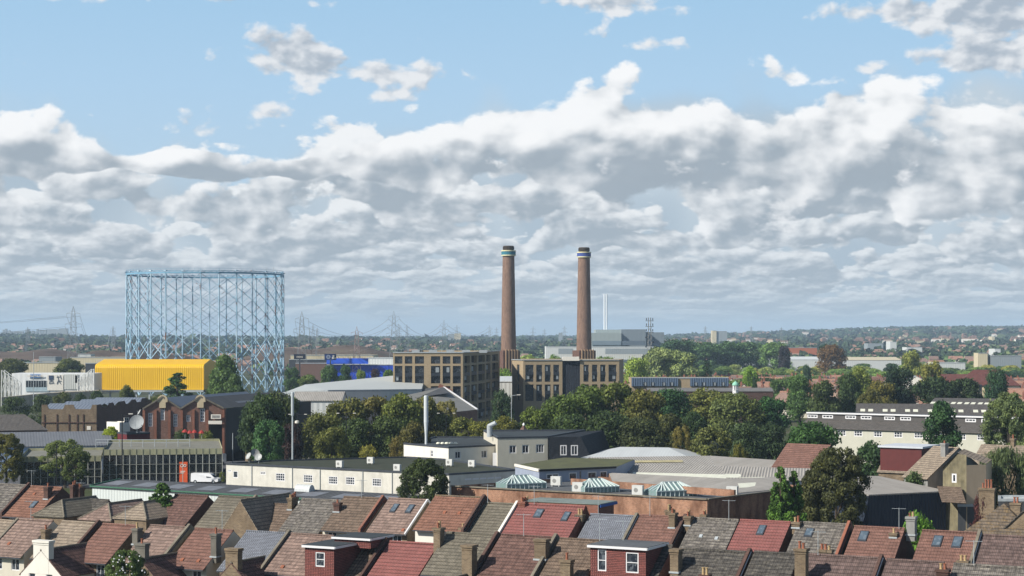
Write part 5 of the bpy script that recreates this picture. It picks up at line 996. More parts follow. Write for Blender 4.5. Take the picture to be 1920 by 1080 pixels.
# ---------------------------------------------------------------- yellow shed, shops, signs
YEL = sheet('yellow_sheeting', hx('#dcae12'), .9, dirt=.14, depth=.04, stain=hx('#bd8a14')); D0 = 780.; fz = lambda y, D=D0: HC-(y-CY)*D/F
t = T('yellow_shed', 'big bright yellow shed with rounded eaves raised on short columns', 'shed', Vector((Ap(280, 0, D0).x, D0, 0))); x0, x1 = Ap(178, 0, D0).x, Ap(382, 0, D0).x; z0, z1, z2 = fz(731), fz(690), fz(676, 800)
prof = [(0, z0), (0, z1), (.25, z1+.7), (.8, z1+1.25), (1.6, z1+1.6), (18, z2+.6), (34.4, z1+1.6), (36, z1), (36, z0)]; m = MB(); sk = .0
for (y0, a0), (y1, a1) in zip(prof, prof[1:]): m.poly([(x0+y0*sk, D0+y0, a0), (x1+y0*sk, D0+y0, a0), (x1+y1*sk, D0+y1, a1), (x0+y1*sk, D0+y1, a1)])
m.poly([(x1+y*sk, D0+y, z) for y, z in prof]); m.poly([(x0+y*sk, D0+y, z) for y, z in prof][::-1]); m.build('shell', YEL, t)
m = MB(); m.box(((x0+x1)/2, D0-.4, z0-.5), (x1-x0, 1.2, .8)); m.build('sill', STEEL, t); m = MB(); m.box(((x0+x1)/2+9, D0+18, z0-.7), (x1-x0-1, 33, .6)); m.build('deck', LEAD, t)
for i in range(9): MB().box((x0+1+(x1-x0-2)*i/8, D0, (z0-1)/2), (.6, .6, z0-1)).build('column', STEEL, t)
MB().bar((x1, D0-.06, z0), (x1, D0-.06, z1), .2, .2).build('corner_trim', paint('yellow_trim', hx('#e2b830'), .05), t)
# white sports shop
D0 = 760.; zt = fz(700, D0); a, b, c, d = Ap(22, 700, D0), Ap(42, 700, D0), Ap(120, 700, D0), Ap(177, 698, D0); t = T('sports_shop', 'white sports shop with a blue name sign and tall picture panels', 'shop', Vector((c.x, D0, 0))); q = rect_from(a, Vector((d.x, D0, 0)), 14); m = MB(); m.prism(q, 0, zt, top=True); m.build('wall', sheet('white_panels', hx('#d5d7d6'), 2.2, dirt=.06, depth=.02), t)
BX = lambda name, xa, xb, ya, yb, m_, o=.2, th=.2: MB().box(((Ap(xa, 0, D0).x+Ap(xb, 0, D0).x)/2, D0-o, (fz(ya, D0)+fz(yb, D0))/2), (Ap(xb, 0, D0).x-Ap(xa, 0, D0).x, th, fz(ya, D0)-fz(yb, D0))).build(name, m_, t)
BX('entrance_glazing', 49, 87, 713.5, 726, GLASSD); BX('lower_glazing', 49, 92, 726, 734, paint('pale_glazing', hx('#a9bcc4'), .3, .3)); m = MB()
for i in range(9): xx = Ap(49+i*38/8, 0, D0).x; m.box((xx, D0-.35, (fz(713.5, D0)+fz(726, D0))/2), (.16, .1, 2.7))
m.build('mullions', STEEL, t); BX('side_panels', 120, 147, 702, 730, sheet('grey_ribbed', hx('#b4b7b3'), .8, dirt=.05)); BX('door', 141, 145, 704, 718, LEAD); SG = BX('name_sign', 57, 76.5, 702, 708.5, paint('sign_blue', hx('#2d6fae'), .03, .4), .35, .25)
def text(s, c, h, m, t, name='lettering', bold=.04, th=.06):
    cu = bpy.data.curves.new(name, 'FONT'); cu.body = s; cu.size = h*1.35; cu.align_x = 'CENTER'; cu.align_y = 'CENTER'; cu.extrude = th; cu.offset = bold
    o = bpy.data.objects.new(name, cu); COL.objects.link(o); dg = bpy.context.evaluated_depsgraph_get(); dg.update(); me = bpy.data.meshes.new_from_object(o.evaluated_get(dg)); bpy.data.objects.remove(o); me.transform(Matrix.Translation(Vector(c)-parent_base(t)) @ Matrix.Rotation(math.pi/2, 4, 'X')); me.materials.clear(); me.materials.append(m)
    o = bpy.data.objects.new(name, me); COL.objects.link(o); o.parent = t; return o
text('DECATHLON', ((Ap(57, 0, D0).x+Ap(76.5, 0, D0).x)/2, D0-.55, fz(705.2, D0)), .8, WHITE, t)
BX('picture_panel', 89, 119, 703, 732, WHITE, .3); BX('picture', 92, 100.5, 704, 712, paint('picture_navy', hx('#33445f'), .2), .5); m = MB(); cx_ = lambda px: Ap(px, 0, D0).x
for x_, y_, x2, y2 in ((94, 712, 93, 719), (98, 712, 101, 719), (96, 712, 97, 717), (108, 704, 110, 712), (110, 712, 107, 720), (110, 712, 114, 720), (106, 707, 112, 706), (113, 703, 115, 711), (92, 719, 101, 718), (107, 716, 115, 714)): m.bar((cx_(x_), D0-.5, fz(y_, D0)), (cx_(x2), D0-.5, fz(y2, D0)), .3, .1)
m.build('picture_figures', paint('picture_grey', hx('#6f7886'), .2), t)
def lattice_frame(px0, px1, yt, yb, D, label):
    t = T('lattice_frame', label, 'steel frame', Vector((Ap((px0+px1)/2, 0, D).x, D, 0)), 'white lattice frames by the shop'); n = 4; m = MB(); X = lambda px: Ap(px, 0, D).x; Z = lambda y: HC-(y-CY)*D/F
    for k in (0, 4):
        for i in range(n+1):
            x = X(px0+(px1-px0)*i/n); tp = Z(yt+(yb-yt)*.5*abs(i/n-(1 if px0 > 100 else 0))); m.tube((x, D+k, 0), (x, D+k, tp), .26, n=5)
            if i < n: x2 = X(px0+(px1-px0)*(i+1)/n); tp2 = Z(yt+(yb-yt)*.5*abs((i+1)/n-(1 if px0 > 100 else 0))); m.bar((x, D+k, tp), (x2, D+k, tp2), .25); m.bar((x, D+k, Z(yb)), (x2, D+k, tp2), .2); m.bar((x, D+k, tp), (x2, D+k, Z(yb)), .2)
    m.build('lattice', paint('white_steel', hx('#c9cbc8'), .15), t)
lattice_frame(3, 34, 694, 742, 720, 'white lattice steel frame left of the white shop'); lattice_frame(146, 172, 692, 730, 745, 'white lattice steel frame between the white shop and the yellow shed')
# long low stone ramp wall
m = MB(); a, b, c = Ap(3, 745, 690), Ap(90, 737, 720), Ap(175, 733, 745); [m.poly([up(p, 0), up(q_, 0), up(q_, q_.z), up(p, p.z)]) for p, q_ in ((a, b), (b, c))]; m.poly([a, b, c, c+Vector((0, 25, 0)), b+Vector((0, 25, 0)), a+Vector((0, 25, 0))]); tag(m.build('ramp', paint('pale_concrete', hx('#b3a998'), .4), base=b), 'pale concrete ramp below the white shop', 'ramp')
def slab_building(label, x0, x1, y0, D, dep, m, name='warehouse', roofm=None, rise=0, group=None, z0=0, extra=None):
    a, b = Ap(x0, y0, D), Ap(x1, y0, D); t = T(name, label, 'building', Vector(((a.x+b.x)/2, D, z0)), group); q = rect_from(a, b, dep); MB().prism(q, z0, a.z, top=False).build('wall', m, t)
    if rise: ridge_roof(t, q, a.z, a.z+rise, roofm or SHW, m, over=.2)
    else: MB().poly([up(p, a.z-.2) for p in q]).build('roof', roofm or FELT, t); MB().bar(up(q[0], a.z), up(q[1], a.z), .4, .4).build('coping', STEEL, t)
    return t
PALE = sheet('cream_cladding', hx('#bdb397'), 1.5, dirt=.08, depth=.03); WCL = sheet('white_cladding', hx('#bfc2c0'), 1.5, dirt=.06, depth=.03); GCL = sheet('grey_cladding', hx('#868e92'), 1.5, dirt=.06, depth=.03); BCL = sheet('blue_cladding', hx('#1d45b4'), 1.5, dirt=.05, depth=.03, stain=hx('#173a9c'))
slab_building('cream clad warehouse left of the gas holder', 44, 115, 680, 1010, 40, PALE); slab_building('cream clad warehouse with a box on its roof, behind the yellow shed', 132, 238, 670, 1120, 40, PALE); slab_building('dark glazed office beside the yellow shed', 160, 200, 681, 960, 14, LEAD, 'office', group=None)
slab_building('small grey blue tank house on the cream warehouse roofline', 73, 104, 669, 1240, 18, GCL, 'tank_house'); slab_building('white box plant room above the cream warehouse', 146, 170, 664, 1180, 12, WCL, 'plant_room')
t = slab_building('royal blue retail shed behind the pale roofed warehouse', 612, 800, 684, 960, 50, BCL, 'retail_shed', WCL, 0); MB().box((Ap(652, 0, 959).x, 958, HC-(677-CY)*959/F), (22, 1.5, 3.0)).build('canopy', paint('bright_blue', hx('#2b5bd0'), .05), t)
t = slab_building('grey upper storey of the blue retail shed', 688, 780, 671, 985, 30, WCL, 'retail_store'); slab_building('pale stone coloured retail warehouse behind the sign boards', 545, 700, 666, 1120, 40, PALE, 'retail_warehouse'); slab_building('dark glazed retail unit behind the black sign', 542, 690, 674, 1075, 20, paint('dark_shopfront', hx('#3b3f46'), .2), 'retail_unit'); slab_building('brown brick shop beside the blue retail shed', 554, 660, 681, 1000, 20, paint('brown_front', hx('#6d5548'), .2), 'shop')
def billboard(label, x0, x1, y0, y1, D, col, s):
    a, b = Ap(x0, y1, D), Ap(x1, y0, D); t = T('sign_board', label, 'sign', Vector(((a.x+b.x)/2, D, 0))); MB().box(((a.x+b.x)/2, D, (a.z+b.z)/2), (b.x-a.x, .5, b.z-a.z)).build('panel', paint('panel_'+col[1:], hx(col), .05, .5), t); MB().box(((a.x+b.x)/2, D+.1, a.z/2), (.6, .6, a.z)).build('post', LEAD, t)
    c = ((a.x+b.x)/2, D-.35, (a.z+b.z)/2)
    if s == 'next': text('next', c, (b.z-a.z)*.52, WHITE, t, bold=.0)
    else:
        m = MB(); k = (b.z-a.z)*.30; cx2 = a.x+(b.x-a.x)*.33
        for r in (k, k*.55):
            for j in range(18): a0, a1 = j*math.pi/9, (j+1)*math.pi/9; m.bar((cx2+math.cos(a0)*r, D-.35, c[2]+math.sin(a0)*r), (cx2+math.cos(a1)*r, D-.35, c[2]+math.sin(a1)*r), .22)
        m.build('logo_rings', paint('logo_grey', hx('#9aa7bd'), .05), t); m = MB(); m.box((a.x+(b.x-a.x)*.78, D-.35, c[2]+k*.5), (1.0, .1, .8)); m.box((a.x+(b.x-a.x)*.8, D-.35, c[2]-k*.35), (2.0, .1, .35)); m.box((a.x+(b.x-a.x)*.8, D-.35, c[2]-k*.75), (2.0, .1, .35)); m.build('lettering', WHITE, t)
billboard('black sign board reading next on a post', 551, 573, 664, 673.5, 940, '#1b2233', 'next'); billboard('navy sign board with pale rings on a post', 608.5, 630.5, 663.5, 675, 945, '#1f3566', 'o')
# pale roofed warehouse and old sheds beyond the trees
def roof_poly(label, pts, ze, m, wall, name='warehouse', extra=None):
    P = [Vector((p.x, p.y, p.z)) for p in pts]; t = T(name, label, 'building', Vector((P[0].x, P[0].y, 0))); MB().poly(P).build('roof', m, t); w = MB(); n = len(P)
    for i in range(n): a, b = P[i], P[(i+1) % n]; w.poly([up(a, 0), up(b, 0), up(b, b.z-.05), up(a, a.z-.05)])
    w.build('wall', wall, t); return t
PR = sheet('pale_grey_roofing', hx('#a9adab'), 3.0, dirt=.05, depth=.03, rough=.6)
t = T('pale_warehouse', 'wide warehouse with a smooth pale grey pitched roof left of the larger flats', 'warehouse', Vector((Ap(640, 0, 560).x, 560, 0))); e0, e1 = Ap(530, 737, 500), Ap(790, 731, 520); r0, r1 = Ap(572, 721, 525), Ap(800, 698, 600); b0, b1 = Ap(560, 722, 640), Ap(800, 700, 700)
h0 = Ap(615, 733, 497); m = MB(); m.poly([h0, e1, r1, r0]); m.poly([r0, r1, b1, b0]); m.poly([e0, h0, r0]); m.build('roof', PR, t); m = MB()
for a, b in ((e0, h0), (h0, e1), (e1, r1), (r0, e0)): m.poly([up(a, 0), up(b, 0), b, a])
m.build('wall', WCL, t); MB().bar(e0, h0, .3, .5).bar(h0, e1, .3, .5).build('gutter', STEEL, t)
a, b = Ap(548, 743, 470), Ap(640, 743, 470); t = T('old_shed', 'old low shed with a corrugated grey roof below the pale warehouse', 'shed', Vector((a.x, 470, 0))); q = rect_from(a, b, 16); MB().prism(q, 0, a.z-1, top=False).build('wall', WCL, t); ridge_roof(t, q, a.z-1, a.z+1, SH, WCL)
t = T('old_works', 'old works with weathered sheeted roofs sloping down to the right before the flats', 'building', Vector((Ap(860, 0, 500).x, 500, 0))); m = MB(); a0, a1, a2, a3 = Ap(760, 741, 505), Ap(832, 726, 530), Ap(895, 768, 500), Ap(800, 778, 470); m.poly([a3, a2, a1, a0]); m.build('roof', sheet('weathered_roofing', hx('#7b7a74'), 1.2, dirt=.2), t); m = MB(); a4 = Ap(740, 738, 515); m.poly([Ap(770, 748, 500), Ap(842, 737, 512), Ap(832, 726, 530), Ap(770, 731, 540)]); m.v = [(x, y, z+.06) for x, y, z in m.v]; m.build('pale_roof', SHD, t)
m = MB(); [m.poly([up(p, 0), up(q_, 0), q_-Vector((0, 0, .1)), p-Vector((0, 0, .1))]) for p, q_ in ((a3, a2), (a2, a1), (a0, a3))]; m.build('wall', BRNB, t); MB().bar(a1, a2, .5, .4).build('verge', WPVC, t); MB().bar(a1+Vector((-1.5, 0, .3)), a1+Vector((2.2, 0, -1.5)), .5, 1.6).build('brick_gable', REDB, t)
slab_building('white low building with a shallow grey roof between the two blocks of flats', 934, 962, 715, 640, 20, WCL, 'white_shed', SHW, 1.6)
# modern blue-grey block, school roof and cupola
t = slab_building('long modern block with blue-grey boarded upper floor over buff brick', 1184, 1366, 708.5, 640, 16, BUFF, 'modern_block', FELT); D0 = 640.
for xa, xb in ((1184, 1271), (1294, 1366)): BX('boarded_wall', xa, xb, 708.6, 724, sheet('blue_grey_boards', hx('#4a5b70'), .8, dirt=.05, depth=.05), .35, .6)
for px in (1209, 1223, 1244, 1259, 1304, 1319, 1339, 1355): BX('window', px-3, px+3, 716.5, 723, GLASSD, .7, .2); BX('blind', px-.5, px+2.5, 717, 723, paint('pale_blind', hx('#8f979b'), .2), .82, .1)
slab_building('buff rendered link between the two boarded halves', 1271, 1294, 711, 645, 14, paint('pale_link', hx('#a8aaa6'), .1), 'link_block')
t = slab_building('long school roof with a pale edge behind the dark trees', 1215, 1450, 733, 590, 10, DKB, 'school_hall', sheet('old_lead_roof', hx('#6e6c69'), .6, depth=.01), .9)
p = Ap(1379, 742, 565); t = T('roof_cupola', 'small white cupola with a green copper dome rising from the school roof', 'cupola', p); s = 565/F; zb = HC-(735-CY)*s; MB().lathe((p.x, 565, 0), [(5.5*s, 0), (5.5*s, zb+3*s), (6*s, zb+3*s), (6*s, zb+4*s)], 8).build('base', WPVC, t)
for k in range(8): a = k*math.pi/4; MB().box((p.x+math.cos(a)*4.6*s, 565+math.sin(a)*4.6*s, zb+8.5*s), (.28, .28, 9*s), a).build('column', WPVC, t)
MB().lathe((p.x, 565, 0), [(6.3*s, zb+12.5*s), (6.3*s, zb+13.5*s), (5.6*s, zb+16*s), (3.8*s, zb+18*s), (1.2*s, zb+19.5*s), (.3*s, zb+21*s)], 16).build('dome', paint('verdigris', hx('#86bca6'), .15), t)
# small pyramid roofed kiosk among the olive trees
p = Ap(982, 800, 385); t = T('pyramid_kiosk', 'small brick kiosk with a pyramid roof and white finial among the olive trees', 'kiosk', Vector((p.x, 385, 0))); zz_ = HC-(806-CY)*385/F; MB().box((p.x, 385, (zz_-1)/2), (2.1, 2.1, zz_-1)).build('wall', DKB, t); MB().lathe((p.x, 385, 0), [(1.5, zz_-1), (.2, zz_+.9)], 4).build('roof', RT['darkred'], t); MB().lathe((p.x, 385, 0), [(.22, zz_+.85), (.3, zz_+1.1), (.1, zz_+1.5)], 8).build('finial', WPVC, t)
# larger named houses on the right
gable_block('red_roofed_hall', 'long hall with a brown tiled roof and a white gable among the suburban houses', 'hall', Ap(1640, 0, 770)[:2], rad(-8), 23, 15, 6.0, 11.0, WHITE, tiles('far_red_tiles', hx('#7d5a4b'), .25), 0)
gable_block('white_gable_hall', 'bright white gabled shed beside the long hall', 'hall', Ap(1661, 0, 745)[:2], rad(80), 16, 14, 5, 10, WHITE, SHW); gable_block('white_gable_hall', 'bright white shed partly hidden by the yellow-green tree', 'hall', Ap(1716, 0, 800)[:2], rad(80), 18, 14, 7.5, 11, WHITE, SHW)
t = gable_block('red_roofed_school', 'large school with a dark red hipped roof and tall white windows', 'school', Ap(1850, 0, 720)[:2], rad(-10), 24, 15, 9.5, 15, paint('school_cream', hx('#c3b497'), .1), tiles('school_red_tiles', hx('#6e3f38'), .25), hip=7, over=.6); t2 = gable_block('red_roofed_school', 'long wing of the school with a dark red roof and a row of tall windows', 'school', Ap(1800, 0, 735)[:2], rad(-10), 22, 11, 9.0, 13, paint('school_cream', hx('#c3b497'), .1), tiles('school_red_tiles', hx('#6e3f38'), .25))
for i in range(9): x = Ap(1781+i*5, 0, 727).x; MB().box((x, 727.6-i*.25, 7.2), (.7, .3, 4.6)).build('window', GLASSD, t2)
for i in range(4): x = Ap(1828+i*11, 0, 710).x; MB().box((x, 711.6-i*.6, 8.2), (1.4, .3, 2.4)).build('window', GLASSD, t)
# far warehouses and the incinerator
slab_building('long white warehouse behind the suburban roofs', 1386, 1560, 674, 1380, 40, WCL, roofm=WCL, rise=2); slab_building('long white warehouse, the right hand length', 1560, 1690, 675, 1330, 40, WCL, roofm=PALE, rise=2); slab_building('white warehouse beside the yellow-green tree', 1760, 1810, 680, 1180, 30, WCL)
slab_building('pale office range with a ribbon window at the far right', 1858, 1915, 667, 1250, 14, GCL, 'office_range'); slab_building('cream tower at the left end of the office range', 1834, 1852, 662, 1250, 12, PALE, 'office_tower'); MB
p = Ap(1416, 671, 1370); tag(MB().lathe((p.x, 1370, 0), [(17*.4, 0), (17*.4, HC-(669-CY)*1370/F), (.5, HC-(668.5-CY)*1370/F)], 28).build('storage_tank', paint('tank_grey', hx('#6b7278'), .15), base=Vector((p.x, 1370, 0))), 'grey cylindrical storage tank on the white warehouse line', 'tank')
t = slab_building('long pale distribution shed below the grey energy plant', 1024, 1230, 650, 1450, 60, WCL, 'distribution_shed', GCL); D0 = 1445.; BX('dock_face', 1135, 1225, 653.5, 664, GCL, 1, .5); BX('dock_face', 1047, 1075, 653.5, 664, GCL, 1, .5)
t = T('energy_plant', 'big grey stepped energy plant behind the right chimney', 'plant', Vector((Ap(1170, 0, 1600).x, 1600, 0))); D0 = 1600.; S2 = 1600/F
def blk(x0, x1, y0, dy, m, name, dep=40): a, b = Ap(x0, y0, D0+dy), Ap(x1, y0, D0+dy); MB().prism([q_[:2] for q_ in rect_from(a, b, dep)], 0, a.z, mt=0).build(name, m, t)
blk(1108, 1165, 624, 0, sheet('mid_grey_cladding', hx('#8c9695'), 4, dirt=.03, depth=.02), 'left_block'); blk(1117, 1182, 618, 12, sheet('pale_grey_cladding', hx('#8f9a9a'), 4, dirt=.03, depth=.02), 'upper_block'); blk(1165, 1211, 617.5, 4, sheet('dark_grey_cladding', hx('#717b82'), 4, dirt=.03, depth=.02), 'tall_block'); blk(1211, 1245, 623, 18, sheet('dark_grey_cladding', hx('#717b82'), 4, dirt=.03, depth=.02), 'right_block')
BX('glazed_band', 1110, 1164.5, 639, 647, glassm('plant_glass', hx('#6d7c86'), .2, .5), .6, .6); BX('glazed_band', 1165.5, 1210, 639, 647, glassm('plant_glass2', hx('#4f5c68'), .2, .5), .0, .6)
for px in (1133.3, 1137.3):
    p = Ap(px, 551.5, 1620); tag(MB().tube((p.x, 1620, 0), (p.x, 1620, p.z), .75, n=12).build('twin_stack', paint('stack_silver', hx('#cfd6da'), .05, .35), base=Vector((p.x, 1620, 0))), 'thin silver stack of the energy plant, '+('left of the pair' if px < 1135 else 'right of the pair'), 'stack', 'thin silver stacks')
p = Ap(1218, 594, 1150); t = T('antenna_tower', 'lattice tower crowded with dark antennas right of the energy plant', 'mast', Vector((p.x, 1150, 0))); m = MB(); zt = p.z; zl = 4
for sx in (-1, 1):
    for sy in (-1, 1): m.bar((p.x+sx*1.4, 1150+sy*1.4, 0), (p.x+sx*.7, 1150+sy*.7, zt-.5), .28)
for k in range(10): z0 = k*(zt-6)/10; z1 = (k+1)*(zt-6)/10; m.bar((p.x-1.5, 1148.5, z0), (p.x+1.5, 1148.5, z1), .18); m.bar((p.x+1.5, 1148.5, z0), (p.x-1.5, 1148.5, z1), .18)
m.build('lattice', GREYR, t); m = MB(); [m.box((p.x+dx, 1150, zt-dz), (.5, .5, 1.5)) for dx in (-2, -.7, .7, 2) for dz in (1.5, 5, 8.5)]; [m.bar((p.x-2.6, 1150, zt-dz), (p.x+2.6, 1150, zt-dz), .3) for dz in (2.6, 6.2, 9.8)]; [m.box((p.x+(2.2 if i % 2 else -2.2), 1150, zt-13-i*3), (1.1, .5, 1.1)) for i in range(4)]; m.build('antennas', LEAD, t)
# tower blocks and far off buildings; sunlight on the hospital is put in as a cream slab
for x0, x1, y, D, lb, mm in ((840, 851, 626, 4200, 'distant grey tower block, left of the pair near the pylons', GCL), (852, 864, 625, 4300, 'distant pinkish tower block, right of the pair near the pylons', PALE), (1336, 1343.5, 620, 3000, 'left face of a distant hospital block, coloured cream as if sunlit', PALE), (1343.6, 1363, 621, 3002, 'grey right hand part of the distant hospital block', GCL), (1860, 1865, 631, 3300, 'tiny cream tower on the right hand hillside', PALE), (1627, 1656, 644, 2350, 'grey cement works shed in the distance', GCL), (1669, 1681, 641, 2300, 'white silo block beside the cement works', WCL), (1700, 1729, 651, 2150, 'small white distant shed right of the silo block', WCL), (1865, 1876, 654, 2000, 'small white distant shed at the right', WCL), (1048, 1055, 624, 4000, 'pale distant slab block left of the right chimney', GCL), (1480, 1532, 652, 2000, 'distant orange roofed range of buildings', paint('far_orange', hx('#a5603f'), .1))):
    slab_building(lb, x0, x1, y, D, 25, mm, 'distant_block', z0=gz(0, D)-1)

# ---------------------------------------------------------------- pylons
PY = paint('pylon_steel', hx('#84898c'), .2); PYR = paint('weathered_pylon', hx('#a08e8b'), .3)
def pylon(px, y0, D, label, m=None, w=1.0):
    g0 = gz((px-CX)*D/F, D); p = Ap(px, y0, D); H = p.z-g0; o = MB(); bx_, by = p.x, D; a = H*.075; th = max(.14, D/F*.26)*w; K = 10
    W_ = lambda f: a*(1-f)**1.25+H*.018
    lv = [0, .16, .30, .42, .52, .61, .69, .76, .83, .90, 1.0]; C = lambda f, sx, sy: (bx_+sx*W_(f), by+sy*W_(f), g0+H*f)
    for sx in (-1, 1):
        for sy in (-1, 1):
            for f0, f1 in zip(lv, lv[1:]): o.bar(C(f0, sx, sy), C(f1, sx*(1 if f1 < 1 else 0), sy*(1 if f1 < 1 else 0)), th)
    for f0, f1 in zip(lv[:-1], lv[1:-1]):
        for sy in (-1, 1): o.bar(C(f0, -1, sy), C(f1, 1, sy), th*.65); o.bar(C(f0, 1, sy), C(f1, -1, sy), th*.65)
        o.bar(C(f0, -1, -1), C(f1, -1, 1), th*.6); o.bar(C(f0, 1, 1), C(f1, 1, -1), th*.6); o.bar(C(f1, -1, -1), C(f1, 1, -1), th*.6)
    t = T('pylon', label, 'pylon', Vector((p.x, D, g0)), 'electricity pylons'); o.build('lattice', m or PY, t); q = MB(); tips = []
    for f, L in ((.62, .125), (.76, .11), (.90, .09)):
        z = g0+H*f
        for s in (-1, 1): e = (bx_+s*H*L, by, z); q.bar((bx_, by, z+H*.035), e, th*.8); q.bar((bx_, by, z), e, th*.8); q.bar(e, (e[0], e[1], z-H*.035), th*.8); tips.append(Vector((e[0], e[1], z-H*.035)))
    q.build('arms', m or PY, t); return tips, D
PL = [(137.5, 574, 1150, 'pylon standing left of the gas holder, nearest and darkest'), (566, 584, 1050, 'tall pylon just right of the gas holder'), (669, 612, 960, 'pinkish pylon in front of the royal blue shed'), (738.5, 583, 1500, 'tall pylon above the larger flats'), (747.5, 607, 2300, 'pylon close behind the tall one above the flats'), (763, 608, 2500, 'slim distant pylon right of the two above the flats'), (587, 607, 2100, 'distant pylon right of the tall one by the gas holder'), (595, 614, 2600, 'small distant pylon, close right of another by the gas holder'), (832.5, 600, 2000, 'pylon left of the distant tower blocks'), (856.5, 609, 2300, 'pylon directly before the pinkish tower block'), (918, 610, 2400, 'pylon left of the left chimney'), (931, 614, 3000, 'small pylon touching the left chimney'), (999.5, 612, 2500, 'pylon between the two chimneys, the left one'), (1021, 617, 3000, 'small faint pylon in the middle between the chimneys'), (1058.5, 611, 2500, 'pylon close left of the right chimney'), (212, 611, 2700, 'faint pylon between the near pylon and the gas holder'), (52, 613, 2500, 'distant dark mast at the far left'), (1322.5, 611, 3000, 'faint pylon left of the hospital block'), (1408.5, 611, 3100, 'faint pylon over the dark trees'), (1465, 613, 3300, 'faint pylon further right on the hill line'), (765, 640+8, 1350, 'small pale pylon by the flats roof'), (775-182, 655, 1150, 'small pale pylon in the retail park')]
TIPS = [pylon(a, b, c, d, PYR if a == 669 else None) for a, b, c, d in PL]
def lines(i, j, label):
    m = MB(); A, B = TIPS[i], TIPS[j]
    for p, q_ in zip(A[0], B[0]):
        L = (q_-p).length; sag = L*.025; pr = p
        for k in range(1, 13): f = k/12; c = p.lerp(q_, f)-Vector((0, 0, sag*4*f*(1-f))); m.bar(pr, c, .05+.00006*(pr.y)); pr = c
    tag(m.build('power_lines', GREYR, base=A[0][0]), label, 'power line', 'power lines')
lines(0, 15, 'power lines running right from the near left pylon toward the faint one'); lines(1, 6, 'power lines from the tall pylon right of the gas holder to the one behind'); lines(1, 3, 'power lines from the gas holder pylon to the tall pylon over the flats'); lines(3, 8, 'power lines from the tall pylon over the flats to the next one right'); lines(8, 10, 'power lines running to the left chimney')
TIPS.append(([v+Vector((-350, -250, 0)) for v in TIPS[0][0]], 900)); lines(0, len(TIPS)-1, 'power lines leaving the left edge from the near pylon')
m = MB()
for i in range(46):
    px = random.uniform(5, 120); D = random.uniform(5000, 6500); p = Ap(px, random.uniform(616, 628), D); g0 = gz(p.x, D); w = random.choice((6, 8, 25)); m.box((p.x, D, (g0+p.z)/2), (w, 8, p.z-g0))
tag(m.build('far_skyline', GCL), 'hazy far off skyline of masts and blocks at the left', None, None, 'stuff')

# ---------------------------------------------------------------- trees
def crown(seed, n, leaf, shape='round', H=12.0, R=5.0, base=.18, lobes=34, lr=(1.1, 2.1), droop=0, stem=True):
    rs = np.random.RandomState(seed); C = []; Rr = []
    while len(C) < lobes:
        a = rs.uniform(0, 2*math.pi); t = rs.uniform(0, 1) if shape != 'round' else rs.beta(1.5, 1.25)
        z = H*(base+(1-base)*t)
        if shape == 'cone': e = R*1.15*(1-t)**.62+.25
        elif shape == 'column': e = R*(math.sin(math.pi*min(1, t*.92+.08))**.5)
        elif shape == 'low': e = R*math.sqrt(max(0, 1-(t)**2.2))
        else: e = R*math.sqrt(max(0.02, 1-((t-.45)/.56)**2))
        r = rs.uniform(*lr)*(1 if shape != 'cone' else .45+.55*(1-t)); rad_ = max(0, e-r*.75)*math.sqrt(rs.uniform(.25, 1))
        zc = min(z, H-r*.9); C.append((rad_*math.cos(a), rad_*math.sin(a), zc)); Rr.append(r)
    C = np.array(C); Rr = np.array(Rr); w = Rr**2; k = rs.choice(len(C), n, p=w/w.sum()); d = rs.normal(size=(n, 3)); d[:, 2] += .25; d /= np.linalg.norm(d, axis=1)[:, None]
    q = rs.uniform(.55, 1.12, n)[:, None]*(1+.2*rs.normal(size=(n, 1))*.5); P = C[k]+d*Rr[k][:, None]*q*np.array([1, 1, .8])
    if droop: P[:, 2] -= droop*rs.uniform(0, 1, n)*np.linalg.norm(P[:, :2], axis=1)/R*2
    nrm = d+rs.normal(size=(n, 3))*.55; nrm /= np.linalg.norm(nrm, axis=1)[:, None]; up_ = rs.normal(size=(n, 3)); t1 = np.cross(nrm, up_); t1 /= np.linalg.norm(t1, axis=1)[:, None]; t2 = np.cross(nrm, t1)
    s = leaf*rs.uniform(.6, 1.35, (n, 1)); 
    if droop: t2 = t2*.4+np.array([0, 0, -1.0]); s2 = s*1.6
    else: s2 = s*.62
    V = np.concatenate([P-t1*s2*0-t2*s if droop else P-t1*s, P+t2*s2 if not droop else P+t1*s*.4, P+t1*s if not droop else P+t2*s, P-t2*s2 if not droop else P-t1*s*.4], 0).reshape(4, n, 3).transpose(1, 0, 2).reshape(-1, 3)
    me = bpy.data.meshes.new('crown'); me.vertices.add(4*n); me.vertices.foreach_set('co', V.ravel()); me.loops.add(4*n); me.loops.foreach_set('vertex_index', np.arange(4*n)); me.polygons.add(n); me.polygons.foreach_set('loop_start', np.arange(0, 4*n, 4)); me.polygons.foreach_set('loop_total', np.full(n, 4)); me.update(); me.validate()
    me.materials.append(NEEDLE if shape == 'cone' else LEAF); tm = MB(); tr = H*.022; zt = H*(.55 if shape != 'cone' else .95); tm.tube((0, 0, 0), (0, 0, zt), tr*1.3, tr*.5, n=7, cap=False)
    if shape not in ('cone',):
        for i in range(7): c = C[rs.randint(len(C))]; z0 = H*rs.uniform(base*.8, .5); tm.tube((0, 0, z0), tuple(c), tr*.6, tr*.15, n=5, cap=False)
    tmesh = tm.build('trunk', BARK); td = tmesh.data; bpy.data.objects.remove(tmesh); return me, td, H, R
PROTO = {}
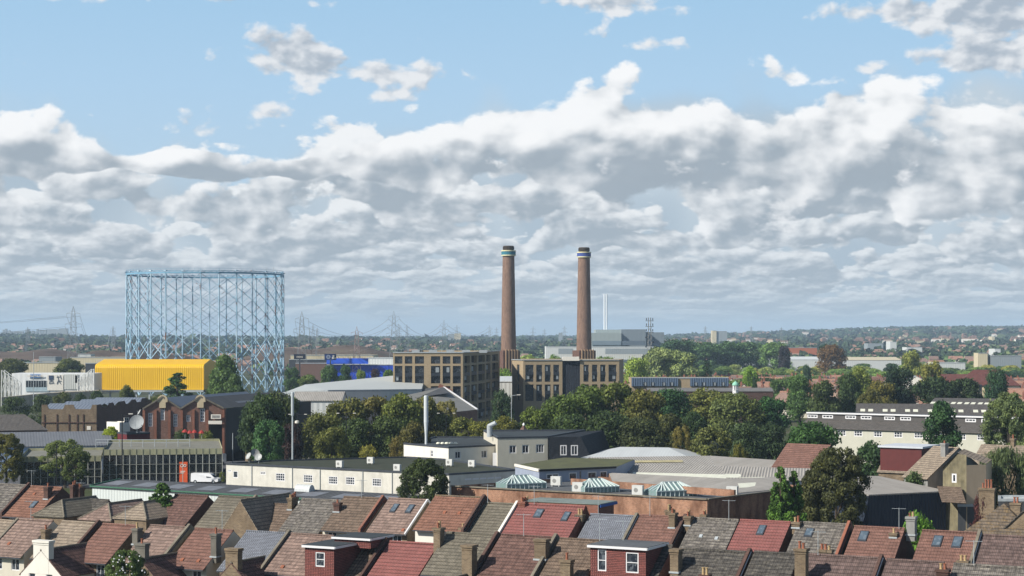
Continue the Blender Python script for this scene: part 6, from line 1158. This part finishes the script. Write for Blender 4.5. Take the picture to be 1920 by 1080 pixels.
for nm, a in dict(broad1=dict(seed=1, n=9000, leaf=.30, R=5.2), broad2=dict(seed=2, n=9000, leaf=.30, R=5.6, lobes=44), broad3=dict(seed=3, n=9000, leaf=.28, R=4.8, lobes=28, lr=(1.3, 2.4)), broad4=dict(seed=4, n=8000, leaf=.32, R=5.4, lobes=40, lr=(.9, 1.9)),
                  airy=dict(seed=5, n=9000, leaf=.20, R=5.4, lobes=60, lr=(.5, 1.1), base=.15), near=dict(seed=6, n=24000, leaf=.18, R=5.2, lobes=120, lr=(.5, 1.15), base=.08), cone=dict(seed=7, n=9000, leaf=.20, R=3.2, shape='cone', base=.02, lobes=70, lr=(.7, 1.3)),
                  cypress=dict(seed=8, n=20000, leaf=.16, R=3.1, shape='cone', base=.0, lobes=170, lr=(.45, .95)), column=dict(seed=9, n=9000, leaf=.24, R=3.2, shape='column', base=.05, lobes=45, lr=(.9, 1.5)), bush=dict(seed=10, n=5000, leaf=.34, R=7.5, shape='low', base=.02, lobes=40, lr=(1.5, 2.6)),
                  willow=dict(seed=11, n=16000, leaf=.22, R=5.5, lobes=60, lr=(.8, 1.5), base=.25, droop=1.3)).items(): PROTO[nm] = crown(**a)
def tree(kind, px, top, D, wpx, col, label, base_y=None, group=None, rz=None, k=1.0, name=None, z0=None):
    cm, tm_, H, R = PROTO[kind]; x = (px-CX)*D/F; g0 = (gz(x, D) if D > 1400 else 0.0) if z0 is None else z0; h = HC-(top-CY)*D/F-g0; w = wpx*D/F; nm = name or {'cone': 'conifer_tree', 'cypress': 'cypress_tree', 'bush': 'bush', 'willow': 'willow_tree', 'column': 'poplar_tree'}.get(kind, 'broadleaf_tree')
    t = T(nm, label, 'bush' if kind == 'bush' else 'tree', Vector((x, D, g0-.05)), group or ('bushes' if kind == 'bush' else 'trees among the buildings')); rz = random.uniform(0, 6.28) if rz is None else rz
    for n_, me in (('crown', cm), ('trunk', tm_)):
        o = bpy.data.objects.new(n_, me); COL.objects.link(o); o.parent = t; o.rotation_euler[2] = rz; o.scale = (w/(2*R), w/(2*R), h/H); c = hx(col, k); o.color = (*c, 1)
    return t
OL, DG, MG, YG, BR, DK, CG, LG = '#565d32', '#34462a', '#485c2f', '#848a38', '#6e5a30', '#283a29', '#2c4a2a', '#76865a'
X = [  # kind, column, top row, distance, width in pixels, colour, label
 ('broad2', 492, 738, 372, 88, DG, 'dark green tree right beside the brick hall'), ('broad1', 527, 733, 385, 78, '#3d4a2c', 'dark tree directly behind the tall grey phone mast'), ('broad3', 470, 752, 392, 54, DK, 'very dark tree at the right corner of the brick hall'), ('broad4', 505, 786, 358, 66, '#3a5a38', 'mid green tree below the darker ones left of the phone mast'), ('broad1', 548, 790, 366, 44, '#3b2f33', 'purplish dark tree hard against the phone mast'),
 ('broad3', 604, 770, 370, 84, OL, 'olive tree at the left end of the olive clump'), ('broad1', 652, 745, 388, 92, '#5c6034', 'olive-brown tree with a wispy top, left of centre in the clump'), ('broad4', 700, 742, 395, 84, '#605f36', 'olive-brown tree in the back of the clump'), ('broad2', 752, 738, 392, 92, '#55602e', 'deep olive tree right of the clump centre'), ('broad4', 796, 742, 402, 70, '#5c5f33', 'tree behind the silver flue'), ('broad3', 662, 782, 360, 84, '#39492a', 'dark green tree low in the front of the olive clump'), ('broad1', 727, 778, 362, 90, '#3c4b2a', 'broad dark tree in front, left of the silver flue'), ('broad4', 622, 800, 352, 70, '#585f32', 'olive tree low at the front left'), ('broad2', 775, 790, 350, 66, '#4b4b2a', 'dark olive tree just left of the flue foot'),
 ('broad1', 826, 772, 405, 66, OL, 'olive tree right of the silver flue'), ('airy', 838, 748, 420, 60, '#6b6a40', 'thin topped tree before the old works'), ('broad4', 870, 782, 398, 70, '#5a6130', 'yellow-olive tree behind the white block'), ('broad3', 908, 788, 392, 66, '#5f6430', 'olive tree behind the roof cowl'), ('bush', 940, 728, 470, 62, '#33462f', 'dark bush below the gap between the flats'), ('broad2', 946, 780, 400, 62, '#626532', 'olive tree left of the pyramid kiosk'),
 ('broad1', 1004, 762, 402, 76, '#50602c', 'green tree right of the pyramid kiosk'), ('broad3', 1046, 738, 410, 92, '#46582b', 'large green tree below the left half of the smaller flats'), ('broad2', 1100, 722, 418, 104, '#4a5c2d', 'tall broad tree in front of the navy bay'), ('broad4', 1152, 716, 420, 96, '#535f30', 'tall tree hiding the right end of the smaller flats'), ('broad1', 1204, 728, 415, 108, '#56592f', 'tree with a brownish edge right of the smaller flats'), ('broad4', 1075, 775, 378, 96, '#38492a', 'dark tree low behind the mansard'), ('broad2', 1140, 770, 372, 104, '#35452a', 'wide dark tree behind the pale roofed shed'), ('broad3', 1205, 780, 365, 90, '#3a432a', 'dark tree at the back of the corrugated roofs'),
 ('broad3', 1262, 726, 455, 92, '#2d4a2e', 'dark green rounded tree below the link block'), ('broad1', 1330, 727, 470, 104, '#5a6134', 'olive tree below the boarded block'), ('broad4', 1258, 775, 385, 66, '#3f4527', 'dark olive tree behind the shed vent pipes'), ('broad2', 1300, 772, 395, 64, '#33462b', 'dark tree in the middle of the right hand wood'), ('broad2', 1382, 736, 445, 110, '#55613a', 'wide olive-grey tree below the cupola'), ('broad1', 1440, 742, 455, 88, '#2f4f2e', 'fresh dark green tree right of the cupola tree'), ('airy', 1280, 795, 352, 50, '#605c32', 'yellow-brown tree at the front of the right hand wood'), ('broad4', 1335, 800, 350, 84, '#535a33', 'olive tree directly behind the corrugated factory'), ('broad3', 1400, 790, 360, 78, '#3b4b33', 'dark grey-green tree behind the factory ridge'), ('airy', 1386, 830, 345, 40, '#5f6230', 'small yellowish tree at the factory roof edge'), ('broad1', 1450, 790, 375, 66, '#2e3f2a', 'dark tree left of the red and grey roof'),
 ('broad2', 1524, 790, 333, 108, '#34512b', 'big fresh green tree left of the cream terrace'), ('broad3', 1500, 700, 560, 60, '#466038', 'green tree above the left end of the cream terrace'), ('broad1', 1548, 712, 520, 74, '#3c4a2a', 'dark tree behind the cream terrace, left'), ('broad4', 1592, 700, 530, 60, '#37492c', 'dark green tree behind the cream terrace roof'), ('broad2', 1610, 688, 610, 54, '#66743a', 'yellow-green tree above the cream terrace'), ('broad1', 1650, 712, 540, 66, '#5c5b2e', 'brown-olive tree behind the slate roofs'), ('broad3', 1686, 684, 545, 66, '#26382b', 'tall very dark tree right of the brown-olive one'), ('airy', 1632, 726, 500, 60, '#585a32', 'thin brownish tree in front of the tall dark one'),
 ('broad2', 1752, 706, 540, 90, '#2b3c26', 'wide dark tree behind the second slate roof'), ('broad4', 1806, 708, 545, 76, '#2c3c26', 'dark tree right end of the slate roofs'), ('broad1', 1750, 676, 690, 52, '#7d8044', 'bright yellow-green round tree before the white shed'), ('broad3', 1869, 690, 570, 48, '#2f4a33', 'round dark green tree in front of the school'), ('broad1', 1712, 656, 900, 50, '#7d8748', 'tall light green tree beyond the yellow-green one'),
 ('column', 1766, 750, 338, 74, '#2f4a2e', 'tall dark tree standing in front of the cream terrace'), ('near', 1893, 735, 345, 112, '#5c6b49', 'big grey-green tree at the right edge'), ('willow', 1885, 836, 262, 128, '#4c5a40', 'weeping willow at the right edge behind the four pot stack'), ('broad1', 1640, 826, 292, 90, '#33492f', 'dark round tree left of the maroon dormer'), ('near', 1568, 838, 238, 138, '#42472d', 'large brownish green tree between the cypress and the navy shed'), ('cypress', 1464, 874, 226, 68, '#45652c', 'bright green cypress in front of the dark brick wall, taller left tip'), ('cypress', 1489, 882, 227, 58, '#40602a', 'bright green cypress grown into another, right hand tip'), ('near', 1524, 880, 240, 70, '#3f432b', 'dark lower companion of the large brownish tree'),
 ('bush', 1716, 880, 262, 66, '#3f5233', 'bush left of the stained gable house'), ('bush', 1720, 955, 196, 96, '#52762f', 'bright green bush behind the twin pot stack'), ('bush', 1840, 915, 225, 44, '#4c3033', 'purple leaved bush below the stained gable'), ('near', 795, 858, 252, 106, '#384529', 'dark open crowned tree beside the orange brick wall'), ('cypress', 303, 905, 232, 96, '#3f5c2c', 'small dark conifer behind the terraces'), ('near', 236, 1030, 178, 92, '#4c5f3a', 'bushy tree with pale flowers at the bottom left'),
 ('near', 12, 812, 338, 76, '#5a5c33', 'olive tree at the left edge in front of the showroom'), ('airy', 122, 822, 336, 100, '#5a6840', 'airy light green tree in front of the left showroom'), ('airy', 143, 838, 334, 60, '#4c5a36', 'smaller airy tree beside the left showroom'), ('near', 208, 799, 395, 44, '#8a9a34', 'lime green tree beside the red site office'), ('bush', 340, 803, 398, 46, '#3b4f30', 'dark bush at the foot of the brick hall'), ('bush', 385, 806, 396, 44, '#586531', 'olive bush right of the hall foot'), ('bush', 416, 883, 350, 16, '#5f6b33', 'small round bush at the corner of the cream building'), ('bush', 512, 846, 356, 50, '#3b5a36', 'low green bush beside the road'),
 ('bush', 690, 832, 350, 54, '#717236', 'bright olive bush behind the mossy roof'), ('bush', 745, 815, 356, 50, '#5d5830', 'brown-olive bush left of the white block end wall'),
 ('column', 421, 664, 560, 62, '#4a6139', 'tall poplar clump overlapping the yellow shed corner'), ('column', 440, 700, 550, 40, '#465c38', 'shorter poplar at the right of the clump'), ('column', 404, 690, 565, 34, '#48603a', 'shorter poplar at the left of the clump'), ('cone', 333, 698, 560, 88, '#34522e', 'dark conifer in front of the yellow shed'), ('broad2', 237, 722, 590, 34, '#4c5630', 'small olive tree in front of the yellow shed'), ('bush', 180, 730, 585, 42, DG, 'dark bush below the left end of the yellow shed'),
 ('bush', 30, 742, 590, 70, '#3a4a2c', 'dark bush row left of the parapet building, first'), ('bush', 82, 738, 580, 60, '#38472b', 'dark bush under the white shop'), ('bush', 118, 733, 575, 60, '#47502e', 'olive bush under the picture panels'), ('bush', 150, 735, 585, 40, '#33432a', 'dark bush beside the lattice frame'), ('broad2', 22, 672, 880, 66, '#4b5531', 'round olive tree at the left behind the lattice frame'), ('broad4', 130, 672, 900, 66, '#515c33', 'round olive tree before the cream warehouse'), ('bush', 300, 738, 600, 60, '#4f5a2e', 'olive bush beneath the yellow shed'), ('bush', 455, 735, 560, 46, '#5a5a2e', 'olive bush beneath the gas holder'), ('bush', 492, 742, 545, 50, '#5c5c30', 'yellow-olive bush right of the poplars'),
 ('broad1', 548, 688, 830, 34, '#3f5a36', 'dark green tree right of the gas holder foot'), ('broad4', 578, 702, 800, 44, '#5b6e3a', 'light olive tree below the black sign'), ('broad2', 618, 684, 790, 38, '#466238', 'green tree in front of the retail shed, left'), ('broad1', 646, 682, 800, 32, '#3c5836', 'dark green tree in front of the blue shed'), ('bush', 705, 689, 820, 30, '#3c2a30', 'purple tree in front of the blue shed'), ('broad4', 728, 692, 815, 24, '#5d7a35', 'small fresh green tree against the larger flats'), ('broad1', 676, 692, 800, 22, '#6a8036', 'small yellow-green tree under the pinkish pylon'),
 ('broad2', 945, 690, 700, 40, '#6d8a42', 'light green tree in the gap between the flats'), ('broad4', 990, 664, 950, 40, '#7d9456', 'light green tree right of the left chimney'), ('broad1', 1040, 664, 940, 30, '#67844a', 'light green tree left of the right chimney'), ('broad2', 1135, 668, 950, 60, '#6f8a50', 'pale green tree behind the smaller flats'), ('broad3', 1192, 668, 760, 58, '#83994c', 'bright light green tree right of the smaller flats'), ('broad4', 1232, 650, 900, 74, '#7f8f63', 'pale grey-green tree cluster, tallest'), ('broad1', 1275, 656, 900, 70, '#7c8d60', 'pale grey-green tree right of the tallest'), ('broad3', 1270, 634, 1250, 84, '#3b5640', 'large dark tree on the skyline right of the plant'), ('broad2', 1322, 641, 1300, 74, '#4a6645', 'dark tree on the skyline, middle'), ('broad1', 1366, 639, 1320, 80, '#435f42', 'dark tree on the skyline, right of middle'), ('broad4', 1408, 641, 1340, 80, '#4d6848', 'dark tree on the skyline further right'), ('broad2', 1452, 641, 1280, 66, '#5d7a4b', 'lighter tree on the skyline'), ('broad3', 1470, 646, 1200, 24, '#33303a', 'purple dark tree on the skyline'), ('broad2', 1560, 646, 1150, 60, '#66523a', 'russet brown tree in the middle distance'), ('broad1', 1545, 644, 1400, 24, '#2d4a33', 'dark tree behind the russet one'), ('broad3', 1513, 682, 800, 22, '#3c5442', 'slim dark tree among suburban roofs'),
 ('cone', 1326, 678, 770, 50, '#2c4530', 'dark conifer among the suburban roofs'), ('broad2', 1406, 686, 740, 34, '#6f9040', 'fresh green tree among the roofs behind the boarded block'), ('column', 1414, 706, 600, 14, '#2f4332', 'narrow dark conifer right of the cupola'), ('broad1', 1470, 706, 640, 60, '#4d6640', 'green tree right of the narrow conifer')]
for q_ in X: tree(q_[0], q_[1], q_[2], q_[3], q_[4], q_[5], q_[6], k=1.28 if q_[3] < 650 else 1.12, z0=(0 if q_[3] < 1400 else None))
# flowers on the bottom left bush
m = MB(); p = Ap(243, 1060, 176)
for i in range(26): c = p+Vector((random.uniform(-1.4, 1.6), random.uniform(-1.2, .3), random.uniform(-.9, 1.1))); m.box(c, (.1, .1, .1), random.random()*3)
tag(m.build('blossom', WPVC, base=p), 'pale blossom on the bushy tree at the bottom left', None, None, 'stuff')

# ---------------------------------------------------------------- suburb in the middle distance
HB = []
FR = [tiles('far_tiles_%d' % i, hx(c), .25) for i, c in enumerate(('#9c7c6c', '#8a6b5c', '#a58a76', '#776660', '#a87a62'))]; FW = [CREAM, WHITE, paint('far_brick', hx('#8a6a58'), .2), PINKR]
def far_proto(i):
    t = gable_block('suburban_house', 'x', 'house', (0, 0), 0, (9, 11, 8, 14, 10)[i], (8, 8.5, 7.5, 8, 9)[i], 5.2, (8.6, 8.8, 8.3, 8.7, 9.2)[i], FW[i % 4], FR[i], hip=(3.2, 0, 3.5, 0, 0)[i], group='suburban houses')
    for x in (-2.6, 2.4):
        for z in (1.6, 4.0): MB().box((x, -(8, 8.5, 7.5, 8, 9)[i]/2-.04, z), (1.5, .1, 1.3)).build('window', GLASSD, t)
    c = MB(); c.box((1.2, 1.0, 8.2), (.9, .8, 3.0)); co = c.build('chimney', REDB, t); MB().lathe((1.2, 1.0, 9.7), [(.2, 0), (.16, .5)], 6).build('chimney_pot', POT, co); return t
protos = [far_proto(i) for i in range(5)]; used = set(); rs = random.Random(5); cnames = ['pinkish red', 'brown', 'tan', 'grey-brown', 'orange']
def put_house(x, y, ang, kind):
    o = copy_tree(protos[kind]) if kind in used else protos[kind]; used.add(kind); o.location = (x, y, gz(x, y) if y > 1400 else 0); o.rotation_euler = (0, 0, ang); px = CX+F*x/y
    where = ('right of the smaller flats' if px < 1380 else 'behind the school cupola' if px < 1520 else 'beyond the cream terrace' if px < 1700 else 'around the red roofed school') if px > 960 else ('beyond the gas holder' if px < 540 else 'behind the retail park')
    LBL.append((px, o)); o['label'] = '%s roofed suburban house %s, %s' % (cnames[kind], where, 'nearer rows' if y < 850 else 'middle rows' if y < 1150 else 'far rows'); o['group'] = 'suburban houses'; HB.append((px, y))
nh = 0; LBL = []; LBL2 = []
for row in range(26):
    Dr = 640+row*31
    for i in range(60):
        px = 1165+i*13.5*900/Dr+rs.uniform(-3, 3)
        if px > 1935: break
        D = Dr-(px-1400)*.10*Dr/900+rs.uniform(-4, 4); x = (px-CX)*D/F; ytop = CY+(HC-9)*F/D
        if rs.random() < .34 or (1765 < px < 1900 and D < 800) or (1600 < px < 1740 and 700 < D < 830) or (px < 1375 and D < 690) or (D > 1290 and 1380 < px < 1700) or nh > 225: continue
        put_house(x, D, rad(rs.choice((-14, -14, 76, -14))+rs.uniform(-6, 6)), rs.randrange(5)); nh += 1
for i in range(70):
    px = rs.choice((rs.uniform(0, 240), rs.uniform(240, 900), rs.uniform(540, 940))); D = rs.uniform(1850, 2900); put_house((px-CX)*D/F, D, rad(rs.uniform(-20, 20)), rs.choice((0, 2, 4, 4)))
# scattered trees: near ones individual, the far woodland one mass
fc = ['#466038', '#5d7547', '#6f8a50', '#33492f', '#7d8c58', '#54683c', '#8b8f52', '#3c5442']
nt = 0
for i in range(900):
    D = rs.uniform(680, 1500); px = rs.choice((rs.uniform(1165, 1940), rs.uniform(1165, 1940), rs.uniform(1165, 1940), rs.uniform(-10, 560), rs.uniform(540, 960), rs.uniform(960, 1165)))
    if nt > 235: break
    if nt > 150: px = rs.uniform(1165, 1600); D = rs.uniform(900, 1480)
    if (px < 560 and D < 1150) or (540 < px < 960 and D < 1130) or (1560 < px < 1930 and D < 860) or (960 < px < 1165 and D < 930): continue
    if 1386 < px < 1700 and 1150 < D < 1380 and rs.random() < .75: continue
    if 1024 < px < 1240 and 1000 < D < 1500: continue
    h = rs.uniform(6, 11); top = CY+(HC-h)*F/D; w = h*rs.uniform(.9, 1.6)*F/D; c = rs.choice(fc); reg = 'right of the smaller flats' if 1165 < px < 1400 else 'among the suburban roofs' if px >= 1400 else 'beyond the gas holder' if px < 560 else 'behind the larger flats' if px < 960 else 'behind the chimneys'
    tt = tree(rs.choice(('broad1', 'broad2', 'broad3', 'broad4')), px, top, D, w, c, '%s garden tree %s' % ({'#466038': 'mid green', '#5d7547': 'grey-green', '#6f8a50': 'light green', '#33492f': 'dark green', '#7d8c58': 'pale green', '#54683c': 'olive green', '#8b8f52': 'yellowish', '#3c5442': 'blue-green'}[c], reg), group='garden trees in the suburb', z0=0, k=1.2); LBL.append((px, tt)); nt += 1
ORD = 'leftmost second third fourth fifth sixth seventh eighth ninth tenth eleventh twelfth thirteenth fourteenth fifteenth sixteenth seventeenth eighteenth nineteenth twentieth'.split()
def number_labels():
    d = {}
    for px, o in LBL: d.setdefault(o['label'], []).append((px, o))
    for lb, L in d.items():
        if len(L) < 2: continue
        for i, (px, o) in enumerate(sorted(L, key=lambda q: q[0])): o['label'] = '%s, %s' % (lb, 'leftmost of its kind' if i == 0 else (ORD[i] if i < 20 else 'number %d' % (i+1))+' from the left')
number_labels()
for i in range(64):
    D = rs.uniform(1080, 1300); px = rs.uniform(1385, 1935); h = rs.uniform(6.5, 9.8); c = rs.choice(fc)
    if i > 50: D = rs.uniform(1000, 1130); px = rs.uniform(1720, 1930)
    tt = tree(rs.choice(('broad1', 'broad2', 'broad3', 'bush')), px, CY+(HC-h)*F/D, D, h*rs.uniform(1.0, 1.9)*F/D, c, '%s tree before the long white warehouse' % {'#466038': 'mid green', '#5d7547': 'grey-green', '#6f8a50': 'light green', '#33492f': 'dark green', '#7d8c58': 'pale green', '#54683c': 'olive green', '#8b8f52': 'yellowish', '#3c5442': 'blue-green'}[c], group='garden trees in the suburb', z0=0, k=1.35); LBL2.append((px, tt))
d_ = {}
for px, o in LBL2: d_.setdefault(o['label'], []).append((px, o))
for lb, L in d_.items():
    for i, (px, o) in enumerate(sorted(L, key=lambda q: q[0])): o['label'] = '%s, %s from the left' % (lb, ORD[i] if i else 'first')
def mass(name, label, n, seed, pick, cols, k=26):
    """far woodland: leafy clumps, one object"""
    r = np.random.RandomState(seed); V = []; MI = []; rnd = random.Random(seed)
    for i in range(n):
        px, D, h, w = pick(rnd); x = (px-CX)*D/F; g0 = gz(x, D); m_ = k; d = r.normal(size=(m_, 3)); d /= np.linalg.norm(d, axis=1)[:, None]; d[:, 2] = np.abs(d[:, 2])*1.0-.05; c = np.array((x, D, g0)); P = c+d*np.array((w/2, w/2, h))*r.uniform(.7, 1.08, (m_, 1)); s = w*.20*r.uniform(.6, 1.4, (m_, 1)); nr = d+r.normal(size=(m_, 3))*.35; t1 = np.cross(nr, r.normal(size=(m_, 3))); t1 /= np.linalg.norm(t1, axis=1)[:, None]; t2 = np.cross(nr/np.linalg.norm(nr, axis=1)[:, None], t1)
        V.append(np.stack([P-t1*s, P+t2*s*.8, P+t1*s, P-t2*s*.8], 1).reshape(-1, 3)); MI += [rnd.randrange(len(cols))]*m_
    V = np.concatenate(V); nf = len(V)//4; me = bpy.data.meshes.new(name); me.vertices.add(len(V)); me.vertices.foreach_set('co', V.ravel()); me.loops.add(len(V)); me.loops.foreach_set('vertex_index', np.arange(len(V))); me.polygons.add(nf); me.polygons.foreach_set('loop_start', np.arange(0, len(V), 4)); me.polygons.foreach_set('loop_total', np.full(nf, 4))
    for c in cols: me.materials.append(paint('far_leaf_'+c[1:], hx(c), .3, .9))
    me.update(); me.validate(); me.polygons.foreach_set('material_index', MI[:len(me.polygons)]); o = bpy.data.objects.new(name, me); COL.objects.link(o); tag(o, label, None, None, 'stuff'); return o
def p1(r): D = r.uniform(1900, 3900)**1.0; px = r.uniform(-40, 1990); return px, D, r.uniform(7, 13), r.uniform(9, 20)
def p2(r): D = r.uniform(3900, 10500); px = r.uniform(-40, 1990); return px, D, r.uniform(9, 17), r.uniform(20, 48)
def p3(r): D = r.uniform(1450, 2300); px = r.uniform(900, 1960) if r.random() < .7 else r.uniform(-30, 900); return px, D, r.uniform(6, 11), r.uniform(7, 14)
mass('far_woodland', 'dark belt of woodland below the horizon', 2600, 11, p1, ['#31432c', '#3c4f33', '#2b3a2b', '#4f5f3c'], 30)
mass('hill_woodland', 'hazy wooded hills along the horizon', 4200, 12, p2, ['#31432c', '#3c4f33', '#2b3a2b', '#46553a'], 20)
mass('middle_woodland', 'mixed green trees beyond the suburban roofs', 1100, 13, p3, ['#46603a', '#5d7547', '#3c5435', '#7d8c58', '#33492f'])
m = MB(); rr = random.Random(9)
for i in range(620):
    D = rr.uniform(3000, 8500); px = rr.uniform(1240, 1960) if rr.random() < .72 else rr.uniform(0, 1200); x = (px-CX)*D/F; g0 = gz(x, D); w = rr.uniform(7, 17); h = rr.uniform(7, 12); a = rr.uniform(-.4, .4); k = rr.choice((0, 1, 2, 2, 2)); m.box((x, D-8, g0+h/2), (w, 9, h), a, k); m.box((x, D-8, g0+h+1.2), (w*.8, 5, 2.4), a, 3)
o = m.build('far_houses', [PALE, WHITE, paint('far_brick', hx('#8a6a58'), .2), FR[0]]); tag(o, 'hundreds of tiny houses dotted over the far hillsides', None, None, 'stuff')
m = MB()
for i in range(420):
    D = rr.uniform(1500, 3000); px = rr.uniform(-20, 1960); x = (px-CX)*D/F; g0 = gz(x, D); w = rr.uniform(8, 16); a = rr.uniform(-.3, .3); m.box((x, D, g0+2.6), (w, 8, 5.4), a, rr.choice((0, 1, 2))); c, s_ = math.cos(a), math.sin(a); Q = lambda u, v, z: (x+u*c-v*s_, D+u*s_+v*c, g0+z); h = w/2+.3
    m.poly([Q(-h, -4.4, 5.2), Q(h, -4.4, 5.2), Q(h-2, 0, 8.6), Q(2-h, 0, 8.6)], 3+(i % 2)); m.poly([Q(h, 4.4, 5.2), Q(-h, 4.4, 5.2), Q(2-h, 0, 8.6), Q(h-2, 0, 8.6)], 3+(i % 2)); m.poly([Q(h, -4.4, 5.2), Q(h, 4.4, 5.2), Q(h-2, 0, 8.6)], 3); m.poly([Q(-h, 4.4, 5.2), Q(-h, -4.4, 5.2), Q(2-h, 0, 8.6)], 3)
o = m.build('far_suburb', [CREAM, WHITE, FW[2], FR[0], FR[4]]); tag(o, 'far suburban rooftops scattered among the trees', None, None, 'stuff')

# ---------------------------------------------------------------- air
def haze():
    m = MB(); m.box((0, 8000, 70), (16000, 16400, 143)); me = bpy.data.materials.new('haze'); me.use_nodes = True; n = me.node_tree.nodes; n.clear(); v = n.new('ShaderNodeVolumePrincipled'); v.inputs['Color'].default_value = (.60, .80, 1.0, 1); v.inputs['Density'].default_value = 9e-5; v.inputs['Anisotropy'].default_value = 0.0
    o = n.new('ShaderNodeOutputMaterial'); me.node_tree.links.new(v.outputs[0], o.inputs['Volume']); tag(m.build('haze', me), 'thin blue haze over the far distance', None, None, 'stuff')
haze()
